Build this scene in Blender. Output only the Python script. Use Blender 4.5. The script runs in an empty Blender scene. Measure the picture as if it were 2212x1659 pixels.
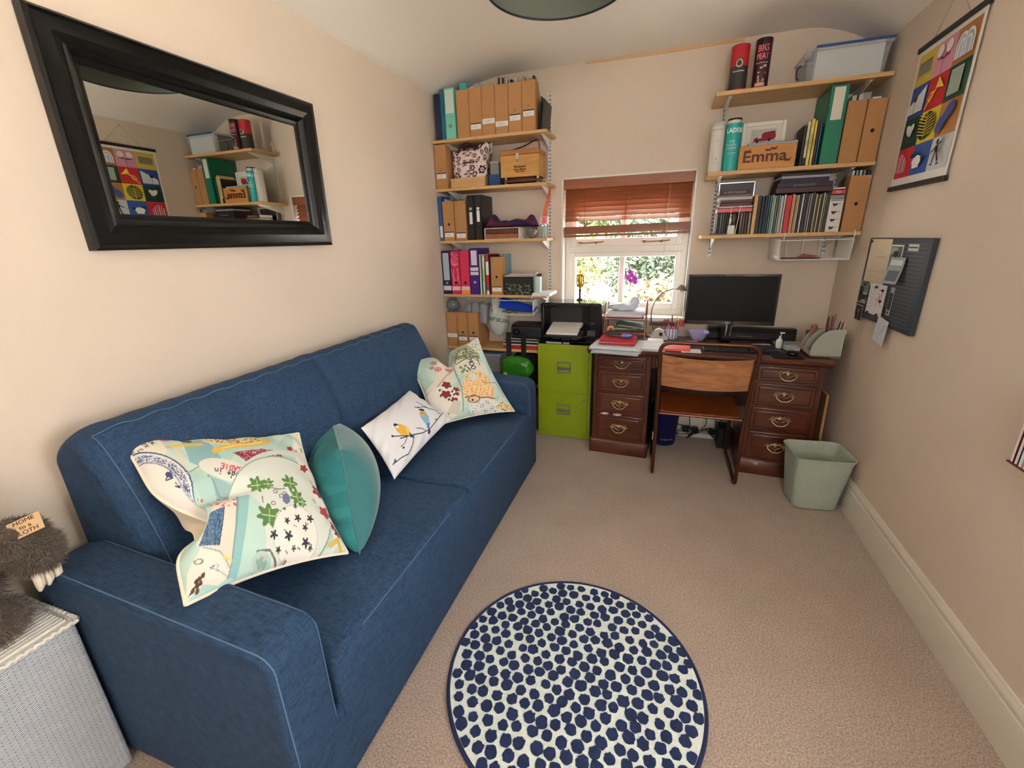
import bpy, bmesh, math, random
import numpy as np
from mathutils import Vector, Matrix
random.seed(7)
C = bpy.context.scene.collection
PI = math.pi
def s2l(c):
    return tuple(((x/255)/12.92 if x <= 10 else (((x/255)+.055)/1.055)**2.4) for x in c[:3])

# ---------------------------------------------------------------- camera
cam = bpy.data.cameras.new('camera'); co = bpy.data.objects.new('camera', cam); C.objects.link(co)
cam.sensor_width = 36; cam.lens = 941.86*36/2212; cam.clip_start = .02
ya, pi_, ro = [math.radians(a) for a in (19.13648674, 18.1479064, -1.56799245)]
fw = Vector((-math.sin(ya)*math.cos(pi_), math.cos(ya)*math.cos(pi_), -math.sin(pi_)))
rr = Vector((math.cos(ya), math.sin(ya), 0)); uu = rr.cross(fw)
R_ = rr*math.cos(ro)+uu*math.sin(ro); U_ = -rr*math.sin(ro)+uu*math.cos(ro)
mw = Matrix((R_, U_, -fw)).transposed().to_4x4(); mw.translation = Vector((0, 0, 1.5))
co.matrix_world = mw
sc = bpy.context.scene; sc.camera = co
vs = sc.view_settings; vs.view_transform = 'Standard'; vs.look = 'None'; vs.gamma = 1; vs.use_curve_mapping = False
vs.exposure = 0.29
# ---------------------------------------------------------------- world and daylight
w = bpy.data.worlds.new('sky'); sc.world = w; w.use_nodes = True
bg = w.node_tree.nodes['Background']; bg.inputs[0].default_value = (.93, .97, 1, 1); bg.inputs[1].default_value = 12.5
def area(name, loc, rot, sx, sy, power, col=(1, .97, .93), spread=180):
    l = bpy.data.lights.new(name, 'AREA'); l.shape = 'RECTANGLE'; l.size = sx; l.size_y = sy; l.energy = power; l.color = col
    l.spread = math.radians(spread)
    o = bpy.data.objects.new(name, l); C.objects.link(o); o.location = loc; o.rotation_euler = rot
    return o
def portal(name, loc, rot, sx, sy):
    o = area(name, loc, rot, sx, sy, 1); o.data.cycles.is_portal = True
portal('portal_side_window', (1.26, .65, 1.465), (0, PI/2, 0), 1.0, .75)      # sky light through the window in the right wall
portal('portal_back_window', (-.305, 3.69, 1.43), (-PI/2, 0, 0), .92, 1.0)     # through the window over the desk

portal('portal_front_fill', (.425, -1.69, 1.75), (PI/2, 0, 0), .83, .88)     # through an unseen opening behind the camera, added for fill light
sl_ = bpy.data.lights.new('sun', 'SUN'); sl_.energy = 85; sl_.angle = .01; sl_.color = (1, .96, .9)
so_ = bpy.data.objects.new('sun', sl_); C.objects.link(so_); so_.rotation_euler = (math.radians(32), math.radians(-20), 0); so_.location = (0, -6, 9)   # high sun behind the house
# ---------------------------------------------------------------- materials
_m = {}
def mat(col, rough=.6, metal=0., name=None, noise=None, bump=None, trans=0., coat=0., sheen=0., alpha=1.):
    """col sRGB 0-255; noise=(scale, amount, [stretch xyz]); bump=(scale, strength)"""
    key = (tuple(col), rough, metal, name, noise, bump, trans, coat, sheen, alpha)
    if key in _m: return _m[key]
    m = bpy.data.materials.new(name or 'mat_%d' % len(_m)); _m[key] = m; m.use_nodes = True
    nt = m.node_tree; b = nt.nodes['Principled BSDF']; L = nt.links.new
    c = s2l(col)+(1,)
    b.inputs['Base Color'].default_value = c; b.inputs['Roughness'].default_value = rough; b.inputs['Metallic'].default_value = metal
    b.inputs['Transmission Weight'].default_value = trans; b.inputs['Coat Weight'].default_value = coat
    b.inputs['Sheen Weight'].default_value = sheen; b.inputs['Alpha'].default_value = alpha
    if noise or bump:
        tc = nt.nodes.new('ShaderNodeTexCoord')
    if noise:
        mp = nt.nodes.new('ShaderNodeMapping'); mp.inputs['Scale'].default_value = noise[2] if len(noise) > 2 else (1, 1, 1)
        nz = nt.nodes.new('ShaderNodeTexNoise'); nz.inputs['Scale'].default_value = noise[0]; nz.inputs['Detail'].default_value = 5
        L(tc.outputs['Object'], mp.inputs[0]); L(mp.outputs[0], nz.inputs['Vector'])
        rp = nt.nodes.new('ShaderNodeValToRGB'); a = noise[1]
        rp.color_ramp.elements[0].position = .3; rp.color_ramp.elements[1].position = .7
        rp.color_ramp.elements[0].color = tuple(x*(1-a) for x in c[:3])+(1,)
        rp.color_ramp.elements[1].color = tuple(min(1, x*(1+a)) for x in c[:3])+(1,)
        L(nz.outputs['Fac'], rp.inputs[0]); L(rp.outputs[0], b.inputs['Base Color'])
    if bump:
        nb = nt.nodes.new('ShaderNodeTexNoise'); nb.inputs['Scale'].default_value = bump[0]; nb.inputs['Detail'].default_value = 3
        L(tc.outputs['Object'], nb.inputs['Vector'])
        bp = nt.nodes.new('ShaderNodeBump'); bp.inputs['Strength'].default_value = bump[1]; bp.inputs['Distance'].default_value = .01
        L(nb.outputs['Fac'], bp.inputs['Height']); L(bp.outputs[0], b.inputs['Normal'])
    return m
def colmat(name='printed', rough=.75, sheen=0., bump=None):
    key = ('cm', name)
    if key in _m: return _m[key]
    m = mat((200, 200, 200), rough, name=name, sheen=sheen, bump=bump); _m[key] = m
    a = m.node_tree.nodes.new('ShaderNodeAttribute'); a.attribute_name = 'Col'
    m.node_tree.links.new(a.outputs['Color'], m.node_tree.nodes['Principled BSDF'].inputs['Base Color'])
    return m
def wood(col, dark=.35, scale=3., stretch=(1, 12, 12), rough=.45, name='wood', coat=0.):
    key = ('wood', col, dark, scale, stretch, rough)
    if key in _m: return _m[key]
    m = mat(col, rough, name=name, coat=coat); _m[key] = m; nt = m.node_tree; L = nt.links.new
    b = nt.nodes['Principled BSDF']; tc = nt.nodes.new('ShaderNodeTexCoord'); mp = nt.nodes.new('ShaderNodeMapping')
    mp.inputs['Scale'].default_value = stretch
    nz = nt.nodes.new('ShaderNodeTexNoise'); nz.inputs['Scale'].default_value = scale; nz.inputs['Detail'].default_value = 6; nz.inputs['Distortion'].default_value = 1.6
    rp = nt.nodes.new('ShaderNodeValToRGB'); c = s2l(col)
    rp.color_ramp.elements[0].position = .32; rp.color_ramp.elements[1].position = .68
    rp.color_ramp.elements[0].color = tuple(x*(1-dark) for x in c)+(1,); rp.color_ramp.elements[1].color = tuple(min(1, x*(1+dark*.5)) for x in c)+(1,)
    L(tc.outputs['Object'], mp.inputs[0]); L(mp.outputs[0], nz.inputs['Vector']); L(nz.outputs['Fac'], rp.inputs[0]); L(rp.outputs[0], b.inputs['Base Color'])
    return m

# ---------------------------------------------------------------- mesh builder
class MB:
    def __init__(s): s.v = []; s.f = []; s.m = []; s.c = []
    def add(s, vs_, fs, mi=0, col=None):
        o = len(s.v); s.v += [tuple(p) for p in vs_]
        for f in fs: s.f.append(tuple(i+o for i in f)); s.m.append(mi); s.c.append(col)
        return s
    def box(s, x0, x1, y0, y1, z0, z1, mi=0, col=None, M=None):
        P = [(x, y, z) for z in (z0, z1) for y in (y0, y1) for x in (x0, x1)]
        if M is not None: P = [tuple(M @ Vector(p)) for p in P]
        return s.add(P, [(0, 2, 3, 1), (4, 5, 7, 6), (0, 1, 5, 4), (2, 6, 7, 3), (0, 4, 6, 2), (1, 3, 7, 5)], mi, col)
    def prism(s, poly, ax, a0, a1, mi=0, col=None, M=None):
        """poly in the two other axes in cyclic order kept as (x,y,z) minus ax"""
        n = len(poly)
        def mk(p, a):
            return {'x': (a, p[0], p[1]), 'y': (p[0], a, p[1]), 'z': (p[0], p[1], a)}[ax]
        P = [mk(p, a0) for p in poly]+[mk(p, a1) for p in poly]
        if M is not None: P = [tuple(M @ Vector(p)) for p in P]
        F = [tuple(range(n))[::-1], tuple(range(n, 2*n))]+[(i, (i+1) % n, (i+1) % n+n, i+n) for i in range(n)]
        return s.add(P, F, mi, col)
    def tube(s, pts, r, n=8, closed=False, mi=0, col=None):
        pts = [Vector(p) for p in pts]; k = len(pts); V = []; F = []
        rs = r if isinstance(r, (list, tuple)) else [r]*k
        up = None
        for i, p in enumerate(pts):
            if closed: t = (pts[(i+1) % k]-pts[i-1])
            else: t = pts[min(i+1, k-1)]-pts[max(i-1, 0)]
            if t.length < 1e-9: t = Vector((0, 0, 1))
            t.normalize()
            if up is None:
                up = Vector((0, 0, 1)) if abs(t.z) < .9 else Vector((1, 0, 0))
            a = t.cross(up)
            if a.length < 1e-6: a = t.orthogonal()
            a.normalize(); b = a.cross(t).normalized(); up = b
            for j in range(n):
                q = 2*PI*j/n; V.append(p+a*(math.cos(q)*rs[i])+b*(math.sin(q)*rs[i]))
        for i in range(k if closed else k-1):
            i2 = (i+1) % k
            for j in range(n): F.append((i*n+j, i*n+(j+1) % n, i2*n+(j+1) % n, i2*n+j))
        if not closed: F += [tuple(range(n))[::-1], tuple(range((k-1)*n, k*n))]
        return s.add(V, F, mi, col)
    def lathe(s, prof, cx=0, cy=0, n=24, mi=0, col=None, z0=0, sx=1, sy=1):
        V = []; F = []
        for r, z in prof:
            for j in range(n): V.append((cx+r*sx*math.cos(2*PI*j/n), cy+r*sy*math.sin(2*PI*j/n), z0+z))
        for i in range(len(prof)-1):
            for j in range(n): F.append((i*n+j, i*n+(j+1) % n, (i+1)*n+(j+1) % n, (i+1)*n+j))
        if prof[0][0] > 1e-6: F.append(tuple(range(n))[::-1])
        if prof[-1][0] > 1e-6: F.append(tuple(range((len(prof)-1)*n, len(prof)*n)))
        return s.add(V, F, mi, col)
    def ell(s, c, r, n=16, m=10, mi=0, col=None, noise=0., e=1.):
        V = []; F = []
        for i in range(m+1):
            a = -PI/2+PI*i/m
            for j in range(n):
                b = 2*PI*j/n
                d = Vector((math.cos(a)*math.cos(b), math.cos(a)*math.sin(b), math.sin(a)))
                if e != 1.: d = Vector([math.copysign(abs(x)**e, x) for x in d])
                k = 1+noise*math.sin(5*b+3*a)*math.cos(a)+noise*.7*math.sin(3*b-7*a+1)*math.cos(a)
                V.append((c[0]+r[0]*d.x*k, c[1]+r[1]*d.y*k, c[2]+r[2]*d.z*k))
        for i in range(m):
            for j in range(n): F.append((i*n+j, i*n+(j+1) % n, (i+1)*n+(j+1) % n, (i+1)*n+j))
        return s.add(V, F, mi, col)
    def grid(s, P, mi=0, cols=None, flip=False):
        """P array (a,b,3)"""
        a, b = P.shape[:2]; o = len(s.v); s.v += [tuple(map(float, q)) for q in P.reshape(-1, 3)]
        for i in range(a-1):
            for j in range(b-1):
                f = (o+i*b+j, o+i*b+j+1, o+(i+1)*b+j+1, o+(i+1)*b+j)
                s.f.append(f[::-1] if flip else f); s.m.append(mi); s.c.append(None if cols is None else tuple(cols[i, j]))
        return s
    def build(s, name, mats, parent=None, loc=None, rot=None, bevel=0, seg=2, smooth=True, angle=40, sub=0, weld=False, pcols=None):
        me = bpy.data.meshes.new(name); me.from_pydata(s.v, [], s.f)
        if not isinstance(mats, (list, tuple)): mats = [mats]
        for m in mats: me.materials.append(m)
        for p, mi in zip(me.polygons, s.m): p.material_index = mi
        if pcols is not None:
            ca = me.color_attributes.new('Col', 'FLOAT_COLOR', 'POINT')
            ca.data.foreach_set('color', np.concatenate([pcols, np.ones((len(pcols), 1))], 1).astype(np.float32).ravel())
        elif any(c is not None for c in s.c):
            ca = me.color_attributes.new('Col', 'FLOAT_COLOR', 'CORNER'); arr = np.ones((len(me.loops), 4), np.float32)
            for p, c in zip(me.polygons, s.c):
                if c is not None: arr[p.loop_start:p.loop_start+p.loop_total, :3] = s2l(c)
            ca.data.foreach_set('color', arr.ravel())
        if weld:
            bm = bmesh.new(); bm.from_mesh(me); bmesh.ops.remove_doubles(bm, verts=bm.verts, dist=1e-5); bm.to_mesh(me); bm.free()
        if smooth and len(s.f) > 1:
            me.polygons.foreach_set('use_smooth', [True]*len(me.polygons))
            me.update()
            if not sub: me.set_sharp_from_angle(angle=math.radians(angle))
        o = bpy.data.objects.new(name, me); C.objects.link(o)
        if parent: o.parent = parent
        if loc: o.location = loc
        if rot: o.rotation_euler = rot
        if bevel:
            md = o.modifiers.new('bevel', 'BEVEL'); md.width = bevel; md.segments = seg; md.limit_method = 'ANGLE'; md.angle_limit = math.radians(50)
        if sub:
            md = o.modifiers.new('sub', 'SUBSURF'); md.levels = sub; md.render_levels = sub
        return o
def tag(o, label, cat, group=None, kind=None):
    if label: o['label'] = label
    if cat: o['category'] = cat
    if group: o['group'] = group
    if kind: o['kind'] = kind
    return o
def thing(name, label, cat, loc=(0, 0, 0), rz=0, group=None):
    o = bpy.data.objects.new(name, None); C.objects.link(o); o.location = loc; o.rotation_euler = (0, 0, rz)
    o.empty_display_size = .05
    return tag(o, label, cat, group)
def struct(name, mb, m, **k):
    o = mb.build(name, m, **k); o['kind'] = 'structure'; return o
def text(name, body, size, mat_, parent, loc, rot=(PI/2, 0, 0), ex=.0004, bend=None, sx=1., align='CENTER', bold=0.):
    cu = bpy.data.curves.new(name, 'FONT'); cu.body = body; cu.size = size; cu.align_x = align; cu.align_y = 'CENTER'; cu.extrude = ex; cu.resolution_u = 2
    cu.offset = bold
    o = bpy.data.objects.new(name, cu); C.objects.link(o)
    me = bpy.data.meshes.new_from_object(o.evaluated_get(bpy.context.evaluated_depsgraph_get()))
    bpy.data.objects.remove(o)
    me.transform(Matrix.Diagonal((sx, 1, 1, 1)))
    if bend:
        for v in me.vertices:
            a = v.co.x/bend+bend_off[0]; r = bend+v.co.z
            v.co = (r*math.sin(a), v.co.y, r*math.cos(a))
    me.materials.clear(); me.materials.append(mat_); me.name = name
    o = bpy.data.objects.new(name, me); C.objects.link(o); o.parent = parent; o.location = loc; o.rotation_euler = rot
    return o
bend_off = [0.]
def copytree(o, parent=None):
    c = o.copy(); C.objects.link(c); c.parent = parent
    for ch in list(o.children): copytree(ch, c)
    return c
def arc(cx, cy, r, a0, a1, n=8):
    return [(cx+r*math.cos(math.radians(a0+(a1-a0)*i/n)), cy+r*math.sin(math.radians(a0+(a1-a0)*i/n))) for i in range(n+1)]
def rrect(x0, x1, y0, y1, r, n=5):
    return arc(x1-r, y0+r, r, -90, 0, n)+arc(x1-r, y1-r, r, 0, 90, n)+arc(x0+r, y1-r, r, 90, 180, n)+arc(x0+r, y0+r, r, 180, 270, n)
WHITE = mat((235, 233, 226), .5, name='white_paint'); CARD = mat((176, 130, 84), .85, name='kraft_card', noise=(60, .06)); PAPER = mat((238, 238, 234), .8, name='paper')
BLACK = mat((14, 14, 16), .4, name='black_plastic'); GLOSSB = mat((8, 8, 9), .12, name='gloss_black', coat=.5)
CHROME = mat((200, 200, 200), .25, 1., name='steel'); BRASS = mat((176, 156, 118), .38, 1., name='brass')
PINE = wood((206, 165, 112), .18, 2.5, (1.2, 14, 14), .5, 'pine'); WIRE = mat((232, 230, 224), .35, name='white_wire')
# ---------------------------------------------------------------- room
XL, XR, YB, YF = -1.70, 1.075, 3.50, -1.5
WALL = mat((221, 205, 188), .85, name='wall_paint', noise=(1.2, .03), bump=(180, .05))
CEIL = mat((250, 246, 238), .9, name='ceiling_paint', bump=(120, .04))
def wallgrid(y, x0, x1, z0, z1, hx0, hx1, hz0, hz1, mb, ax='y', back=.2, sign=1):
    for (a0, a1, b0, b1) in ((x0, hx0, z0, z1), (hx1, x1, z0, z1), (hx0, hx1, z0, hz0), (hx0, hx1, hz1, z1)):
        if ax == 'y': mb.box(a0, a1, y, y+back*sign, b0, b1)
        else: mb.box(y, y+back*sign, a0, a1, b0, b1)
# window opening in the back wall
WX0, WX1, WZ0, WZ1 = -.775, .165, .92, 1.935
mb = MB(); wallgrid(YB, XL-.2, XR+.2, -.05, 2.9, WX0, WX1, WZ0, WZ1, mb); struct('wall_back', mb, WALL, smooth=False)
mb = MB(); mb.box(XL-.2, XL, YF, YB, -.05, 2.9); struct('wall_left', mb, WALL, smooth=False)
mb = MB(); wallgrid(XR, YF, YB, -.05, 2.9, .25, 1.02, .93, 2.0, mb, ax='x'); struct('wall_right', mb, WALL, smooth=False)
mb = MB(); wallgrid(YF, XL-.2, XR+.2, -.05, 2.9, .0, .85, 1.3, 2.2, mb, back=-.2); struct('wall_front', mb, WALL, smooth=False)  # opening is unseen, added to let fill light into the room
mb = MB(); mb.box(XL-.2, XR+.2, YF-.2, YB+.2, -.08, 0)
m = mat((190, 166, 148), .95, name='carpet', sheen=.3); nt = m.node_tree; L = nt.links.new; b = nt.nodes['Principled BSDF']
tc = nt.nodes.new('ShaderNodeTexCoord'); n1 = nt.nodes.new('ShaderNodeTexNoise'); n1.inputs['Scale'].default_value = 170; n1.inputs['Detail'].default_value = 4; n1.inputs['Roughness'].default_value = .7
n2 = nt.nodes.new('ShaderNodeTexNoise'); n2.inputs['Scale'].default_value = 3.5; n2.inputs['Detail'].default_value = 3
L(tc.outputs['Object'], n1.inputs['Vector']); L(tc.outputs['Object'], n2.inputs['Vector'])
rp = nt.nodes.new('ShaderNodeValToRGB'); rp.color_ramp.elements[0].position = .33; rp.color_ramp.elements[1].position = .68
rp.color_ramp.elements[0].color = s2l((134, 112, 98))+(1,); rp.color_ramp.elements[1].color = s2l((216, 196, 180))+(1,)
L(n1.outputs['Fac'], rp.inputs[0])
mx = nt.nodes.new('ShaderNodeMix'); mx.data_type = 'RGBA'; mx.blend_type = 'MULTIPLY'; mx.inputs['Factor'].default_value = .25
L(rp.outputs[0], mx.inputs['A']); L(n2.outputs['Fac'], mx.inputs['B']); L(mx.outputs['Result'], b.inputs['Base Color'])
bp = nt.nodes.new('ShaderNodeBump'); bp.inputs['Strength'].default_value = .7; bp.inputs['Distance'].default_value = .006
L(n1.outputs['Fac'], bp.inputs['Height']); L(bp.outputs[0], b.inputs['Normal'])
struct('floor', mb, m, smooth=False)
# ceiling: flat in the middle, coved down to both side walls
def cz(x):
    a = max(0, min(1, (x-XL)/.55)); bq = max(0, min(1, (XR-x)/.42))
    return 2.648-.13*(1-a)**2-.15*(1-bq)**2
xs = [XL-.05]+[XL+(XR-XL)*i/60 for i in range(61)]+[XR+.05]
poly = [(x, cz(x)) for x in xs]+[(XR+.05, 2.95), (XL-.05, 2.95)]
mb = MB(); mb.prism(poly, 'y', YF-.05, YB+.05); struct('ceiling', mb, CEIL, angle=30)
mb = MB(); mb.prism([(-.62, 2.648), (.36, 2.648), (.36, 2.632), (-.1, 2.628), (-.62, 2.636)], 'y', YB-.006, YB+.01); struct('trim_2', mb, mat((214, 176, 130), .8, name='cornice_strip'))
# skirting boards
SK = mat((222, 214, 200), .45, name='skirting_paint')
prof = [(0, 0), (.019, 0), (.019, .145), (.017, .150), (.014, .152), (.014, .158), (.016, .165), (.014, .175), (.008, .182), (.006, .19), (0, .192)]
mb = MB(); mb.prism([(XR-p[0], p[1]) for p in prof], 'y', YF, YB); struct('baseboard_right', mb, SK, angle=30)
mb = MB(); mb.prism([(XL+p[0], p[1]) for p in prof], 'y', YF, YB); struct('baseboard_left', mb, SK, angle=30)
mb = MB(); mb.prism([(YB-p[0], p[1]) for p in prof], 'x', XL+.02, XR-.02); struct('baseboard_back', mb, SK, angle=30)
# ---------------------------------------------------------------- back window
UP = mat((240, 236, 228), .35, name='window_paint')
wn = thing('window_1', None, None, (0, 0, 0)); wn['kind'] = 'structure'
mb = MB()
for (a0, a1, b0, b1) in ((WX0-.001, WX0+.012, WZ0, WZ1), (WX1-.012, WX1+.001, WZ0, WZ1), (WX0, WX1, WZ1-.012, WZ1+.001)): mb.box(a0, a1, YB-.004, 3.66, b0, b1)
mb.build('window_lining', UP, wn, bevel=.002)
mb = MB(); mb.box(WX0-.02, WX1+.02, YB-.05, 3.66, WZ0-.025, WZ0+.004); mb.build('window_sill', UP, wn, bevel=.006)
def frame(mb, x0, x1, y0, y1, z0, z1, t, tb=None, tt=None):
    tb = t if tb is None else tb; tt = t if tt is None else tt
    mb.box(x0, x0+t, y0, y1, z0, z1); mb.box(x1-t, x1, y0, y1, z0, z1); mb.box(x0+t, x1-t, y0, y1, z0, z0+tb); mb.box(x0+t, x1-t, y0, y1, z1-tt, z1)
mb = MB(); frame(mb, WX0+.012, WX1-.012, 3.60, 3.68, WZ0, WZ1-.01, .045); mb.box(WX0+.05, WX1-.05, 3.60, 3.68, 1.395, 1.445); mb.build('outer_frame', UP, wn, bevel=.004)
mb = MB(); frame(mb, WX0+.055, WX1-.055, 3.585, 3.655, .965, 1.398, .04, .05, .035); mb.box(-.338, -.298, 3.59, 3.65, 1.0, 1.37); mb.build('lower_casement', UP, wn, bevel=.005)
mb = MB(); frame(mb, WX0+.055, WX1-.055, 3.585, 3.655, 1.442, 1.89, .045, .06, .04); mb.box(-.338, -.298, 3.59, 3.65, 1.48, 1.86); mb.build('top_sash', UP, wn, bevel=.005)
GL = mat((255, 255, 255), .0, name='window_glass'); nt = GL.node_tree; tr = nt.nodes.new('ShaderNodeBsdfTransparent'); gs = nt.nodes.new('ShaderNodeBsdfGlossy'); gs.inputs['Roughness'].default_value = .0
mxg = nt.nodes.new('ShaderNodeMixShader'); mxg.inputs[0].default_value = .05; nt.links.new(tr.outputs[0], mxg.inputs[1]); nt.links.new(gs.outputs[0], mxg.inputs[2]); nt.links.new(mxg.outputs[0], nt.nodes['Material Output'].inputs['Surface'])
mb = MB(); mb.box(WX0+.09, WX1-.09, 3.62, 3.624, 1.0, 1.375); mb.build('pane', GL, wn, smooth=False)
mb = MB(); mb.box(WX0+.09, WX1-.09, 3.62, 3.624, 1.49, 1.86); mb.build('pane', GL, wn, smooth=False)
BR = mat((150, 120, 90), .4, .8, name='aged_brass')
for x in (-.66, -.18):
    mb = MB(); mb.tube([(x, 3.57, 1.474), (x+.05, 3.565, 1.470), (x+.17, 3.565, 1.474), (x+.2, 3.57, 1.478)], .005, 6); mb.lathe([(.008, 0), (.008, .02), (.002, .024)], x+.02, 3.572, 8, z0=1.462); mb.lathe([(.008, 0), (.008, .02), (.002, .024)], x+.14, 3.572, 8, z0=1.462)
    mb.build('window_stay', BR, wn)
# right wall window (behind the camera's right shoulder): frame and panes
wn2 = thing('window_2', None, None); wn2['kind'] = 'structure'
mb = MB()
for (a0, a1, b0, b1) in ((.25, .28, .93, 2.0), (.99, 1.02, .93, 2.0), (.28, .99, .93, .96), (.28, .99, 1.97, 2.0), (.62, .65, .96, 1.97)): mb.box(1.2, 1.25, a0, a1, b0, b1)
mb.build('window_frame', UP, wn2, bevel=.003)
mb = MB(); mb.box(1.222, 1.226, .28, .99, .96, 1.97); mb.build('pane', GL, wn2, smooth=False)
mb = MB(); mb.box(1.06, 1.2, .25, 1.02, .915, .932); mb.build('window_sill', UP, wn2)
# ---------------------------------------------------------------- venetian blind
BLW = wood((150, 88, 56), .25, 2.0, (1, 10, 10), .4, 'blind_wood')
bl = thing('venetian_blind', 'half-raised brown wooden venetian blind in the window over the desk', 'blind', (-.305, 3.54, 1.93))
mb = MB(); mb.box(-.455, .455, -.038, -.028, -.075, -.004); mb.box(-.45, .45, -.03, .03, -.03, -.004); mb.build('valance', BLW, bl, bevel=.003)
def slat(x0, x1, z, tilt, yc=0., d=.025, t=.0028):
    M = Matrix.Translation((0, yc, z)) @ Matrix.Rotation(tilt, 4, 'X'); m_ = MB(); m_.box(x0, x1, -d, d, -t/2, t/2, M=M); return m_
z = -.088; k = 0
while z > -.292:
    mb = slat(-.448, .448, z, .95 if z > -.15 else .95-(-.15-z)*2.3); mb.build('slat', BLW, bl, smooth=False); z -= .0345 if z < -.12 else .03; k += 1
for i in range(9):
    a = slat(-.452, .452, 0, 0, t=.0054); o = a.build('slat', BLW, bl, loc=(0, -.002*(i % 2), -.338-i*.0062), rot=(0, -.012+.0005*i, 0), smooth=False)
mb = MB(); mb.box(-.453, .453, -.026, .026, -.012, .004); mb.build('bottom_rail', BLW, bl, loc=(0, 0, -.400), rot=(0, -.008, 0), bevel=.003)
for x in (-.30, .0, .28):
    mb = MB(); mb.tube([(x, -.032, -.07), (x, -.028, -.40)], .0012, 5); mb.tube([(x+.006, .03, -.07), (x+.006, .028, -.40)], .0012, 5); mb.build('ladder_cord', mat((140, 84, 50), .8, name='cord_brown'), bl)
mb = MB(); mb.tube([(.30, -.036, -.06), (.295, -.038, -.5), (.27, -.036, -.86)], .0012, 5); mb.build('pull_cord', mat((210, 190, 170), .8, name='cord_pale'), bl)
mb = MB(); mb.lathe([(.003, .03), (.007, .0), (.0, -.002)], .27, -.036, 8, z0=-.885); mb.build('cord_toggle', mat((150, 110, 80), .5, name='toggle'), bl)
# ---------------------------------------------------------------- mirror
mr = thing('wall_mirror', 'large mirror in a wide black moulded wooden frame on the left wall above the sofa', 'mirror', (XL+.014, 1.437, 1.823), -.024); mr.rotation_euler = (0, .007, -.024)
FB = mat((7, 7, 7), .30, name='black_lacquer', bump=(40, .06)); FB.node_tree.nodes['Principled BSDF'].inputs['Specular IOR Level'].default_value = .3
hw, hh = .515, .318
prof = [(0, 0), (0, .034), (.008, .042), (.016, .036), (.022, .036), (.05, .040), (.072, .030), (.078, .034), (.086, .028), (.094, .016), (.104, .012), (.112, .006), (.112, 0)]  # (inward, out)
V = []; F = []; n = len(prof)
for sy, sz in ((-1, -1), (1, -1), (1, 1), (-1, 1)):
    for (i_, o_) in prof: V.append((o_, sy*(hw-i_), sz*(hh-i_)))
for a in range(4):
    for j in range(n-1): F.append((a*n+j, ((a+1) % 4)*n+j, ((a+1) % 4)*n+j+1, a*n+j+1))
mb = MB(); mb.add(V, F); mb.build('mirror_frame', FB, mr, angle=25)
MIR = mat((232, 236, 232), .0, 1., name='mirror_glass')
mb = MB(); mb.box(.001, .006, -hw+.105, hw-.105, -hh+.105, hh-.105); mb.build('mirror_glass', MIR, mr, smooth=False)
# ---------------------------------------------------------------- ceiling lamp
lp = thing('pendant_lamp', 'round dark drum shade hanging from the ceiling, cut off by the top of the photo', 'lamp', (-.452, 1.935, 2.39)); lp.scale = (1.27, 1.27, 1)
SH = mat((44, 47, 42), .7, name='shade_fabric', bump=(200, .1)); SHI = mat((92, 98, 88), .6, name='shade_lining')
mb = MB(); mb.lathe([(.212, 0), (.212, .24)], n=64); mb.v = mb.v; mb.f = mb.f[:64]; mb.build('lamp_shade', SH, lp, angle=60)
mb = MB(); mb.lathe([(.208, .24), (.208, 0)], n=64); mb.f = mb.f[:64]; mb.build('shade_lining', SHI, lp, angle=60)
mb = MB(); mb.tube([(.2105*math.cos(a), .2105*math.sin(a), 0) for a in np.linspace(0, 2*PI, 64, endpoint=False)], .004, 6, closed=True); mb.tube([(.2105*math.cos(a), .2105*math.sin(a), .24) for a in np.linspace(0, 2*PI, 64, endpoint=False)], .003, 6, closed=True); mb.build('shade_rim', mat((22, 22, 20), .5, name='rim'), lp)
mb = MB()
for k in range(3):
    a = 2*PI*k/3; mb.tube([(.02*math.cos(a), .02*math.sin(a), .2), (.21*math.cos(a), .21*math.sin(a), .235)], .002, 5)
mb.lathe([(.022, .12), (.022, .2), (.016, .22)], n=16); mb.build('lamp_holder', WHITE, lp)
mb = MB(); mb.lathe([(.05, .215), (.045, .24), (.02, .259)], n=20); mb.build('cord_and_rose', WHITE, lp)
mb = MB(); mb.ell((0, 0, .09), (.03, .03, .035)); mb.build('bulb', mat((240, 240, 235), .2, name='bulb_glass'), lp)
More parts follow.
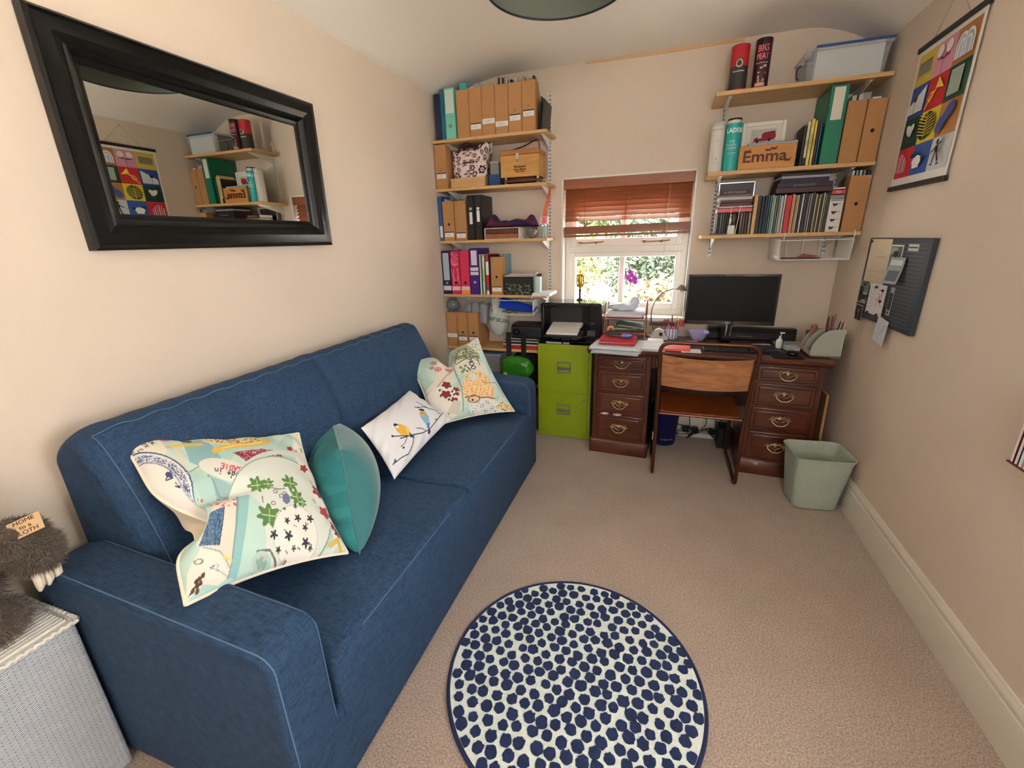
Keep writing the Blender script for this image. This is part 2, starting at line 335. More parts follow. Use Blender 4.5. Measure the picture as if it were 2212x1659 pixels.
# ---------------------------------------------------------------- sofa
def denim():
    m = mat((33, 64, 100), .85, name='navy_weave'); nt = m.node_tree; L = nt.links.new; b = nt.nodes['Principled BSDF']
    tc = nt.nodes.new('ShaderNodeTexCoord'); hs = []
    for st in ((18, 260, 18), (260, 18, 60), (18, 60, 260)):
        mp = nt.nodes.new('ShaderNodeMapping'); mp.inputs['Scale'].default_value = st
        nz = nt.nodes.new('ShaderNodeTexNoise'); nz.inputs['Scale'].default_value = 1.6; nz.inputs['Detail'].default_value = 3
        L(tc.outputs['Object'], mp.inputs[0]); L(mp.outputs[0], nz.inputs['Vector']); hs.append(nz)
    a1 = nt.nodes.new('ShaderNodeMath'); a1.operation = 'ADD'; L(hs[0].outputs['Fac'], a1.inputs[0]); L(hs[1].outputs['Fac'], a1.inputs[1])
    a2 = nt.nodes.new('ShaderNodeMath'); a2.operation = 'ADD'; L(a1.outputs[0], a2.inputs[0]); L(hs[2].outputs['Fac'], a2.inputs[1])
    dv = nt.nodes.new('ShaderNodeMath'); dv.operation = 'DIVIDE'; dv.inputs[1].default_value = 3; L(a2.outputs[0], dv.inputs[0])
    rp = nt.nodes.new('ShaderNodeValToRGB'); rp.color_ramp.elements[0].position = .36; rp.color_ramp.elements[1].position = .64
    rp.color_ramp.elements[0].color = s2l((12, 34, 62))+(1,); rp.color_ramp.elements[1].color = s2l((38, 74, 110))+(1,)
    L(dv.outputs[0], rp.inputs[0]); L(rp.outputs[0], b.inputs['Base Color'])
    bp = nt.nodes.new('ShaderNodeBump'); bp.inputs['Strength'].default_value = .35; bp.inputs['Distance'].default_value = .003; L(dv.outputs[0], bp.inputs['Height']); L(bp.outputs[0], b.inputs['Normal'])
    return m
NAVY = denim(); STITCH = mat((74, 106, 140), .8, name='light_stitching')
SX, SY = -1.66, .50
sf = thing('sofa', 'navy blue fabric three-seater sofa with tufted back along the left wall', 'sofa', (SX, SY, 0))
# local x: 0 at the back .. .905 front, y 0..2.17
FX = .905; YL = 2.17
mb = MB(); mb.box(.03, FX, .005, YL-.005, .010, .285); mb.build('base', NAVY, sf, bevel=.018, seg=4)
def armprof(x0, x1, zb, zf, r):
    # side outline (x, z): front edge rounded, top rising slightly to the back
    return [(x0, .012), (x1-.004, .012), (x1, .25), (x1-.002, zf-r)]+[(x1-r-.002+r*math.cos(math.radians(t)), zf-r+r*math.sin(math.radians(t))) for t in (20, 40, 60, 80)]+[(x1-r-.05, zf+.004), (x0+.1, zb), (x0, zb-.03)]
for nm, y0, y1 in (('armrest', 0, .155), ('armrest', YL-.155, YL)):
    mb = MB(); mb.prism([(p[0], p[1]) for p in armprof(.03, FX, .68, .632, .05)], 'y', y0, y1)
    a = mb.build(nm, NAVY, sf, bevel=.022, seg=5)
    e = y0 if y0 == 0 else y1; sg = 1 if y0 == 0 else -1
    pp = armprof(.03, FX, .68, .632, .05)[1:-1]
    mb = MB(); mb.tube([(p[0]-.003, e+sg*.012, p[1]-(.003 if p[1] > .6 else 0)) for p in pp], .0022, 5); q = y1 if y0 == 0 else y0
    mb.tube([(p[0]-.003, q-sg*.012, p[1]-(.003 if p[1] > .6 else 0)) for p in pp[1:]], .0016, 5); mb.build('arm_piping', STITCH, a)
def softbox(x0, x1, y0, y1, z0, z1, nx, ny, f):
    """closed soft block: top sheet shaped by f(u,v)->dz, rounded rim"""
    mb = MB(); us = np.linspace(0, 1, nx); vs_ = np.linspace(0, 1, ny); r = .03
    P = np.zeros((nx, ny, 3)); B = np.zeros((nx, ny, 3))
    for i, u in enumerate(us):
        for j, v in enumerate(vs_):
            eu = min(u*(x1-x0), (1-u)*(x1-x0), v*(y1-y0), (1-v)*(y1-y0)); d = max(0, 1-eu/r); dr = r*(1-math.sqrt(max(0, 1-d*d)))
            P[i, j] = (x0+u*(x1-x0), y0+v*(y1-y0), z1+f(u, v)-dr); B[i, j] = (x0+u*(x1-x0), y0+v*(y1-y0), z0)
    mb.grid(P, flip=True)
    mb.grid(B)
    for (a_, b_) in ((P[0], B[0]), (B[-1], P[-1]), (B[:, 0], P[:, 0]), (P[:, -1], B[:, -1])): mb.grid(np.stack([a_, b_]), flip=False)
    return mb
rng = random.Random(3)
for y0, y1 in ((.168, 1.078), (1.082, 2.008)):
    f = lambda u, v: .022*(math.sin(PI*min(1, max(0, u)))**.6)*(math.sin(PI*v)**.5)+.004*math.sin(9*u+5*v)
    mb = softbox(.20, FX+.004, y0, y1, .24, .437, 40, 50, f)
    c = mb.build('seat_cushion', NAVY, sf, angle=80, weld=True)
    mb = MB(); pts = []
    for t in np.linspace(0.03, .97, 40):
        dip = .012*(abs(2*t-1)**6); pts.append((FX-.012-dip*.3, y0+t*(y1-y0), .437-.004-dip*.9))
    mb.tube(pts, .0018, 5); mb.build('seam', STITCH, c)
# back: one padded back with vertical and cross tufting
def backsurf():
    mb = MB(); NY, NZ = 120, 40; y0, y1 = .150, 1.965
    P = np.zeros((NZ, NY, 3)); seams = [y0+(y1-y0)*q for q in (.25, .5, .75)]
    for i in range(NZ):
        t = i/(NZ-1)
        for j in range(NY):
            v = .5-.5*math.cos(PI*j/(NY-1)); y = y0+v*(y1-y0)
            if t < .8:
                s_ = t/.8; x = .34-.17*s_; z = .42+.585*s_
            else:
                s_ = (t-.8)/.2; x = .17-.135*s_-.0*s_; z = 1.005+.02*math.sin(s_*PI)-.012*s_
            puff = .05*math.sin(PI*min(1, t/.8))**.7 if t < .8 else 0
            d = min(abs(y-q)*(1 if q == seams[1] else 1.5) for q in seams)
            groove = math.exp(-(d/.022)**2)*(.034 if abs(y-seams[1]) < .2 else .016)*(1 if t < .8 else .5)
            tz = math.exp(-((t-.42)/.03)**2)*.014*math.exp(-(min(abs(y-q) for q in seams)/.25)**2)
            ends = min(1, min(v, 1-v)/.045); ends = math.sqrt(1-(1-ends)**2)
            wr = .004*math.sin(y*60+t*14)*math.exp(-((t-.82)/.1)**2)
            x += puff-groove-tz+wr*.6
            yy = y if ends >= 1 else (y0+.0*v if v < .5 else y1)
            P[i, j] = (x*1-(1-ends)*.06*(1-.8*max(0, (t-.8)/.2)), y, z-(1-ends)*.07*max(0, (t-.45)/.55)+wr)
    mb.grid(P)
    Bk = P.copy(); Bk[:, :, 0] = .018; P[-1, :, 0] = np.maximum(P[-1, :, 0], .03); Bk[:, :, 2] = np.minimum(P[:, :, 2], P[-1:, :, 2])-.012
    mb.grid(Bk, flip=True)
    for a_, b_ in ((P[-1], Bk[-1]), (Bk[0], P[0]), (P[:, 0], Bk[:, 0]), (Bk[:, -1], P[:, -1])): mb.grid(np.stack([a_, b_]))
    return mb, P
mb, BP = backsurf(); bk = mb.build('backrest', NAVY, sf, angle=75, weld=True)
mb = MB(); mb.tube([tuple(BP[32, j]+np.array([.0015, 0, .0015])) for j in range(11, 109)], .0018, 5); mb.tube([tuple(BP[i, 11]+np.array([.002, 0, .0])) for i in range(4, 33)], .0016, 5); mb.build('seam', STITCH, bk)
mb = MB(); mb.box(.0, .10, .05, 2.12, .04, .62); mb.build('back_panel', NAVY, sf, bevel=.012)
for x, y in ((.86, .12), (.86, 2.05), (.08, .12), (.08, 2.05)):
    mb = MB(); mb.lathe([(.018, 0), (.024, .012)], x, y, 12); mb.build('foot', mat((20, 16, 14), .5, name='dark_foot'), sf)
# ---------------------------------------------------------------- cushions
def homog(src, dst):
    A = []; b_ = []
    for (x, y), (u, v) in zip(src, dst):
        A += [[x, y, 1, 0, 0, 0, -u*x, -u*y], [0, 0, 0, x, y, 1, -v*x, -v*y]]; b_ += [u, v]
    return np.append(np.linalg.solve(np.array(A, float), np.array(b_, float)), 1).reshape(3, 3)
def lin(c): return np.array(s2l(c))
class Canvas:
    """soft printed pattern: X, Y are the pattern's own plane coordinates, c the colours"""
    def __init__(s, X, Y, base): s.X = X; s.Y = Y; s.c = np.tile(lin(base), (len(X), 1))
    def put(s, m, col): s.c[m] = lin(col)
    def ell(s, cx, cy, rx, ry, col, rot=0, ring=None, jag=0, n=5):
        a = math.radians(rot); dx = s.X-cx; dy = s.Y-cy; u = (dx*math.cos(a)+dy*math.sin(a))/rx; v = (-dx*math.sin(a)+dy*math.cos(a))/ry
        r = np.hypot(u, v)
        if jag: r = r/(1+jag*np.cos(n*np.arctan2(v, u)))
        m = r < 1
        if ring: m &= r > ring
        s.put(m, col); return m
    def poly(s, pts, col):
        x, y = s.X, s.Y; ins = np.zeros(len(x), bool); n = len(pts)
        for i in range(n):
            (x1, y1), (x2, y2) = pts[i], pts[i-1]
            if y1 == y2: continue
            c = ((y1 > y) != (y2 > y)) & (x < (x2-x1)*(y-y1)/(y2-y1)+x1); ins ^= c
        s.put(ins, col); return ins
    def line(s, pts, wd, col):
        for (x1, y1), (x2, y2) in zip(pts, pts[1:]):
            L2 = (x2-x1)**2+(y2-y1)**2+1e-9; t = np.clip(((s.X-x1)*(x2-x1)+(s.Y-y1)*(y2-y1))/L2, 0, 1)
            s.put(np.hypot(s.X-x1-t*(x2-x1), s.Y-y1-t*(y2-y1)) < wd/2, col)
    def speck(s, m, cols, sc_, thr, seed=1):
        r = np.random.RandomState(seed); ph = r.rand(6)*9
        for k, col in enumerate(cols):
            f = np.sin(s.X*sc_*(1.1+.3*k)+ph[k % 6]+2*np.sin(s.Y*sc_*.7+k))*np.sin(s.Y*sc_*(1.3-.1*k)+ph[(k+3) % 6]+2*np.sin(s.X*sc_*.6-k))
            s.put(m & (f > thr), col)
    def word(s, txt, cx, cy, h, rot, col, wd=None):
        G = {'M': [[(0, 0), (0, 1), (.5, .4), (1, 1), (1, 0)]], 'O': [[(.5, 0), (0, .3), (0, .7), (.5, 1), (1, .7), (1, .3), (.5, 0)]], 'a': [[(.9, .6), (.9, 0)], [(.9, .3), (.5, 0), (.1, .3), (.5, .6), (.9, .4)]],
             'd': [[(.9, 1), (.9, 0)], [(.9, .3), (.5, 0), (.1, .3), (.5, .6), (.9, .4)]], 'e': [[(.1, .35), (.9, .35), (.5, .65), (.1, .3), (.5, 0), (.9, .1)]], 'i': [[(.5, 0), (.5, .6)], [(.5, .85), (.5, .9)]],
             'n': [[(.1, 0), (.1, .6)], [(.1, .4), (.5, .6), (.9, .4), (.9, 0)]], 'S': [[(.9, .85), (.5, 1), (.1, .75), (.9, .25), (.5, 0), (.1, .15)]], 'A': [[(0, 0), (.5, 1), (1, 0)], [(.2, .4), (.8, .4)]],
             'D': [[(.1, 0), (.1, 1), (.6, .9), (.9, .5), (.6, .1), (.1, 0)]], 'I': [[(.5, 0), (.5, 1)]], 'E': [[(.9, 0), (.1, 0), (.1, 1), (.9, 1)], [(.1, .5), (.7, .5)]], 'N': [[(.1, 0), (.1, 1), (.9, 0), (.9, 1)]],
             'K': [[(.1, 0), (.1, 1)], [(.9, 1), (.1, .5), (.9, 0)]], 'R': [[(.1, 0), (.1, 1), (.8, .9), (.8, .6), (.1, .5), (.9, 0)]], 'C': [[(.9, .85), (.5, 1), (.1, .5), (.5, 0), (.9, .15)]], 'U': [[(.1, 1), (.1, .2), (.5, 0), (.9, .2), (.9, 1)]], 'L': [[(.1, 1), (.1, 0), (.9, 0)]]}
        a = math.radians(rot); w_ = h*.62; n = len(txt); wd = wd or h*.16
        for i, ch in enumerate(txt):
            for st in G.get(ch, []):
                P = []
                for (gx, gy) in st:
                    lx = (i-n/2)*w_*1.25+gx*w_; ly = -(gy-.5)*h; P.append((cx+lx*math.cos(a)-ly*math.sin(a), cy+lx*math.sin(a)+ly*math.cos(a)))
                s.line(P, wd, col)
def cushion(name, label, TL, TR, BR, BL, thick, n, paint, back, px=None, dent=None, piping=None, pinch=.05, puff=.5, wr=.004, rough=.8, sheen=.1, group=None):
    TL, TR, BR, BL = [np.array(p, float) for p in (TL, TR, BR, BL)]
    base = np.array([(TL+TR+BR+BL)[0]/4, (TL+TR+BR+BL)[1]/4, min(p[2] for p in (TL, TR, BR, BL))])
    root = thing(name, label, 'cushion', tuple(base), 0, group)
    U, V = np.meshgrid(np.linspace(-1, 1, n), np.linspace(-1, 1, n), indexing='xy')  # V -1 top .. 1 bottom
    u = U*(1-pinch*(1-V**2)); v = V*(1-pinch*(1-U**2))
    a = (u+1)/2; b_ = (v+1)/2
    P = ((1-a)*(1-b_))[..., None]*TL+(a*(1-b_))[..., None]*TR+(a*b_)[..., None]*BR+((1-a)*b_)[..., None]*BL
    N = np.cross(TR-TL+BR-BL, TL-BL+TR-BR); N = N/np.linalg.norm(N)
    T = (np.clip(1-U**2, 0, 1)*np.clip(1-V**2, 0, 1))**puff*thick/2
    W = wr*(np.sin(14*U+5*np.sin(3*V))*np.abs(V)**3+np.sin(13*V+4*np.sin(4*U))*np.abs(U)**3)*(T > 0)*np.clip(T/(thick*.1), 0, 1)
    off = np.zeros_like(P)
    if dent:
        for (du, dv, su, sv, vec) in dent:
            g = np.exp(-((U-du)/su)**2-((V-dv)/sv)**2); off += g[..., None]*np.array(vec)
    Fp = P+N*(T+W)[..., None]+off-base; Bp = P-N*(T*.9)[..., None]+off-base
    if px:
        H = homog([(-1, -1), (1, -1), (1, 1), (-1, 1)], px); q = np.stack([U.ravel(), V.ravel(), np.ones(n*n)], 0); q = H @ q; X, Y = q[0]/q[2], q[1]/q[2]
    else: X, Y = U.ravel(), V.ravel()
    cols = paint(X, Y); mb = MB(); mb.grid(Fp, flip=True)
    mb.build('cover_front', colmat('cushion_print', .85, .1), root, angle=180, pcols=cols)
    st = 3; mb = MB(); idx = list(range(0, n, st))+([n-1] if (n-1) % st else []); mb.grid(Bp[np.ix_(idx, idx)]); mb.build('cover_back', back, root, angle=180)
    if piping:
        ring = [Fp[0, j] for j in range(0, n-1, 2)]+[Fp[i, n-1] for i in range(0, n-1, 2)]+[Fp[n-1, j] for j in range(n-1, 0, -2)]+[Fp[i, 0] for i in range(n-1, 0, -2)]
        mb = MB(); mb.tube([tuple(p) for p in ring], piping[0], 6, closed=True); mb.build('piping', piping[1], root)
    return root
CREAM = mat((226, 212, 188), .85, name='cream_linen', bump=(300, .1)); PIPE = mat((238, 228, 206), .8, name='cream_piping')
def paintA(X, Y):
    c = Canvas(X, Y, (176, 208, 196)); k = (12, 18, 12)
    c.speck(np.ones(len(X), bool), [(196, 218, 205), (184, 210, 200)], .02, .2)
    c.poly([(250, 940), (340, 950), (350, 1000), (300, 1030), (260, 1000)], (226, 222, 205))
    for i, wd in enumerate(('MARMALADE', 'KITCHEN', 'DINER', 'COOK')): c.word(wd[:6], 268+i*17, 978-i*5, 9, 62, (40, 40, 40), 1.8)
    c.ell(352, 955, 12, 10, (196, 110, 92)); c.poly([(362, 965), (375, 975), (400, 1110), (380, 1120), (362, 1040)], (206, 212, 195))
    c.poly([(385, 965), (440, 955), (470, 1030), (430, 1050), (395, 1030)], (138, 182, 186))
    c.ell(287, 1104, 112, 112, (228, 224, 214)); c.ell(287, 1104, 112, 112, (60, 84, 130), ring=.965); c.ell(287, 1104, 104, 104, (214, 216, 220), ring=.76); c.ell(287, 1104, 84, 84, (90, 104, 140), ring=.97)
    r = np.hypot(X-287, Y-1104); m = (r > 86) & (r < 102); c.speck(m, [(60, 76, 120), (110, 122, 150)], .42, .25)
    c.ell(345, 1058, 9, 6, (60, 70, 110), 30); c.line([(350, 1050), (335, 1068), (352, 1066), (340, 1056)], 2, (50, 60, 100)); c.line([(352, 1082), (362, 1086), (356, 1076)], 3, (30, 34, 60))
    c.ell(398, 962, 14, 9, (84, 58, 48)); c.line([(352, 985), (372, 984), (432, 970)], 6, (214, 182, 84)); c.line([(366, 983), (430, 978)], 9, (224, 192, 92))
    c.ell(500, 963, 66, 18, (222, 218, 180), 3); c.speck(c.ell(500, 963, 60, 15, (210, 206, 160), 3), [(120, 150, 70), (196, 90, 60), (230, 214, 150)], .25, .2)
    c.line([(455, 1002), (470, 990), (520, 982), (572, 970)], 14, (226, 186, 76)); c.line([(460, 996), (500, 984), (560, 972)], 4, (244, 216, 130)); c.line([(452, 1002), (456, 994), (470, 996)], 8, (230, 190, 70))
    for (x, y) in ((415, 1040), (408, 1060)): c.line([(x, y), (x+12, y-6)], 3, (214, 200, 110))
    # cup and saucer greys
    c.line([(385, 1060), (420, 1040), (470, 1030), (530, 1055), (560, 1070)], 4, (150, 170, 165)); c.ell(470, 1048, 56, 24, (222, 222, 210), 12); c.word('SADIE', 487, 1047, 13, 193, (206, 80, 100), 3.2); c.word('Made in', 482, 1061, 13, 193, (70, 70, 80), 2.4)
    c.poly([(440, 1068), (520, 1085), (500, 1110), (460, 1105)], (146, 180, 178)); c.line([(435, 1066), (470, 1098), (520, 1100)], 5, (130, 160, 158))
    c.poly([(400, 1060), (440, 1070), (470, 1110), (455, 1120), (420, 1100), (395, 1078)], (170, 202, 196))
    # scribbled crimson leaf
    m = c.poly([(494, 1006), (520, 1000), (560, 992), (596, 996), (618, 1020), (623, 1030), (612, 1050), (604, 1058), (590, 1050), (560, 1058), (536, 1042), (510, 1018)], (140, 28, 58)); c.speck(m, [(232, 214, 214), (110, 22, 50), (168, 40, 72)], .55, .55)
    # big plate
    c.ell(615, 1120, 128, 128, (206, 216, 206), ring=.9); c.ell(600, 1130, 118, 118, (216, 222, 212)); c.ell(600, 1130, 120, 120, (150, 164, 156), ring=.975)
    c.poly([(500, 1110), (530, 1105), (560, 1130), (590, 1250), (540, 1262), (500, 1262)], (186, 216, 204)); c.poly([(500, 1108), (530, 1106), (522, 1262), (496, 1262)], (142, 188, 188)); c.line([(503, 1108), (500, 1262)], 5, (120, 150, 150))
    for (x, y, a_, rr_) in ((548, 1082, 20, 18), (572, 1080, -30, 13), (624, 1072, 40, 17), (640, 1100, 60, 16), (577, 1148, 10, 24), (652, 1108, 20, 10)):
        mm_ = c.ell(x, y, rr_, rr_*.8, (88, 128, 70), a_, jag=.25, n=7); c.line([(x-rr_*.7, y), (x+rr_*.7, y)], 2, (196, 214, 160)); c.line([(x, y-rr_*.6), (x+3, y+rr_*.6)], 2, (168, 196, 130))
    for (x, y) in ((590, 1096), (604, 1104), (586, 1122), (612, 1098)): c.ell(x, y, 6, 5, (150, 142, 130), ring=.5)
    c.ell(616, 1108, 9, 11, (110, 112, 160)); c.line([(575, 1088), (600, 1090), (612, 1086)], 1.8, (90, 70, 60)); c.line([(560, 1110), (562, 1124)], 2, (90, 70, 60))
    c.ell(641, 1172, 51, 55, (232, 230, 220)); c.ell(641, 1172, 51, 55, (190, 196, 188), ring=.97)
    for (x, y, r_) in ((644, 1142, 6), (672, 1136, 6), (620, 1152, 5), (662, 1156, 5), (593, 1182, 7), (627, 1178, 7), (666, 1182, 7), (643, 1195, 4), (608, 1206, 5), (678, 1188, 4), (630, 1222, 5), (637, 1120, 4), (612, 1130, 3)): c.ell(x, y, r_, r_, (48, 50, 56), jag=.4)
    for i in range(14): c.ell(600+(i*37) % 85, 1135+(i*23) % 80, 1.6, 1.6, (110, 110, 112))
    c.line([(560, 1215), (588, 1210), (606, 1222), (620, 1232), (650, 1222), (660, 1216)], 4, (110, 104, 100)); c.ell(575, 1230, 24, 17, (176, 206, 196)); c.ell(575, 1230, 14, 9, (140, 176, 166)); c.line([(560, 1248), (605, 1238)], 3, (150, 160, 160))
    # poppies on the right
    c.poly([(628, 938), (652, 944), (700, 1030), (756, 1160), (740, 1175), (700, 1110), (640, 1010)], (226, 226, 214))
    for (x, y, r_, col) in ((626, 985, 7, (166, 40, 48)), (660, 1028, 9, (150, 36, 50)), (694, 1070, 14, (140, 30, 44)), (690, 1070, 5, (196, 120, 110)), (708, 1110, 13, (176, 56, 74)), (731, 1130, 11, (150, 36, 52)), (641, 988, 4, (220, 160, 80)), (736, 1142, 8, (130, 28, 40))): c.ell(x, y, r_, r_*.85, col, jag=.2)
    for (x, y) in ((676, 1050), (680, 1092), (716, 1092), (652, 980), (720, 1134)): c.line([(x, y), (x+5, y+7)], 2.2, (80, 90, 70))
    c.line([(720, 1170), (735, 1155), (745, 1175)], 8, (206, 176, 90)); c.poly([(716, 1190), (745, 1170), (735, 1195)], (206, 176, 90))
    c.speck((X < 640) & (Y > 1215) & (X > 560), [(200, 190, 178)], .2, .6)
    # lower left panels
    c.poly([(446, 1128), (500, 1112), (500, 1262), (470, 1262), (440, 1225), (400, 1210)], (226, 214, 198))
    m = c.poly([(432, 1150), (472, 1135), (466, 1212), (412, 1214), (418, 1180)], (74, 104, 136)); c.speck(m, [(120, 140, 160), (50, 72, 104), (90, 128, 160)], .3, .35); c.line([(472, 1135), (466, 1212)], 2, (30, 40, 60))
    c.poly([(420, 1216), (460, 1220), (500, 1262), (480, 1275), (440, 1280), (400, 1310), (396, 1260)], (228, 222, 208)); c.line([(425, 1216), (470, 1224), (500, 1250)], 3, (150, 170, 165)); c.line([(480, 1232), (500, 1238)], 5, (226, 206, 120))
    c.line([(450, 1250), (478, 1256), (500, 1262)], 1.5, (110, 130, 150)); c.speck((abs(X-462) < 10) & (abs(Y-1250) < 4), [(70, 90, 140)], .8, .3); c.ell(420, 1240, 12, 5, (130, 130, 110), ring=.6)
    for (x, y) in ((436, 1264), (428, 1270), (432, 1278), (424, 1284), (420, 1276), (414, 1292), (426, 1292)): c.ell(x, y, 6, 4.5, (88, 62, 50), -40)
    c.line([(440, 1258), (406, 1300)], 2, (88, 62, 50)); c.speck((Y > 1100) & (Y < 1135) & (X > 410) & (X < 500), [(206, 90, 80)], .2, .5)
    return c.c
cushion('printed_cushion', 'big plate print cushion with cream piping leaning over the near arm of the sofa', (-1.50, .745, .965), (-1.34, 1.235, .79), (-.955, .985, .50), (-1.06, .545, .665), .17, 260, paintA, CREAM,
        px=[(258, 955), (645, 937), (757, 1168), (403, 1312)], dent=[(-1.0, .15, .20, .24, (.05, .09, -.05)), (-.5, .0, .4, .12, (-.01, -.01, -.03))], piping=(.005, PIPE), pinch=.085)
def paintC(X, Y):
    c = Canvas(X, Y, (184, 212, 200)); c.speck(np.ones(len(X), bool), [(196, 220, 208), (176, 204, 192)], .03, .3)
    c.poly([(930, 790), (965, 772), (972, 800), (968, 850), (900, 868), (925, 840)], (222, 216, 200)); c.line([(925, 865), (965, 812), (972, 780)], 3, (170, 160, 130))
    for (x, y, r_, col) in ((924, 793, 7, (206, 96, 100)), (940, 784, 6, (210, 100, 104)), (932, 813, 8, (210, 104, 110)), (956, 809, 8, (206, 90, 100)), (919, 807, 4.5, (150, 60, 60)), (880, 805, 3, (190, 150, 80))):
        c.ell(x, y, r_, r_*.8, col, ring=.55); c.ell(x, y, r_*.35, r_*.3, (176, 60, 70))
    c.ell(1000, 778, 36, 34, (168, 172, 140)); m = c.ell(1000, 785, 32, 30, (190, 194, 164)); c.speck(m, [(96, 104, 64), (60, 60, 46), (140, 150, 100)], .4, .4); c.ell(990, 772, 14, 10, (120, 130, 96), -30, ring=.75)
    c.poly([(972, 790), (1010, 785), (1050, 800), (1060, 850), (1000, 830), (975, 830)], (222, 218, 202)); c.line([(975, 800), (1010, 782), (1035, 782)], 2.5, (80, 74, 60))
    c.word('MOO', 1013, 803, 13, 72, (50, 50, 50), 2.2); c.line([(1002, 812), (1010, 822)], 3.5, (60, 66, 84)); c.line([(1030, 790), (1034, 804)], 2, (70, 60, 50))
    for (x, y) in ((984, 812), (992, 818), (996, 808), (1000, 822), (988, 824)): c.ell(x, y, 4, 3.5, (96, 140, 84), jag=.3)
    c.ell(1026, 864, 43, 47, (206, 214, 202)); m = c.ell(1026, 864, 39, 43, (232, 196, 130)); c.speck(m, [(226, 150, 66), (236, 214, 190), (222, 150, 130), (240, 220, 160)], .45, .3); c.speck(m, [(60, 50, 50)], .24, .93)
    c.ell(1014, 838, 9, 10, (206, 222, 216)); c.ell(1046, 908, 42, 20, (224, 226, 220), -6); m = c.ell(1046, 910, 40, 18, (226, 228, 224), -6); c.speck(m, [(70, 72, 76)], .5, .75)
    c.line([(994, 890), (1015, 883), (1032, 888), (1050, 884), (1066, 884)], 2.4, (120, 90, 70)); c.ell(1015, 893, 15, 8, (222, 196, 160), -12); c.ell(1015, 893, 15, 8, (110, 80, 60), -12, ring=.82); c.ell(1012, 895, 2.5, 2.5, (40, 30, 30))
    c.ell(945, 900, 46, 42, (226, 222, 212), 20)
    for (x, y, r_) in ((950, 857, 11), (973, 868, 8), (949, 880, 12), (970, 896, 9), (975, 880, 6)): c.ell(x, y, r_, r_*.7, (128, 40, 46), 25, jag=.18)
    for (x, y) in ((935, 868), (963, 874), (968, 882), (957, 893), (938, 882), (961, 925), (946, 933)): c.ell(x, y, 2.4, 3.4, (60, 70, 60), 30)
    c.line([(965, 800), (985, 860), (992, 920)], 3, (140, 160, 150)); c.poly([(968, 895), (985, 900), (985, 930), (955, 925)], (204, 198, 186))
    m = c.poly([(1085, 885), (1115, 900), (1108, 907), (1065, 905)], (224, 210, 170)); c.speck(m, [(50, 50, 50), (226, 160, 60)], .5, .5); c.poly([(1103, 893), (1116, 903), (1100, 905)], (226, 180, 90))
    m = c.poly([(1005, 745), (1040, 730), (1048, 765), (1030, 770)], (214, 216, 200)); c.speck(m, [(90, 100, 90)], .4, .7)
    c.line([(1030, 745), (1045, 790), (1085, 880)], 4, (206, 220, 212)); c.line([(1040, 850), (1075, 840), (1088, 872)], 3, (150, 176, 166))
    return c.c
cushion('printed_cushion', 'big plate print cushion folded at its top against the far arm of the sofa', (-1.46, 2.26, .80), (-1.15, 2.64, .885), (-.825, 2.41, .485), (-1.17, 1.99, .515), .16, 230, paintC, CREAM,
        px=[(875, 778), (1037, 733), (1113, 901), (930, 950)], dent=[(-.12, -1.0, .17, .42, (.05, -.02, -.085)), (-.2, -.2, .12, .5, (-.01, .0, -.02))], piping=(.004, PIPE), pinch=.085)
def paintB(X, Y):
    c = Canvas(X, Y, (228, 228, 232)); K = (44, 46, 54)
    c.line([(975, 868), (960, 886), (938, 915), (925, 932), (905, 944), (870, 952), (840, 960)], 2.4, K); c.line([(860, 952), (855, 968), (846, 976)], 2, K); c.line([(878, 951), (879, 972), (872, 990), (852, 998), (832, 1010), (835, 1000)], 2.4, K)
    c.line([(950, 892), (930, 885), (900, 884), (884, 888), (878, 887)], 2, K); c.line([(910, 883), (885, 873)], 1.6, K); c.line([(910, 938), (895, 935), (882, 936)], 1.6, K); c.line([(858, 954), (825, 955), (818, 953)], 2.2, K)
    c.ell(887, 887, 2.6, 2, K); c.ell(938, 910, 2.4, 2, K); c.ell(853, 978, 3, 2.4, K); c.ell(836, 1004, 3, 2, K); c.ell(820, 955, 2.6, 2, K)
    c.poly([(889, 899), (902, 892), (915, 905), (921, 925), (918, 932), (905, 922), (893, 912)], (132, 186, 214)); c.poly([(912, 922), (921, 920), (921, 934), (914, 931)], (70, 120, 190)); c.poly([(888, 897), (904, 898), (903, 908), (896, 906), (891, 908)], (222, 186, 60)); c.line([(892, 902), (903, 900)], 1.8, (220, 110, 60)); c.line([(889, 896), (904, 894)], 2.4, (240, 240, 240)); c.ell(896, 892.5, 8, 3, (30, 38, 46)); c.poly([(919, 928), (928, 938), (926, 945), (920, 942)], (40, 52, 74))
    c.poly([(824, 934), (836, 929), (856, 934), (866, 946), (862, 953), (842, 953), (830, 945)], (228, 180, 54)); c.poly([(848, 931), (862, 938), (868, 948), (858, 950)], (236, 200, 120)); c.ell(828, 932, 7, 3.6, (24, 26, 30), 20); c.ell(831, 935, 4, 2.6, (244, 244, 244), 20); c.poly([(862, 946), (874, 952), (880, 957), (868, 957)], (50, 54, 62))
    return c.c
cushion('bird_cushion', 'white oblong cushion printed with two small birds on a black branch', (-1.335, 2.05, .70), (-1.07, 2.02, .565), (-1.09, 1.475, .485), (-1.27, 1.52, .70), .12, 200, paintB, mat((232, 230, 228), .85, name='white_cotton'),
        px=[(882, 838), (982, 900), (845, 1040), (755, 932)], pinch=.05)
TEALM = mat((28, 106, 112), .6, name='teal_velvet', sheen=.6, bump=(30, .1))
def paintT(X, Y):
    c = Canvas(X, Y, (30, 112, 118)); c.speck(np.ones(len(X), bool), [(26, 100, 108), (40, 124, 128)], 6, .3)
    for i in range(4): c.line([(-.1+.1*i, -.5), (-.05+.12*i, -.3+.1*(i % 2)), (-.2+.15*i, -.1)], .015, (14, 56, 60))
    return c.c
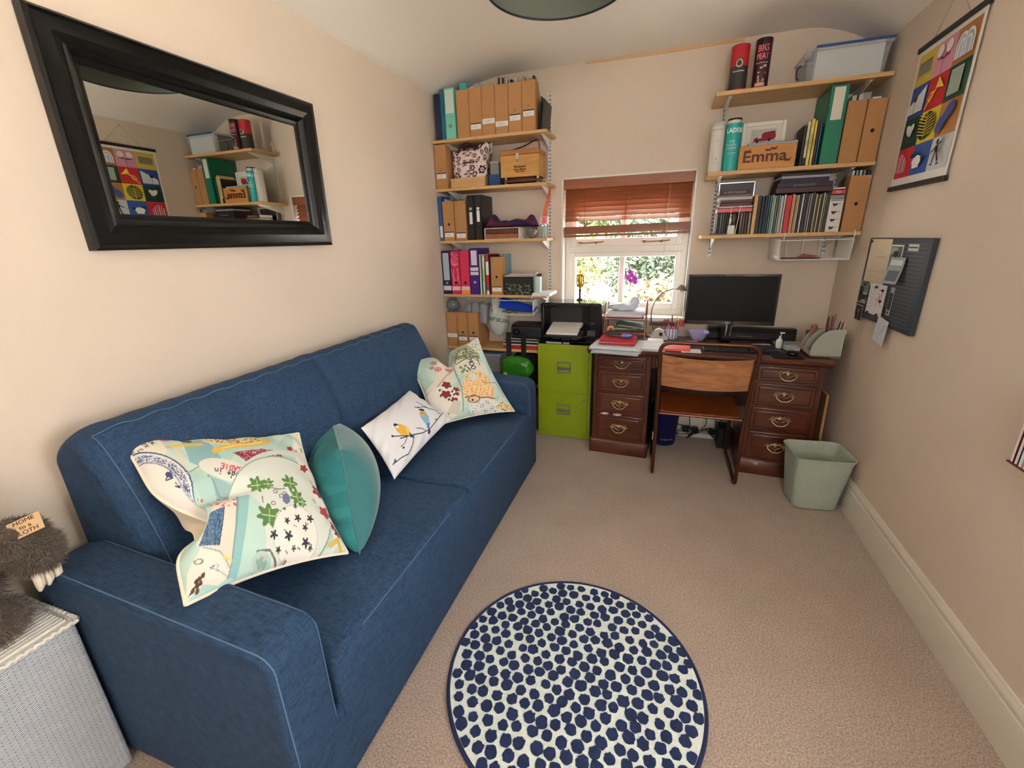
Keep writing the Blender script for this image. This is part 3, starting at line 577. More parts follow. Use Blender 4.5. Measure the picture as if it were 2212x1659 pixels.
tc_ = cushion('velvet_cushion', 'teal velvet cushion standing on edge between the printed cushion and the bird cushion', (-1.41, 1.50, .725), (-1.155, 1.245, .735), (-.935, 1.02, .475), (-1.23, 1.36, .475), .29, 90, paintT, TEALM, piping=(.003, TEALM), pinch=.03, puff=.42, wr=.009)
# ---------------------------------------------------------------- rug
rg = thing('round_rug', 'round white rug with navy blue dots and a navy edge lying on the carpet', 'rug', (-.204, 1.166, 0))
mb = MB(); mb.lathe([(.438, .001), (.442, .010), (.0, .010)], n=96); mb.build('rug_pile', mat((226, 234, 226), .95, name='rug_white', noise=(90, .06), bump=(260, .5)), rg, angle=60)
mb = MB(); mb.tube([(.444*math.cos(a), .444*math.sin(a), .006) for a in np.linspace(0, 2*PI, 120, endpoint=False)], .0075, 8, closed=True); mb.build('rug_edging', mat((24, 36, 76), .9, name='navy_binding'), rg)
r5 = random.Random(11); mb = MB(); step = .0485; row = 0; y = -.44
while y < .44:
    x = -.45+(step/2 if row % 2 else 0); ph = r5.random()
    while x < .45:
        cx = x+r5.uniform(-.006, .006); cy = y+r5.uniform(-.005, .005)+.006*math.sin(x*9+row*.3)
        rad = r5.uniform(.0172, .0212); k = r5.choice((5, 6, 6, 7)); a0 = r5.random()*6; P = []
        n = 18
        for i in range(n):
            a = a0+2*PI*i/n; q = math.cos(PI/k)/math.cos(((a-a0) % (2*PI/k))-PI/k); rr_ = rad*(.5+.5*q)*r5.uniform(.93, 1.1)
            if math.sin(a) > .55: rr_ *= r5.choice((1., 1.12, .98, 1.18))
            px_, py_ = cx+rr_*math.cos(a), cy+rr_*math.sin(a); d = math.hypot(px_, py_)
            if d > .437: px_ *= .437/d; py_ *= .437/d
            P.append((px_, py_))
        if math.hypot(cx, cy) < .436: mb.prism(P, 'z', .0095, .0125)
        x += step
    y += step*.83; row += 1
mb.build('rug_dots', mat((26, 42, 84), .95, name='rug_navy', noise=(60, .25), bump=(300, .5)), rg, smooth=False)
# ---------------------------------------------------------------- filing cabinet
LIME = mat((138, 158, 18), .42, name='lime_steel', bump=(260, .03)); GREY = mat((112, 118, 126), .35, .3, name='grey_handle')
fc = thing('filing_cabinet', 'lime green two-drawer metal filing cabinet under the printer', 'filing cabinet', (-.872, 3.135, 0))
mb = MB(); mb.box(0, .413, .0, .355, .0, .755); mb.build('body', LIME, fc, bevel=.004, seg=2)
for z0, z1 in ((.045, .372), (.378, .715)):
    mb = MB(); mb.box(.022, .391, -.006, .01, z0, z1); d = mb.build('drawer', LIME, fc, bevel=.003)
    zc = z0+(z1-z0)*.62; mb = MB(); frame(mb, .155, .258, -.013, -.006, zc-.05, zc+.035, .006)
    mb.box(.161, .252, -.008, -.005, zc-.044, zc+.029, mi=1); mb.prism([(-.006, zc-.006), (-.022, zc-.014), (-.022, zc-.022), (-.006, zc-.03)], 'x', .16, .253); mb.build('drawer_handle', [GREY, LIME], d, bevel=.0015)
mb = MB(); mb.box(.355, .372, -.009, .0, .325, .342); mb.build('lock', CHROME, fc, bevel=.002)
# ---------------------------------------------------------------- desk
MAH = wood((86, 40, 25), .4, 2.2, (1.5, 10, 3), .3, 'mahogany', .3); MAHV = wood((80, 36, 23), .4, 2.2, (6, 8, 1.2), .3, 'mahogany_side', .3)
dk = thing('pedestal_desk', 'dark mahogany pedestal desk with brass handled drawers under the window', 'desk', (-.43, 2.956, 0), -.0433)
T = .79
mb = MB(); mb.prism([(-.03, T-.022), (-.026, T-.028), (-.012, T-.03), (.0, T-.04), (.0, T-.045), (.52, T-.045), (.52, T), (-.026, T), (-.032, T-.006)], 'x', -.03, 1.40); mb.build('desktop', MAH, dk, bevel=.003, angle=30)
mb = MB(); mb.box(.05, 1.32, .05, .45, T-.0005, T+.0012); mb.build('leather_inlay', mat((58, 24, 20), .5, name='leather_inlay'), dk)
for x0 in (.012, .992):
    x1 = x0+.382; mb = MB(); mb.box(x0, x1, .016, .50, .02, T-.045); p = mb.build('pedestal', MAHV, dk, bevel=.002)
    mb = MB(); mb.prism([(.0, .0), (.0, .088), (.006, .098), (.016, .106), (.016, .0)], 'x', x0-.014, x1+.014)
    mb.prism([(x0-.014, 0), (x0-.014, .088), (x0, .106), (x0, 0)], 'y', .0, .5); mb.prism([(x1+.014, 0), (x1, 0), (x1, .106), (x1+.014, .088)], 'y', .0, .5); mb.build('plinth', MAH, dk)
    for (z0, z1) in ((.118, .302), (.318, .466), (.482, .625), (.641, .733)):
        if z0 > .6: z1 = .735
        mb = MB(); mb.box(x0+.03, x1-.03, .004, .03, z0, z1); mb.box(x0+.05, x1-.05, -.002, .01, z0+.02, z1-.02); d = mb.build('drawer', MAH, dk, bevel=.006, seg=3)
        xc = (x0+x1)/2; zc = (z0+z1)/2+.004; mb = MB()
        half = [(0, .026), (.006, .018), (.014, .016), (.024, .024), (.030, .014), (.040, .022), (.050, .018), (.046, .010), (.054, .004), (.062, .002), (.050, -.004), (.040, -.008), (.030, -.002), (.020, -.012), (.010, -.014), (0, -.026)]
        ring_ = [(xc+a, -.004, zc+b_) for a, b_ in half]+[(xc-a, -.004, zc+b_) for a, b_ in half[-2:0:-1]]
        mb.tube(ring_, .0024, 5, closed=True); mb.tube([(xc-.05, -.004, zc+.002), (xc-.02, -.004, zc+.010), (xc, -.004, zc+.014), (xc+.02, -.004, zc+.010), (xc+.05, -.004, zc+.002)], .0035, 5); mb.lathe([(.011, 0), (.010, .003), (.0, .004)], 0, 0, 14, z0=0) if 0 else mb.ell((xc, -.004, zc+.002), (.011, .004, .012), 12, 8)
        mb.tube([(xc-.040, -.006, zc+.006), (xc-.044, -.018, zc-.010), (xc-.026, -.024, zc-.026), (xc-.008, -.024, zc-.034), (xc, -.024, zc-.030), (xc+.008, -.024, zc-.034), (xc+.026, -.024, zc-.026), (xc+.044, -.018, zc-.010), (xc+.040, -.006, zc+.006)], .0030, 6)
        mb.ell((xc-.040, -.007, zc+.006), (.006, .006, .006), 8, 6); mb.ell((xc+.040, -.007, zc+.006), (.006, .006, .006), 8, 6)
        mb.build('drawer_handle', BRASS, d)
mb = MB(); mb.box(.394, .992, .03, .05, T-.13, T-.045); mb.box(.42, .966, .022, .035, T-.12, T-.055); mb.build('centre_drawer', MAH, dk, bevel=.004)
mb = MB(); mb.box(.394, .992, .47, .485, .30, T-.045); mb.build('modesty_panel', MAHV, dk)
# folded paper caught between the drawers
for (x, w_, z) in ((.10, .028, .309), (.19, .03, .309)):
    mb = MB(); mb.prism([(x-w_, z), (x, z+.007), (x+w_, z+.002), (x+.005, z-.006)], 'y', -.004, .02); tag(mb.build('note_paper', mat((236, 206, 214), .8, name='pink_paper'), loc=(-.43, 2.956, 0), rot=(0, 0, -.0433)), 'scrap of pink paper caught over a left desk drawer, %s of two' % ('leftmost' if x < .15 else 'rightmost'), 'paper', 'paper scraps in the desk drawers')
# ---------------------------------------------------------------- chair
TB = mat((92, 54, 38), .3, .65, name='bronze_tube'); PLY = wood((166, 112, 72), .38, 3.0, (1.2, 6, 7), .35, 'plywood', .4); SEATW = wood((120, 58, 22), .3, 2.5, (1.5, 9, 9), .3, 'seat_wood', .4)
ch = thing('desk_chair', 'brown tubular metal chair with curved plywood back pushed up to the desk', 'chair', (.27, 2.70, 0))
def smoothpath(P, n=5, r=.06):
    out = [Vector(P[0])]
    for a, b_, c in zip(P, P[1:], P[2:]):
        a, b_, c = Vector(a), Vector(b_), Vector(c); q = min(r, (b_-a).length*.45, (c-b_).length*.45)
        p0 = b_+(a-b_).normalized()*q; p1 = b_+(c-b_).normalized()*q
        for i in range(n+1):
            t = i/n; out.append(p0*(1-t)**2+b_*2*t*(1-t)+p1*t*t)
    out.append(Vector(P[-1])); return [tuple(p) for p in out]
for sgn in (-1, 1):
    mb = MB(); x = .247*sgn
    mb.tube(smoothpath([(x*.98, .40, .452), (x*.99, .46, .35), (x, .52, .013), (x, .0, .013), (x, .005, .45), (x*1.02, -.035, .70)], 6, .05), .0115, 10); mb.build('side_frame', TB, ch)
mb = MB(); mb.tube(smoothpath([(-.247*1.02, -.035, .70), (-.262, -.055, .915), (.272, -.055, .915), (.252, -.035, .70)], 8, .075), .0115, 10); mb.build('top_rail', TB, ch)
mb = MB(); mb.tube([(-.245, .012, .445), (.245, .012, .445)], .009, 8); mb.build('cross_bar', TB, ch); mb = MB(); mb.tube([(-.24, .39, .445), (.24, .39, .445)], .009, 8); mb.build('cross_bar', TB, ch)
mb = MB()
P = np.zeros((9, 25, 3)); Q = P.copy()
for i in range(9):
    for j in range(25):
        u = -1+2*j/24; z = .652+.178*i/8-(.01*u*u if i < 4 else -.003*u*u); bow = -.045*(1-u*u)
        y = -.018-.02*(i/8)+bow*1.0; P[i, j] = (.238*u*(1+.02*i/8), y-.004, z-.012*(1-u*u)*(1 if i == 0 else .3)); Q[i, j] = P[i, j]+np.array([0, .009, 0])
mb.grid(P); mb.grid(Q, flip=True)
for a_, b_ in ((P[0], Q[0]), (Q[-1], P[-1]), (Q[:, 0], P[:, 0]), (P[:, -1], Q[:, -1])): mb.grid(np.stack([a_, b_]))
mb.build('backrest', PLY, ch, weld=True, angle=50)
mb = MB(); mb.prism(rrect(-.232, .232, .015, .40, .02), 'z', .449, .461); s_ = mb.build('seat', SEATW, ch, bevel=.003)
mb = MB()
for x, y in ((-.215, .03), (.215, .03), (-.215, .12), (.215, .12), (0, .03)): mb = MB(); mb.ell((x, y, .461), (.005, .005, .002), 8, 6); mb.build('rivet', CHROME, s_)
pass
# ---------------------------------------------------------------- bin
SAGE = mat((176, 188, 172), .5, name='sage_plastic')
bn = thing('waste_bin', 'empty sage green square plastic waste bin with woven texture beside the desk', 'bin', (.905, 2.655, 0), .10)
def binring(w_, d, z, r): return [(x, y, z) for x, y in rrect(-w_/2, w_/2, -d/2, d/2, r, 6)]
levels = [(0, .215, .185, .04)]+[(.012+.004*k+.29*(k/44.)*.94, .222+.058*k/44, .19+.055*k/44, .045) for k in range(45)]
levels = [(0.0, .205, .175, .04), (.006, .222, .192, .045)]+[(.012+.272*k/60, .224+.054*k/60+(.003 if k % 2 else 0), .194+.05*k/60+(.003 if k % 2 else 0), .045) for k in range(61)]
levels += [(.290, .280, .246, .045), (.305, .286, .252, .045), (.312, .290, .256, .045), (.328, .304, .268, .05), (.330, .300, .264, .05), (.326, .290, .256, .048), (.30, .276, .242, .045), (.012, .214, .184, .04)]
V = []; F = []; n = 28
for (z, w_, d, r) in levels: V += binring(w_, d, z, r)
for i in range(len(levels)-1):
    for j in range(n): F.append((i*n+j, i*n+(j+1) % n, (i+1)*n+(j+1) % n, (i+1)*n+j))
F += [tuple(range(n))[::-1], tuple(range((len(levels)-1)*n, len(levels)*n))]
mb = MB(); mb.add(V, F)
mb.build('bin_body', mat((176, 188, 172), .5, name='sage_woven', bump=(110, .8)), bn, angle=60)
# ---------------------------------------------------------------- wicker basket
bs = thing('wicker_basket', 'white painted wicker hamper against the left wall in front of the sofa', 'basket', (-1.44, .488, 0))
mb = MB(); P = []
bx0, by0 = -.245, -.95
mb.prism([(bx0, by0), (0, by0), (0, 0), (bx0, 0)], 'z', .0, .545)
m = mat((196, 204, 210), .6, name='painted_wicker'); nt = m.node_tree; L = nt.links.new; b = nt.nodes['Principled BSDF']; tc = nt.nodes.new('ShaderNodeTexCoord')
bw = nt.nodes.new('ShaderNodeTexBrick'); bw.inputs['Scale'].default_value = 1; bw.inputs['Brick Width'].default_value = .022; bw.inputs['Row Height'].default_value = .0055; bw.inputs['Mortar Size'].default_value = .0014; bw.inputs['Mortar Smooth'].default_value = .6
bw.inputs['Color1'].default_value = s2l((222, 226, 230))+(1,); bw.inputs['Color2'].default_value = s2l((206, 212, 218))+(1,); bw.inputs['Mortar'].default_value = s2l((160, 168, 178))+(1,)
mpw = nt.nodes.new('ShaderNodeMapping'); mpw.inputs['Rotation'].default_value = (PI/2, 0, 0); sp = nt.nodes.new('ShaderNodeSeparateXYZ'); cb = nt.nodes.new('ShaderNodeCombineXYZ'); ad = nt.nodes.new('ShaderNodeMath'); ad.operation = 'ADD'
L(tc.outputs['Object'], sp.inputs[0]); L(sp.outputs['X'], ad.inputs[0]); L(sp.outputs['Y'], ad.inputs[1]); L(ad.outputs[0], cb.inputs['X']); L(sp.outputs['Z'], cb.inputs['Y']); L(cb.outputs[0], bw.inputs['Vector']); L(bw.outputs['Color'], b.inputs['Base Color'])
bp = nt.nodes.new('ShaderNodeBump'); bp.inputs['Strength'].default_value = .8; bp.inputs['Distance'].default_value = .004; iv = nt.nodes.new('ShaderNodeMath'); iv.operation = 'SUBTRACT'; iv.inputs[0].default_value = 1; L(bw.outputs['Fac'], iv.inputs[1]); L(iv.outputs[0], bp.inputs['Height']); L(bp.outputs[0], b.inputs['Normal'])
mb.build('body', m, bs, bevel=.012, seg=3)
LID = mat((224, 222, 214), .6, name='lid_wicker', bump=(160, .3)); mb = MB()
mb.box(bx0-.002, .005, by0, .005, .545, .560)
y = by0+.01
lid = mb.build('lid', LID, bs, bevel=.008, seg=3)
mb = MB(); x = bx0+.01
while x < -.012: mb.tube([(x, by0+.01, .561), (x, -.012, .561)], .0055, 6); x += .0145
mb.build('lid_ribs', LID, lid)
mb = MB(); k = 0; ring = []
for i in range(160): ring.append((.004, by0+(-by0)*i/160, .556+.003*math.sin(i*2.2)))
mb.tube(ring+[(.006, .0, .556), (-.003, .005, .556)]+[(-.245*i/40, .005, .556+.003*math.sin(i*2.2)) for i in range(1, 40)], .0065, 6); mb.build('lid_braid', LID, lid)
# ---------------------------------------------------------------- soft toy sloth
sl = thing('soft_toy', 'brown furry sloth soft toy with long cream claws sitting on the wicker hamper', 'soft toy', (-1.60, .42, .562))
FUR = mat((70, 58, 46), .95, name='brown_fur', noise=(30, .35), bump=(90, .6), sheen=.4)
def furry(name, ells, hairs, hl, col, seed, parent):
    base = MB()
    for (c, r) in ells: base.ell(c, r, 20, 14, noise=.03)
    o = base.build(name, FUR, parent, angle=180); rn = random.Random(seed); mb = MB()
    for (c, r) in ells:
        for _ in range(int(hairs*1.5)):
            d = Vector((rn.gauss(0, 1), rn.gauss(0, 1), rn.gauss(0, 1))).normalized(); p = Vector((c[0]+r[0]*d.x, c[1]+r[1]*d.y, c[2]+r[2]*d.z)); nn = Vector((d.x/r[0], d.y/r[1], d.z/r[2])).normalized()
            t = nn.orthogonal().normalized(); t.rotate(Matrix.Rotation(rn.random()*6.3, 3, nn)); l = hl*rn.uniform(.6, 1.2); k = Vector((rn.gauss(0, .3), rn.gauss(0, .3), -.45))
            q = p+(nn*.75+k*.6)*l; e = t*l*.055; mb.add([p-e-nn*.002, p+e-nn*.002, q], [(0, 1, 2)])
    h = mb.build('fur', mat(col, .95, name='fur_tips', noise=(18, .4), sheen=.5), o, smooth=False); h['kind'] = 'stuff'; return o
furry('body', [((.015, -.10, .16), (.09, .12, .145))], 3800, .024, (92, 78, 64), 1, sl)
furry('head', [((.0, -.07, .34), (.07, .08, .075))], 1700, .024, (98, 84, 68), 4, sl)
furry('arm', [((.060, .055, .240), (.062, .068, .050)), ((.082, .080, .200), (.050, .050, .052)), ((.094, .072, .182), (.046, .046, .036))], 2000, .020, (98, 84, 68), 2, sl)
furry('leg', [((.05, -.05, .055), (.075, .085, .050))], 1700, .022, (92, 78, 64), 3, sl)
CLAW = mat((226, 216, 196), .6, name='claw_felt')
for k in range(3):
    mb = MB(); y = .052+.021*k; x = .118-.006*k; mb.tube([(x-.02, y, .168), (x, y, .142), (x+.002, y-.002, .118), (x-.006, y-.004, .098)], [.0105, .0115, .010, .004], 8); mb.build('claw', CLAW, sl)
mb = MB(); M_ = Matrix.Translation((.112, .070, .282)) @ Matrix.Rotation(.7, 4, 'Z') @ Matrix.Rotation(-.7, 4, 'X') @ Matrix.Rotation(-.35, 4, 'Y'); mb.box(-.033, .033, -.0012, .0012, -.024, .024, M=M_)
tg = mb.build('tag', mat((206, 176, 136), .8, name='tag_card'), sl, bevel=.001)
t_ = text('tag_lettering', 'HOME\nto a\nSLOTH', .015, mat((90, 50, 30), .8, name='tag_ink'), tg, (0, 0, 0)); t_.matrix_basis = M_ @ Matrix.Translation((0, -.0018, 0)) @ Matrix.Rotation(PI/2, 4, 'X')
# ---------------------------------------------------------------- flat prints built of coloured shapes
class Art:
    """flat coloured shapes in (u, v), layered a hair apart; f maps (u,v,h)->xyz"""
    def __init__(s, f, dh=.00015): s.f = f; s.mb = MB(); s.h = 0; s.dh = dh
    def poly(s, P, col):
        s.h += s.dh; s.mb.add([s.f(u, v, s.h) for u, v in P], [tuple(range(len(P)))], 0, col)
    def rect(s, u0, u1, v0, v1, col): s.poly([(u0, v0), (u1, v0), (u1, v1), (u0, v1)], col)
    def ell(s, cu, cv, ru, rv, col, n=20, rot=0):
        a = math.radians(rot); s.poly([(cu+ru*math.cos(t)*math.cos(a)-rv*math.sin(t)*math.sin(a), cv+ru*math.cos(t)*math.sin(a)+rv*math.sin(t)*math.cos(a)) for t in [2*PI*i/n for i in range(n)]], col)
    def line(s, P, w_, col):
        s.h += s.dh
        for (a, b_), (c, d) in zip(P, P[1:]):
            l = math.hypot(c-a, d-b_)+1e-9; nx, ny = -(d-b_)/l*w_/2, (c-a)/l*w_/2
            s.mb.add([s.f(*q, s.h) for q in ((a+nx, b_+ny), (a-nx, b_-ny), (c-nx, d-ny), (c+nx, d+ny))], [(0, 1, 2, 3)], 0, col)
    def build(s, name, parent, rough=.7): return s.mb.build(name, colmat('print_ink', rough), parent, smooth=False)
# poster on the right wall: u 0 at the far side -> 1 near side, v 0 bottom -> 1 top
ps = thing('hanging_poster', 'colourful grid poster of twelve pictures hanging from black rods on the right wall', 'poster', (XR, 2.69, 2.0))
PW, PH = .495, .60
mb = MB(); mb.box(-.009, -.008, -PW/2, PW/2, -PH/2, PH/2); sh = mb.build('sheet', mat((236, 232, 226), .7, name='poster_paper'), ps)
for z in (PH/2, -PH/2):
    mb = MB(); mb.box(-.018, -.001, -PW/2-.008, PW/2+.008, z-.011, z+.011); mb.build('rod', mat((26, 20, 20), .5, name='dark_rod'), ps, bevel=.002)
mb = MB(); mb.tube([(-.006, .15, PH/2+.01), (-.003, .02, PH/2+.16), (-.006, -.12, PH/2+.01)], .0012, 5); mb.build('hanging_cord', mat((150, 130, 100), .8, name='jute'), ps)
mb = MB(); mb.ell((-.004, .02, PH/2+.16), (.004, .004, .004), 8, 6); mb.build('hook', CHROME, ps)
A = Art(lambda u, v, h: (-.0091-h, PW/2-.018-u*(PW-.036), -PH/2+.045+v*(PH-.075)))
cw, chh = 1/3, 1/4
cells = [[(206, 182, 70), (214, 150, 176), (168, 112, 62)], [(42, 74, 152), (196, 34, 44), (28, 70, 52)], [(22, 60, 48), (232, 208, 60), (176, 122, 66)], [(196, 36, 54), (48, 84, 160), (204, 208, 212)]]
for r in range(4):
    for c_ in range(3): A.rect(c_*cw, (c_+1)*cw, 1-(r+1)*chh, 1-r*chh, cells[r][c_])
def cell(r, c_): return lambda x, y: ((c_+x)*cw, 1-(r+1)*chh+y*chh)
def ap(r, c_, pts): k = cell(r, c_); return [k(*p) for p in pts]
A.poly(ap(0, 0, [(.12, .3), (.88, .3), (.88, .72), (.12, .72)]), (200, 186, 120))
for i in range(6): A.line(ap(0, 0, [(.14, .34+i*.07), (.86, .36+i*.07)]), .012, (96, 100, 110))
for i in range(5): A.ell(*cell(0, 0)(.16+i*.17, .16), .012, .012, (232, 206, 80))
A.line(ap(0, 1, [(.5, .02), (.5, .5)]), .008, (90, 40, 60)); A.line(ap(0, 1, [(.2, .5), (.5, .46), (.8, .5)]), .012, (90, 40, 60)); A.line(ap(0, 1, [(.22, .6), (.42, .5)]), .008, (90, 40, 60)); A.line(ap(0, 1, [(.78, .6), (.58, .5)]), .008, (90, 40, 60))
A.ell(*cell(0, 1)(.28, .72), .055, .045, (240, 226, 218)); A.ell(*cell(0, 1)(.72, .72), .055, .045, (240, 226, 218))
for (cx, rr_) in ((.36, .22), (.66, .22)):
    for i, col in enumerate(((236, 236, 236), (170, 180, 205), (236, 236, 236), (190, 196, 214))):
        q = rr_*(1-.22*i); A.poly(ap(0, 2, [(cx+q*1.2*math.cos(t), .45+q*1.7*math.sin(t)) for t in np.linspace(0, PI, 12)]+[(cx-q*1.2, .14), (cx+q*1.2, .14)]), col)
A.poly(ap(1, 0, [(.08, .12), (.92, .12), (.95, .90), (.10, .42)]), (224, 228, 230)); A.line(ap(1, 0, [(.4, .15), (.4, .5)]), .008, (30, 34, 40)); A.ell(*cell(1, 0)(.4, .56), .03, .02, (20, 26, 30)); A.ell(*cell(1, 0)(.46, .60), .02, .012, (20, 26, 30), rot=40)
for i in range(5): A.line(ap(1, 0, [(.5+i*.09, .2), (.5+i*.09, .5-i*.02)]), .003, (150, 160, 170))
A.poly(ap(1, 1, [(.60, .92), (.96, .52), (.52, .60)]), (238, 208, 70)); A.line(ap(1, 1, [(.66, .66), (.40, .42), (.10, .06)]), .016, (232, 200, 60)); A.line(ap(1, 1, [(.50, .52), (.30, .50), (.20, .34), (.34, .26), (.46, .42)]), .012, (232, 200, 60))
A.poly(ap(1, 2, [(.22, .14), (.78, .14), (.78, .86), (.22, .86)]), (200, 212, 200))
for i in range(12): A.line(ap(1, 2, [(.24, .18+i*.055), (.76, .18+i*.055)]), .004, (60, 90, 80))
A.ell(*cell(2, 0)(.5, .55), .07, .04, (232, 232, 228), rot=-30); A.ell(*cell(2, 0)(.66, .62), .04, .03, (232, 232, 228), rot=30); A.line(ap(2, 0, [(.3, .72), (.5, .6)]), .012, (232, 232, 228)); A.line(ap(2, 0, [(.5, .45), (.55, .15)]), .006, (60, 110, 96)); A.line(ap(2, 0, [(.62, .45), (.7, .12)]), .006, (60, 110, 96))
A.ell(*cell(2, 1)(.5, .5), .135, .105, (24, 44, 28), rot=10)
for i in range(7):
    A.line(ap(2, 1, [(.5, .2+i*.09), (.92, .28+i*.1)]), .007, (232, 208, 60)); A.line(ap(2, 1, [(.5, .2+i*.09), (.08, .30+i*.1)]), .007, (232, 208, 60))
A.line(ap(2, 1, [(.5, .95), (.5, .08)]), .008, (232, 208, 60))
A.ell(*cell(2, 2)(.32, .34), .075, .055, (64, 78, 150), rot=30); A.ell(*cell(2, 2)(.66, .68), .085, .052, (64, 78, 150), rot=30); A.ell(*cell(2, 2)(.5, .52), .075, .042, (64, 78, 150), rot=40)
for i, q in enumerate(((.2, .6), (.32, .75), (.44, .8), (.56, .78), (.68, .66), (.8, .55))): A.line(ap(3, 0, [(q[0], .16), (q[0], q[1])]), .018, (226, 170, 180) if i % 2 else (240, 226, 226))
A.ell(*cell(3, 1)(.48, .42), .085, .045, (236, 236, 232)); A.poly(ap(3, 1, [(.3, .2), (.66, .2), (.7, .5), (.26, .5)]), (236, 236, 232)); A.ell(*cell(3, 1)(.78, .5), .03, .02, (20, 40, 60)); A.ell(*cell(3, 1)(.22, .62), .05, .022, (30, 60, 110)); A.line(ap(3, 1, [(.1, .62), (.4, .56)]), .01, (30, 40, 60))
A.line(ap(3, 2, [(.5, .72), (.52, .5)]), .05, (24, 24, 28)); A.line(ap(3, 2, [(.48, .5), (.42, .2)]), .022, (24, 24, 28)); A.line(ap(3, 2, [(.56, .5), (.7, .22)]), .022, (24, 24, 28)); A.ell(*cell(3, 2)(.5, .82), .02, .02, (24, 24, 28)); A.line(ap(3, 2, [(.5, .7), (.72, .80)]), .014, (24, 24, 28)); A.line(ap(3, 2, [(.50, .68), (.26, .54)]), .014, (24, 24, 28)); A.line(ap(3, 2, [(.28, .54), (.0, .46)]), .004, (60, 60, 60)); A.line(ap(3, 2, [(.36, .16), (.46, .16)]), .014, (24, 24, 28)); A.line(ap(3, 2, [(.68, .14), (.8, .16)]), .014, (24, 24, 28))
A.build('poster_print', sh)
# pin board
pb = thing('notice_board', 'dark striped magnetic notice board with papers on the right wall over the desk', 'notice board', (XR, 2.69, 1.26))
mb = MB(); mb.box(-.022, 0, -.315, .315, -.21, .205); bd = mb.build('panel', mat((50, 56, 64), .45, .2, name='slate_panel'), pb, bevel=.002)
mb = MB()
for i in range(22): mb.box(-.0228, -.022, -.28, .12, -.19+i*.0175, -.184+i*.0175)
mb.build('panel_stripes', mat((74, 80, 90), .5, name='stripe_grey'), bd, smooth=False)
def pinned(name, label, y0, y1, z0, z1, draw, base, tilt=0., rz=0., cat='paper', off=.0235, curl=0.):
    t = thing(name, label, cat, (XR-off, 2.69+(y0+y1)/2, 1.26+(z0+z1)/2), 0, 'papers on the notice board'); t.rotation_euler = (tilt, 0, rz)
    w_, h_ = (y1-y0), (z1-z0)
    def f(u, v, h): return (-h-curl*(1-v)**2, w_/2-u*w_, -h_/2+v*h_)
    mb = MB(); P = np.array([[f(u, v, 0) for u in np.linspace(0, 1, 5)] for v in np.linspace(0, 1, 7)]); mb.grid(P, flip=True); mb.grid(P+np.array([.0006, 0, 0])); mb.build('sheet', mat(base, .75, name='paper_%d' % base[0]), t)
    if draw:
        A = Art(lambda u, v, h: f(u, v, h+.0006)); draw(A); A.build('print', t)
    return t
def dmap(A):
    rn = random.Random(5)
    for i in range(40): u, v = rn.random()*.9, rn.random(); A.line([(u, v*.95), (min(.98, u+rn.uniform(.02, .12)), min(.98, v*.95+rn.uniform(-.04, .05)))], .004, rn.choice(((170, 150, 120), (190, 176, 140), (150, 150, 140))))
    A.line([(.02, .30), (.98, .32)], .006, (150, 140, 120)); A.line([(.45, .63), (.98, .63)], .006, (120, 110, 100))
    for i in range(10): A.line([(.08+.09*i, .05), (.08+.09*i, .28)], .003, (180, 168, 140))
pinned('map_sheet', 'cream map sheet on the upper left of the notice board', .045, .285, -.035, .20, dmap, (222, 206, 176), cat='map')
def dphoto(A):
    A.rect(.05, .95, .05, .95, (92, 104, 98)); A.rect(.1, .6, .7, .92, (150, 160, 150)); A.ell(.5, .62, .2, .14, (196, 150, 128)); A.ell(.5, .72, .22, .1, (50, 36, 30)); A.rect(.25, .8, .08, .48, (170, 130, 124)); A.rect(.35, .6, .25, .45, (150, 40, 40))
pinned('photograph', 'photograph of a person in pink on the notice board beside the map', -.085, .04, .02, .175, dphoto, (228, 226, 220), cat='photo', off=.0245)
pinned('leaflet', 'small grey curled leaflet in the middle right of the notice board', -.145, -.055, .0, .12, lambda A: (A.rect(.1, .9, .1, .5, (90, 100, 110)), A.rect(.1, .9, .7, .9, (196, 200, 200))), (150, 158, 160), rz=.25, off=.042, curl=.02)
pinned('letter_strip', 'short white printed strips at the top right of the notice board', -.215, -.125, .15, .18, lambda A: A.rect(.05, .95, .42, .6, (60, 66, 72)), (214, 216, 214), cat='paper')
def dcard(A): A.rect(.05, .95, .5, .95, (130, 140, 142)); A.rect(.0, .5, .05, .75, (52, 70, 58)); A.rect(.5, .95, .08, .4, (40, 46, 50)); A.ell(.3, .4, .12, .2, (24, 30, 26)); A.rect(.5, .9, .1, .16, (220, 220, 214))
pinned('postcard', 'grey and green postcard at the left edge of the notice board', .20, .305, -.135, -.02, dcard, (196, 200, 196), cat='postcard')
pinned('postcard', 'black postcard with a bare white tree at the lower left corner', .215, .30, -.235, -.15, lambda A: (A.rect(.04, .96, .04, .96, (22, 24, 24)), A.line([(.5, .1), (.5, .7)], .05, (210, 210, 200)), A.line([(.3, .8), (.5, .5), (.75, .85)], .03, (180, 180, 170))), (214, 210, 200), cat='postcard')
def ddraw(A):
    for P in ([(.1, .8), (.2, .9), (.35, .82), (.3, .65), (.15, .66), (.1, .8)], [(.12, .3), (.2, .45), (.35, .4), (.3, .25), (.15, .22)], [(.1, .55), (.3, .5), (.42, .55)]): A.line(P, .01, (150, 150, 160))
    for P in ([(.6, .8), (.75, .85), (.82, .7), (.7, .6), (.62, .72)], [(.68, .62), (.62, .4), (.55, .25)], [(.68, .62), (.78, .4), (.9, .28)], [(.5, .5), (.85, .52)]): A.line(P, .022, (226, 120, 96))
dr = pinned('childs_drawing', 'white sheet with a red pencil figure held by small magnets', -.015, .175, -.175, -.02, ddraw, (232, 232, 238), cat='drawing', off=.0245)
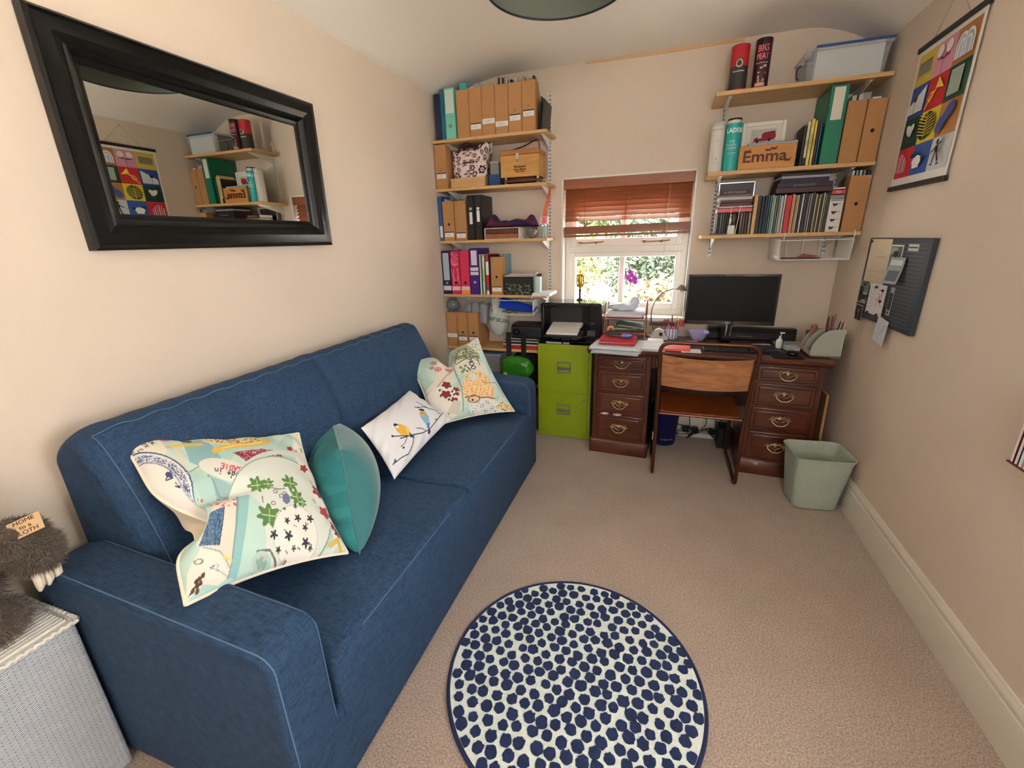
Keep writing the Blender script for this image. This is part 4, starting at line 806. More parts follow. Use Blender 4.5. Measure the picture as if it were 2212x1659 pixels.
pinned('ticket', 'narrow grey ticket beside the red pencil drawing', -.095, -.055, -.155, -.02, lambda A: (A.rect(.1, .9, .2, .8, (60, 62, 66)), A.ell(.5, .1, .2, .05, (30, 30, 34))), (170, 172, 172), cat='ticket')
pinned('childs_drawing', 'small shield-shaped drawing hanging below the bottom edge of the notice board', -.11, .01, -.30, -.175, lambda A: [A.line([(rnd.random(), rnd.random()*.8+.1), (rnd.random(), rnd.random()*.8+.1)], .012, (150, 166, 200)) for rnd in [random.Random(k) for k in range(8)]], (222, 226, 234), cat='drawing', tilt=.12, off=.0255)
MG = mat((20, 20, 24), .4, name='magnet_black')
for i, (y, z) in enumerate(((.262, .188), (.235, -.035), (.085, -.035), (.008, -.045), (-.105, .11), (.172, -.09), (.13, -.17), (.02, -.168), (.01, -.10))):
    mb = MB(); mb.ell((0, 0, 0), (.006, .0065, .0065), 10, 8)
    tag(mb.build('magnet', MG, loc=(XR-.032, 2.69+y, 1.26+z)), 'black magnet %s' % ['in the top left corner of the cream map', 'on top of the grey and green postcard', 'at the top left corner of the red pencil drawing', 'at the top middle of the red pencil drawing', 'on the curled grey leaflet', 'at the left edge of the red pencil drawing', 'at the lower left of the red pencil drawing', 'at the lower right corner of the red pencil drawing', 'at the right edge of the red pencil drawing'][i], 'magnet', 'magnets on the notice board')
# ================================================================ shelving
def hollowbox(mb, x0, x1, y0, y1, z0, z1, t, mi=0, col=None):
    mb.box(x0, x1, y0, y1, z0, z0+t, mi, col); mb.box(x0, x0+t, y0, y1, z0+t, z1, mi, col); mb.box(x1-t, x1, y0, y1, z0+t, z1, mi, col); mb.box(x0+t, x1-t, y0, y0+t, z0+t, z1, mi, col); mb.box(x0+t, x1-t, y1-t, y1, z0+t, z1, mi, col)
    return mb
def bracket(x, z, yf, side):
    b = thing('shelf_bracket', 'white metal shelf bracket under the %s' % side, 'bracket', (x, YB, z))
    mb = MB(); d = yf; mb.prism([(-.0, 0), (-d, 0), (-d, -.008), (-.045, -.06), (-.0, -.075)], 'x', -.003, .003); mb.box(-.009, .009, -d, 0, -.003, .0)
    mb.build('bracket_arm', WIRE, b); return b
def upright(x, z0, z1, label):
    u = thing('shelf_upright', label, 'shelf upright', (x, YB, z0)); mb = MB(); mb.box(-.013, .013, -.003, 0, 0, z1-z0); mb.box(-.013, -.010, -.014, -.003, 0, z1-z0); mb.box(.010, .013, -.014, -.003, 0, z1-z0); mb.build('upright_channel', WIRE, u)
    mb = MB(); z = .02
    while z < z1-z0-.02: mb.box(-.007, -.002, -.0036, -.003, z, z+.012); mb.box(.002, .007, -.0036, -.003, z, z+.012); z += .025
    mb.build('slots', mat((60, 58, 54), .8, name='slot_dark'), u, smooth=False)
upright(-.868, .50, 2.49, 'slotted white metal upright right of the left shelves by the window'); upright(-1.60, .50, 2.42, 'slotted white metal upright in the corner behind the left shelves')
upright(.290, 1.36, 2.40, 'slotted white metal upright at the left end of the right shelves'); upright(.98, 1.36, 2.38, 'slotted white metal upright near the right wall behind the right shelves')
LS = [2.215, 1.888, 1.515, 1.103, .672]; RS = [2.300, 1.872, 1.503]
nm = ['topmost', 'second', 'middle', 'fourth', 'lowest']
for i, z in enumerate(LS):
    mb = MB(); mb.box(0, .868, 0, .262, -.020, 0); tag(mb.build('shelf', PINE, loc=(-1.694, 3.236, z), bevel=.002), 'pine shelf, %s of five in the left corner unit' % nm[i], 'shelf', 'pine shelves of the left unit')
    for x, sd in ((-.868, 'window end of the %s left shelf' % nm[i]), (-1.60, 'wall end of the %s left shelf' % nm[i])): bracket(x, z-.02, .225, sd)
for i, z in enumerate(RS):
    mb = MB(); mb.box(0, .862, 0, .298, -.022, 0); tag(mb.build('shelf', PINE, loc=(.208, 3.2, z), bevel=.002), 'pine shelf, %s of three above the desk' % ['topmost', 'middle', 'lowest'][i], 'shelf', 'pine shelves of the right unit')
    for x, sd in ((.290, 'left end of the %s right shelf' % ['top', 'middle', 'bottom'][i]), (.98, 'right end of the %s right shelf' % ['top', 'middle', 'bottom'][i])): bracket(x, z-.022, .262, sd)
INK = mat((30, 28, 30), .8, name='ink'); LBL = mat((232, 230, 226), .8, name='label_card'); HOLE = mat((24, 18, 14), .9, name='hole_dark')
def magfile(label, x0, y0, z0, w_, h=.30, d=.235, holder=None, hole=None, group=None, mark=None, lean=0.):
    t = thing('magazine_file', label, 'magazine file', (x0, y0, z0), lean, group); mb = MB(); tt = .0022
    side = [(0, 0), (d, 0), (d, h*.36), (d*.62, h*.62), (d*.34, h*.97), (d*.28, h), (0, h)]
    mb.prism(side, 'x', 0, tt); mb.prism(side, 'x', w_-tt, w_); mb.box(tt, w_-tt, 0, tt, 0, h); mb.box(tt, w_-tt, tt, d, 0, tt); mb.box(tt, w_-tt, d-tt, d, tt, h*.36)
    mb.build('file_body', CARD, t, bevel=.0008, seg=1)
    if holder:
        kind, zc = holder; q = MB(); wd = w_*.40 if kind == 'bar' else w_*.49; q.box(w_/2-wd, w_/2+wd, -.0015, -.0002, zc-.016, zc+.016); lb = q.build('label_card', LBL, t)
        q = MB()
        for k in range(2): q.box(w_/2-wd*.7, w_/2+wd*(.5-.3*k), -.0019, -.0016, zc+.003-k*.009, zc+.0045-k*.009)
        q.build('handwriting', mat((130, 130, 160), .8, name='pen'), lb, smooth=False)
        if kind == 'bar': q = MB(); q.box(w_/2-wd-.001, w_/2+wd+.001, -.0028, -.0002, zc+.016, zc+.0225); q.build('label_holder', BLACK, t)
    if hole: q = MB(); q.prism([(w_/2+.009*math.cos(a), hole+.010*math.sin(a)) for a in np.linspace(0, 2*PI, 16, endpoint=False)], 'y', -.0006, .0002); q.build('finger_hole', HOLE, t)
    if mark: text('marking', mark, .022, INK, t, (w_/2, -.0008, holder[1]+.045 if holder else .1))
    return t
def binder(name, label, x0, y0, z0, w_, h, d, col, spine=None, hole=None, cards=(), cat='ring binder', rz=0, ring=True, ink=None, rough=.45):
    t = thing(name, label, cat, (x0, y0, z0), rz); m = mat(col, rough, name='binder_%d_%d' % (col[0], col[2])); mb = MB()
    mb.box(0, .0025, 0, d, 0, h); mb.box(w_-.0025, w_, 0, d, 0, h); mb.box(0, w_, 0, .003, 0, h); mb.build('cover', m, t, bevel=.001, seg=2)
    mb = MB(); mb.box(.004, w_-.004, .012, d-.008, .004, h-.012); mb.build('pages', PAPER, t)
    if hole: q = MB(); q.lathe([(.008, 0), (.012, 0), (.012, .0015), (.008, .0015)], n=20); q.build('finger_ring', CHROME if ring else BLACK, t, loc=(w_/2, 0, hole), rot=(PI/2, 0, 0)); q = MB(); q.prism([(w_/2+.009*math.cos(a), hole+.009*math.sin(a)) for a in np.linspace(0, 2*PI, 16, endpoint=False)], 'y', -.0006, .0002); q.build('finger_hole', HOLE, t)
    for (za, zb, c_, wf) in cards: q = MB(); q.box(w_/2-w_*wf/2, w_/2+w_*wf/2, -.0012, -.0001, za, zb); q.build('spine_label', mat(c_, .7, name='lab_%d_%d' % (c_[0], c_[1])), t)
    return t
def book(label, x0, y0, z0, w_, h, d, col, rz=0, tilt=0., title=None, tcol=(230, 230, 220), name='book', cat='book', pages=True, group=None, bands=()):
    """standing book, spine towards -y"""
    t = thing(name, label, cat, (x0, y0, z0), rz, group)
    if tilt: t.rotation_euler = (0, tilt, rz)
    m = mat(col, .5, name='cover_%d_%d_%d' % tuple(col)); mb = MB(); e = min(.0018, w_*.18)
    mb.box(0, e, 0, d, 0, h); mb.box(w_-e, w_, 0, d, 0, h); mb.box(0, w_, 0, .002, 0, h); mb.build('cover', m, t)
    mb = MB(); mb.box(e, w_-e, .002, d-.004, .002, h-.003); mb.build('pages', PAPER, t)
    for (za, zb, c_) in bands: q = MB(); q.box(.0003, w_-.0003, -.0006, 0, za, zb); q.build('spine_band', mat(c_, .6, name='band_%d_%d_%d' % tuple(c_)), t)
    if title: text('spine_lettering', title, w_*.62, mat(tcol, .7, name='ink_%d' % tcol[0]), t, (w_/2, -.0009, h*.52), (PI/2, PI/2, 0), ex=.0002)
    return t
def flatbook(label, x, y, z, w_, th, d, col, rz=0, name='book', cat='book', title=None, tcol=(220, 200, 190), group=None, pagecol=None):
    """lying book, spine towards -y"""
    t = thing(name, label, cat, (x, y, z), rz, group); m = mat(col, .5, name='cover_%d_%d_%d' % tuple(col)); e = min(.0018, th*.2); mb = MB()
    mb.box(0, w_, 0, d, 0, e); mb.box(0, w_, 0, d, th-e, th); mb.box(0, w_, 0, .002, 0, th); mb.build('cover', m, t)
    mb = MB(); mb.box(.002, w_-.003, .002, d-.003, e, th-e); mb.build('pages', mat(pagecol, .8, name='pages_%d' % pagecol[0]) if pagecol else PAPER, t)
    if title: text('spine_lettering', title, th*.6, mat(tcol, .7, name='ink_%d' % tcol[0]), t, (w_/2, -.0007, th/2), ex=.0002)
    return t
# ---------------- left unit, topmost shelf
z = LS[0]; yf = 3.25
binder('ring_binder', 'dark navy ring binder at the left wall on the topmost left shelf', -1.672, yf+.02, z, .052, .30, .215, (20, 32, 66))
binder('ring_binder', 'narrow teal blue binder between the navy and the mint binders', -1.617, yf+.005, z, .030, .318, .225, (24, 96, 124))
binder('ring_binder', 'mint green lever arch file with a pale spine panel, left of the cardboard files', -1.582, yf, z, .080, .322, .23, (112, 196, 178), hole=.085, cards=((.165, .31, (204, 222, 210), .8),))
hold = [None, ('bar', .062), ('wide', .088), ('wide', .062), ('bar', .088), ('bar', .105)]
tops = ['no label', 'a low dark-edged label', 'white label a third up', 'a white label low down', 'a round figure over its label', 'the highest label and a letter']
for k in range(6):
    magfile('cardboard magazine file on the topmost left shelf, %s' % tops[k], -1.490+k*.0975, yf, z, .0955, .30, .235, holder=hold[k], group='magazine files on the topmost left shelf', mark={4: '0', 5: 'r'}.get(k))
for k, (x, w_, h, c_) in enumerate(((-1.186, .012, .345, (196, 190, 178)), (-1.172, .012, .34, (84, 30, 30)), (-1.158, .012, .345, (212, 190, 150)), (-1.144, .010, .335, (50, 44, 44)), (-1.132, .012, .34, (160, 164, 158)), (-1.118, .012, .325, (206, 212, 210)))):
    book('thin %s booklet standing in the fourth cardboard file of the top shelf' % ['grey', 'dark red', 'cream', 'black', 'light grey', 'pale'][k], x, 3.262, z+.003, w_*.85, h, .04, c_, name='booklet', cat='booklet')
for k in range(5):
    book('narrow %s case standing up out of the %s cardboard file' % (['black', 'white', 'grey', 'clear', 'dark grey'][k], 'fifth' if k < 2 else 'sixth'), -1.086+k*.034+(.020 if k > 1 else 0), 3.262, z+.003, .014, .318+.004*(k % 3), .05, [(20, 20, 22), (214, 214, 210), (150, 150, 150), (196, 200, 200), (44, 44, 48)][k], name='disc_case', cat='disc case')
t = thing('wrapping_film', 'crumpled clear film sticking out of the second cardboard file', 'film', (-1.335, 3.30, z+.30)); mb = MB(); mb.ell((0, 0, .012), (.035, .03, .028), 14, 10, noise=.25); mb.build('film', mat((226, 232, 228), .15, name='clear_film', trans=.5), t)
t = thing('roll_of_ribbon', 'small teal roll on top behind the mint lever arch file', 'ribbon', (-1.455, 3.31, z+.302)); mb = MB(); mb.lathe([(.012, 0), (.032, 0), (.032, .05), (.012, .05), (.012, 0)], n=20); mb.build('roll', mat((70, 160, 156), .4, name='teal_ribbon'), t)
book('thin black folder leaning at the right end of the topmost left shelf', -.885, 3.262, z, .008, .20, .20, (36, 34, 36), tilt=.06, name='folder', cat='folder'); book('thin dark grey folder leaning beside the black one near the upright', -.872, 3.262, z, .010, .185, .20, (60, 56, 56), tilt=.09, name='folder', cat='folder')
# ---------------- left unit, second shelf
z = LS[1]
magfile('brown cardboard magazine file against the left wall on the second left shelf', -1.690, yf, z, .094, .30, .235, holder=('bar', .088), mark='J')
def tray(label, x0, x1, y0, y1, z, h, col, name='tray', t=.004, cat='tray', m=None):
    o = thing(name, label, cat, (x0, y0, z)); mb = MB(); hollowbox(mb, 0, x1-x0, 0, y1-y0, 0, h, t); mb.build('tray_body', m or mat(col, .7, name='tray_%d' % col[0]), o, bevel=.001, seg=1); return o
tray('low pale wooden box under the flowery bag', -1.572, -1.295, 3.252, 3.47, z, .066, (0, 0, 0), m=PINE, name='wooden_box', cat='box')
bg_ = thing('floral_bag', 'white bag with dark brown flowers standing in the low wooden box', 'bag', (-1.435, 3.36, z+.008))
n = 130; U, V = np.meshgrid(np.linspace(0, 1, n), np.linspace(0, 1, n), indexing='ij')   # around, up
ang = 2*PI*U; e = .55
cxs = np.sign(np.cos(ang))*np.abs(np.cos(ang))**e; sys_ = np.sign(np.sin(ang))*np.abs(np.sin(ang))**e
wx = .118+.03*V+.008*np.sin(7*V+3*ang); wy = .085-.035*V**2
ht = .27+.02*np.cos(ang)-.03*np.exp(-((ang-1.5*PI)/.5)**2)
P = np.stack([cxs*wx-.0+V*.02*np.sin(ang), sys_*wy, V*ht+.008*np.sin(11*ang)*V], -1)
base_c = np.tile(lin((232, 214, 212)), (n*n, 1)); X = (U*1.02).ravel()*60; Y = (V*.27/1.0).ravel()*60*1.0
pm = P[:, 60]; sl2 = np.r_[0, np.cumsum(np.hypot(np.diff(pm[:, 0]), np.diff(pm[:, 1])))]; per = sl2[-1]; X = np.repeat(sl2[:, None], n, 1).ravel(); Y = (V*.27).ravel()
rn = random.Random(8); cc = Canvas(X, Y, (232, 214, 212)); DB = (66, 30, 36)
fl = []
for _ in range(900):
    q = (rn.uniform(0, per), rn.uniform(0, .27)); rdd = rn.choice((.026, .031, .020))
    if all(math.hypot(q[0]-a, q[1]-b_) > (rdd+r_)*.93 for a, b_, r_ in fl): fl.append((q[0], q[1], rdd))
for (a, b_, r_) in fl:
    cc.ell(a, b_, r_*.86, r_*.86, DB, jag=.16, n=6); cc.ell(a, b_, r_*.42, r_*.42, (232, 214, 212)); cc.ell(a, b_, r_*.20, r_*.20, DB)
for _ in range(120):
    a, b_ = rn.uniform(0, per), rn.uniform(0, .27)
    if all(math.hypot(a-q[0], b_-q[1]) > q[2]+.004 for q in fl): cc.ell(a, b_, .004, .004, DB)
mb = MB(); mb.grid(P); mb.build('bag_body', colmat('bag_print'), bg_, angle=180, pcols=cc.c)
mb = MB(); mb.grid(np.stack([P[:, -1]*.995, P[:, -1]*np.array([.2, .2, .93])])); mb.build('bag_opening', mat((90, 60, 66), .9, name='bag_inside'), bg_)
for yy in (-.04, .03):
    mb = MB(); mb.tube([(-.09+.0, yy, .245), (-.06, yy-.01, .285), (-.01, yy-.015, .30), (.04, yy-.01, .275), (.06, yy, .24)], .008, 8); mb.build('bag_handle', mat((50, 26, 34), .7, name='bag_handle'), bg_)
t = tray('open blue plastic box on the second left shelf', -1.268, -1.180, 3.262, 3.44, z, .075, (30, 62, 112), name='blue_box', t=.003, cat='box')
t = thing('grey_box', 'grey plastic box standing in the blue box beside the wooden chest', 'box', (-1.258, 3.272, z+.0035)); mb = MB(); mb.box(0, .066, 0, .12, 0, .155); mb.build('box_body', mat((122, 126, 124), .5, name='grey_plastic'), t, bevel=.004); mb = MB(); mb.box(-.002, .068, -.002, .122, .148, .158); mb.build('box_rim', mat((170, 172, 170), .5, name='grey_rim'), t, bevel=.002)
CH = wood((196, 146, 78), .2, 2, (1.5, 8, 8), .5, 'chest_wood')
wt = thing('wooden_stand', 'low dark wooden stand with small brass feet under the wooden chest', 'stand', (-1.15, 3.26, z)); mb = MB(); mb.box(.0, .262, .0, .19, .012, .030); mb.box(.04, .22, .02, .17, .030, .042); mb.build('stand_top', MAH, wt, bevel=.003)
for x, y in ((.012, .012), (.25, .012), (.012, .178), (.25, .178)): mb = MB(); mb.lathe([(.010, 0), (.012, .004), (.009, .012), (.011, .046)], x, y, 12); mb.build('stand_foot', BRASS, wt)
wc = thing('wooden_chest', 'light wooden chest with black lettering and a leather strap on the second left shelf', 'chest', (-1.172, 3.258, z+.0465))
mb = MB(); mb.box(0, .285, 0, .20, 0, .142); mb.build('chest_body', CH, wc, bevel=.002); mb = MB(); mb.box(0, .285, 0, .20, .144, .176); mb.build('chest_lid', wood((168, 108, 58), .2, 2, (1.5, 8, 8), .5, 'chest_lid'), wc, bevel=.003)
for k, (s_, zz, h_) in enumerate((('Bonsoon', .066, .024), ('Paper Makers', .048, .017), ('fine goods merchants', .034, .008))): text('lettering', s_, h_, INK, wc, (.145, -.0006, zz), bold=.0006)
mb = MB(); mb.box(.118, .140, -.006, 0, .112, .152); mb.tube([(.122, -.008, .108), (.129, -.012, .096), (.136, -.008, .108)], .002, 6); mb.build('clasp', CHROME, wc)
st = MB(); pts = [(-.01, .08, .178), (.08, .07, .186), (.16, .06, .202), (.235, .05, .228), (.26, .06, .236), (.265, .09, .21), (.262, .1, .18)]
for a, b_ in zip(pts, pts[1:]):
    a, b_ = Vector(a), Vector(b_); w2 = Vector((0, .016, 0)); n_ = Vector((0, 0, .002)); st.add([a-w2, a+w2, b_+w2, b_-w2, a-w2+n_, a+w2+n_, b_+w2+n_, b_-w2+n_], [(0, 1, 2, 3), (4, 7, 6, 5), (0, 3, 7, 4), (1, 5, 6, 2)])
st.build('leather_strap', mat((110, 70, 50), .5, name='strap_leather'), wc)
# ---------------- left unit, middle shelf
z = LS[2]
binder('ring_binder', 'slim blue document case against the left wall on the middle left shelf', -1.692, yf+.002, z, .030, .325, .23, (52, 92, 148), cards=((.025, .11, (226, 228, 230), .7),))
magfile('brown cardboard magazine file with a finger hole on the middle left shelf', -1.656, yf, z, .094, .285, .235, holder=('bar', .043), hole=.12, group='magazine files on the middle left shelf')
magfile('brown cardboard magazine file next to the black binders on the middle left shelf', -1.556, yf, z, .094, .285, .235, holder=('bar', .035), group='magazine files on the middle left shelf')
for k in range(4):
    book('thin %s paper wallet standing up in the %s file of the middle shelf' % (['white', 'grey', 'pale green', 'white ruffled'][k], ['first', 'first', 'second', 'second'][k]), -1.645+k*.045+(.03 if k > 1 else 0), 3.27+.004*k, z+.003, .006, .30+.006*(k % 2), .12, [(226, 226, 222), (150, 156, 156), (170, 190, 180), (214, 214, 214)][k], name='paper_wallet', cat='folder')
for k, x in enumerate((-1.448, -1.388)):
    binder('ring_binder', 'black lever arch file with a white spine label, %s of the pair' % ['left one', 'right one'][k], x, yf, z, .056, .318, .23, (16, 16, 18), cards=((.115+.015*k, .20+.01*k, (222, 226, 228), .42), (.215, .232, (150, 190, 200) if k == 0 else (230, 230, 230), .38)))
pf = thing('photo_frame', 'flat white edged brown drawer box lying under the purple fabric', 'frame', (-1.320, 3.262, z)); mb = MB(); frame(mb, 0, .275, 0, .17, 0, .082, .004); mb.box(.0, .275, .165, .17, 0, .082); mb.build('box_rim', WIRE, pf)
mb = MB(); mb.box(.006, .269, .006, .164, .042, .076); mb.build('inner_panel', mat((90, 44, 34), .6, name='dark_red_board'), pf); mb = MB(); mb.box(.012, .263, .004, .16, .005, .038); d_ = mb.build('inner_drawer', wood((156, 92, 54), .2, 3, (1, 8, 8), .5, 'drawer_wood'), pf, bevel=.002); mb = MB(); mb.ell((.137, .002, .022), (.005, .004, .004), 8, 6); mb.build('drawer_knob', BRASS, d_)
fb = thing('folded_bag', 'folded purple and maroon fabric bag lying across the middle left shelf', 'bag', (-1.31, 3.25, z+.084)); n1_, n2_ = 60, 24
def cloth(w_, d, h, cols, seed, ears=True):
    U, V = np.meshgrid(np.linspace(0, 1, n1_), np.linspace(0, 2*PI, n2_), indexing='ij')
    xx = U*w_; th = h*(.52+.05*np.sin(9*U+seed)+.04*np.sin(23*U))*np.minimum(1, np.minimum(U, 1-U)*9)**.5
    yy = d/2-d/2*np.cos(V)*.98; zz = th*(.5+.5*np.sin(V))
    if ears: zz = zz+(np.exp(-((U-.12)/.06)**2)+np.exp(-((U-.93)/.06)**2))*.045*np.clip(np.sin(V), 0, 1)
    P = np.stack([xx, yy, zz], -1); col = np.zeros((n1_*n2_, 3)); k = ((V+U*2) % 2 < 1.0).ravel(); col[:] = lin(cols[0]); col[k] = lin(cols[1]); mb = MB(); mb.grid(P); return mb, col
mb, col = cloth(.375, .19, .10, [(28, 24, 78), (96, 26, 52)], 2); mb.build('bag_body', colmat('folded_cloth', .9), fb, angle=180, pcols=col)
hb = thing('hedgehog_toy', 'small round grey furry animal ornament by the middle shelf jars', 'ornament', (-.945, 3.278, z+.0)); o_ = MB(); o_.ell((0, 0, .042), (.046, .036, .041), 18, 12, noise=.03)
ob = o_.build('body', mat((120, 112, 104), .95, name='grey_fur', noise=(70, .4), bump=(120, .8)), hb, angle=180)
for sx in (.012, .038): mb = MB(); mb.ell((sx, -.03, .075), (.009, .006, .010), 10, 8); mb.build('ear', mat((70, 58, 54), .9, name='ear_dark'), hb)
mb = MB(); mb.ell((.034, -.032, .04), (.016, .012, .018), 12, 8); f_ = mb.build('face', mat((206, 198, 190), .9, name='pale_face'), hb); mb = MB(); mb.ell((.030, -.045, .046), (.004, .003, .004), 8, 6); mb.ell((.044, -.042, .034), (.005, .004, .005), 8, 6); mb.build('eyes', BLACK, f_)
GLS = mat((206, 226, 220), .08, name='jar_glass', trans=.6)
for k, (x, h_) in enumerate(((-.885, .085), (-.855, .088))):
    jr = thing('glass_jar', 'small clear glass jar, %s of the two at the end of the middle shelf' % ['left', 'right'][k], 'jar', (x, 3.30-.03*k+.03, z)); mb = MB(); mb.lathe([(.012, 0), (.014, .004), (.014, h_*.8), (.010, h_), (.009, h_)], n=16); mb.build('jar_body', GLS, jr); mb = MB(); mb.lathe([(.0105, h_-.002), (.0105, h_+.008), (0, h_+.009)], n=16); mb.build('lid', CHROME, jr)
t = thing('gift_packet', 'small pink and white patterned packet standing on the jars', 'packet', (-.895, 3.30, z+.098)); mb = MB(); mb.box(0, .06, 0, .035, 0, .052); mb.box(.018, .05, -.0008, 0, .004, .048, 1); mb.build('packet_body', [mat((226, 200, 196), .6, name='packet_pale'), mat((224, 110, 112), .6, name='packet_pink')], t, bevel=.002)
t = thing('lanyard', 'bright orange strap hanging beside the upright over the middle shelf', 'strap', (-.865, 3.44, z+.13)); mb = MB(); mb.tube([(-.02, -.06, .0), (-.012, -.08, .06), (.0, -.06, .12), (.008, -.03, .17), (.012, .0, .222)], .006, 6); mb.tube([(-.012, -.05, .0), (.0, -.05, .07), (.01, -.02, .14), (.014, .0, .222)], .005, 6); mb.build('strap_band', mat((232, 92, 40), .6, name='orange_strap'), t)
# ---------------- left unit, fourth shelf
z = LS[3]
binder('ring_binder', 'dark blue lever arch file with a grey spine label, leftmost on the fourth left shelf', -1.694, yf, z, .072, .336, .23, (22, 30, 92), hole=.088, cards=((.11, .32, (176, 190, 200), .72), (.03, .066, (214, 214, 216), .95)))
pk = binder('ring_binder', 'pink lever arch file with white swirls on the fourth left shelf', -1.618, yf, z, .078, .334, .23, (206, 34, 84), hole=.09, ring=False, cards=((.03, .062, (232, 196, 206), .95),))
A = Art(lambda u, v, h: (u, -.0003-h, v)); SW = (240, 190, 206)
for (cx, cz_, r_) in ((.036, .255, .030), (.036, .25, .019), (.036, .245, .009)): A.line([(cx+r_*math.cos(t), cz_+r_*1.15*math.sin(t)) for t in np.linspace(.3, 6.0, 16)], .0035, SW)
for (x0, a) in ((.012, .2), (.030, .5), (.052, -.3), (.066, .4)): A.line([(x0+.008*math.sin(i*.6+a*4), .075+i*.018) for i in range(8)], .003, SW)
A.line([(.01, .32), (.03, .30), (.05, .31), (.07, .295)], .003, SW); A.line([(.006, .30), (.02, .31), (.03, .328)], .003, SW); A.build('spine_swirls', pk)
binder('ring_binder', 'plain rose red lever arch file with an orange foot on the fourth left shelf', -1.536, yf, z, .078, .334, .23, (204, 44, 84), hole=.09, ring=False, cards=((.03, .062, (240, 206, 196), .95), (.0, .028, (238, 140, 70), .98)))
binder('ring_binder', 'purple lever arch file with three white spine labels on the fourth left shelf', -1.454, yf, z, .080, .350, .23, (62, 24, 124), hole=.095, cards=((.225, .335, (222, 214, 226), .6), (.182, .208, (226, 222, 230), .85), (.150, .174, (226, 222, 230), .85)))
for k, (x, w_, c_, h, bnd) in enumerate(((-1.371, .013, (232, 232, 228), .305, ()), (-1.356, .008, (90, 150, 160), .30, ()), (-1.346, .016, (226, 206, 96), .30, ((.03, .10, (190, 220, 200)), (.20, .28, (240, 226, 170)))), (-1.328, .009, (60, 120, 150), .295, ()), (-1.317, .022, (196, 38, 46), .305, ((.15, .25, (236, 236, 234)), (.0, .03, (236, 232, 230)))), (-1.293, .012, (30, 26, 40), .30, ()))):
    book('%s folder beside the purple lever arch file on the fourth left shelf' % ['slim white', 'thin teal', 'slim yellow', 'thin blue', 'red and white', 'dark slim'][k], x, yf+.002, z, w_, h, .22, c_, name='folder', cat='folder', bands=bnd)
magfile('brown cardboard magazine file in the middle of the fourth left shelf', -1.277, yf, z, .094, .285, .235, holder=('bar', .04), hole=.135)
book('thin teal card sticking up behind the fourth shelf magazine file', -1.19, 3.30, z+.003, .004, .30, .14, (110, 150, 160), name='card', cat='card', rz=-.1)
bx = thing('patterned_box', 'black storage box with green floral front on the fourth left shelf', 'box', (-1.175, 3.256, z)); mb = MB(); mb.box(0, .225, 0, .20, 0, .134); bb = mb.build('box_body', mat((22, 24, 26), .6, name='dark_box'), bx, bevel=.002)
A = Art(lambda u, v, h: (u*.225, -.0003-h, v*.134)); rn = random.Random(4)
for _ in range(70): A.ell(rn.uniform(.05, .95), rn.uniform(.05, .62), rn.uniform(.015, .05), rn.uniform(.02, .07), rn.choice(((110, 116, 84), (90, 104, 70), (140, 140, 120), (70, 84, 64), (30, 34, 32))), 7, rn.randint(0, 90))
A.build('floral_print', bb)
flatbook('pale pink folder lying on the black patterned box', -1.17, 3.262, z+.1355, .225, .012, .18, (222, 190, 186), name='folder', cat='folder'); flatbook('white notepad lying on the pale pink folder', -1.14, 3.27, z+.148, .195, .007, .16, (226, 220, 216), rz=-.03, name='notepad', cat='notepad')
t = thing('tin_canister', 'pale green upright tin beside the patterned box', 'tin', (-.912, 3.29, z)); mb = MB(); mb.lathe([(.030, 0), (.031, .003), (.031, .132), (.029, .136), (0, .137)], n=24); mb.build('tin_body', mat((178, 206, 196), .5, name='pale_green_tin'), t)
t = thing('fabric_scrap', 'maroon and white cloth bow lying on the pale green tin', 'cloth', (-.915, 3.29, z+.138)); mb = MB(); mb.ell((-.018, 0, .010), (.022, .016, .010), 12, 8, noise=.2); mb.ell((.018, 0, .010), (.022, .016, .010), 12, 8, noise=.2, mi=1); mb.build('bow', [mat((196, 190, 190), .8, name='bow_white'), mat((110, 30, 44), .8, name='bow_maroon')], t)
t = thing('paper_pile', 'stack of white paper jutting forward from the right end of the fourth left shelf', 'paper', (-.925, 3.17, z+.0)); mb = MB()
for k in range(5): mb.box(.0+.003*(k % 2), .135, .002*(k % 3), .24, .0005+.0042*k, .004+.0042*k)
mb.build('sheets', PAPER, t)
def wirebasket(label, x0, x1, y0, y1, zt, zb, hookx, shelfz, nf=7, ns=6, group=None):
    o = thing('wire_basket', label, 'wire basket', (x0, y0, zb)); W = x1-x0; D = y1-y0; H = zt-zb
    mb = MB(); mb.tube([(0, 0, H*.92), (W, 0, H*.92), (W, D, H), (0, D, H)], .0028, 6, closed=True); mb.tube([(.008, .01, 0), (W-.008, .01, 0), (W-.008, D, 0), (.008, D, 0)], .0028, 6, closed=True); mb.build('rim_wires', WIRE, o)
    mb = MB()
    for k in range(nf+1): x = W*k/nf; mb.tube([(x, 0, H*.92) if k in (0, nf) else (x, .01, .0), (x*.97+.008, .01, 0), (x*.97+.008, D, 0), (x, D, H)], .0025, 5)
    for k in range(1, ns*2): y = D*k/(ns*2); mb.tube([(0, y, H), (.008, y, 0)], .0023, 5); mb.tube([(W, y, H), (W-.008, y, 0)], .0023, 5)
    for k in range(1, 4): mb.tube([(.008, D*k/4, 0), (W-.008, D*k/4, 0)], .0025, 5)
    mb.build('grid_wires', WIRE, o)
    for hx in hookx:
        mb = MB(); hs = shelfz-zb+.003; mb.tube(smoothpath([(hx-x0, 0, H*.9), (hx-x0, -.006, H+.01), (hx-x0, -.012, hs), (hx-x0, .10, hs+.0025)], 4, .012), .0028, 6); mb.build('hook', WIRE, o)
    return o
wirebasket('white wire basket hanging under the fourth left shelf', -1.262, -.93, 3.215, 3.46, z-.03, .952, (-1.255, -.937), z)
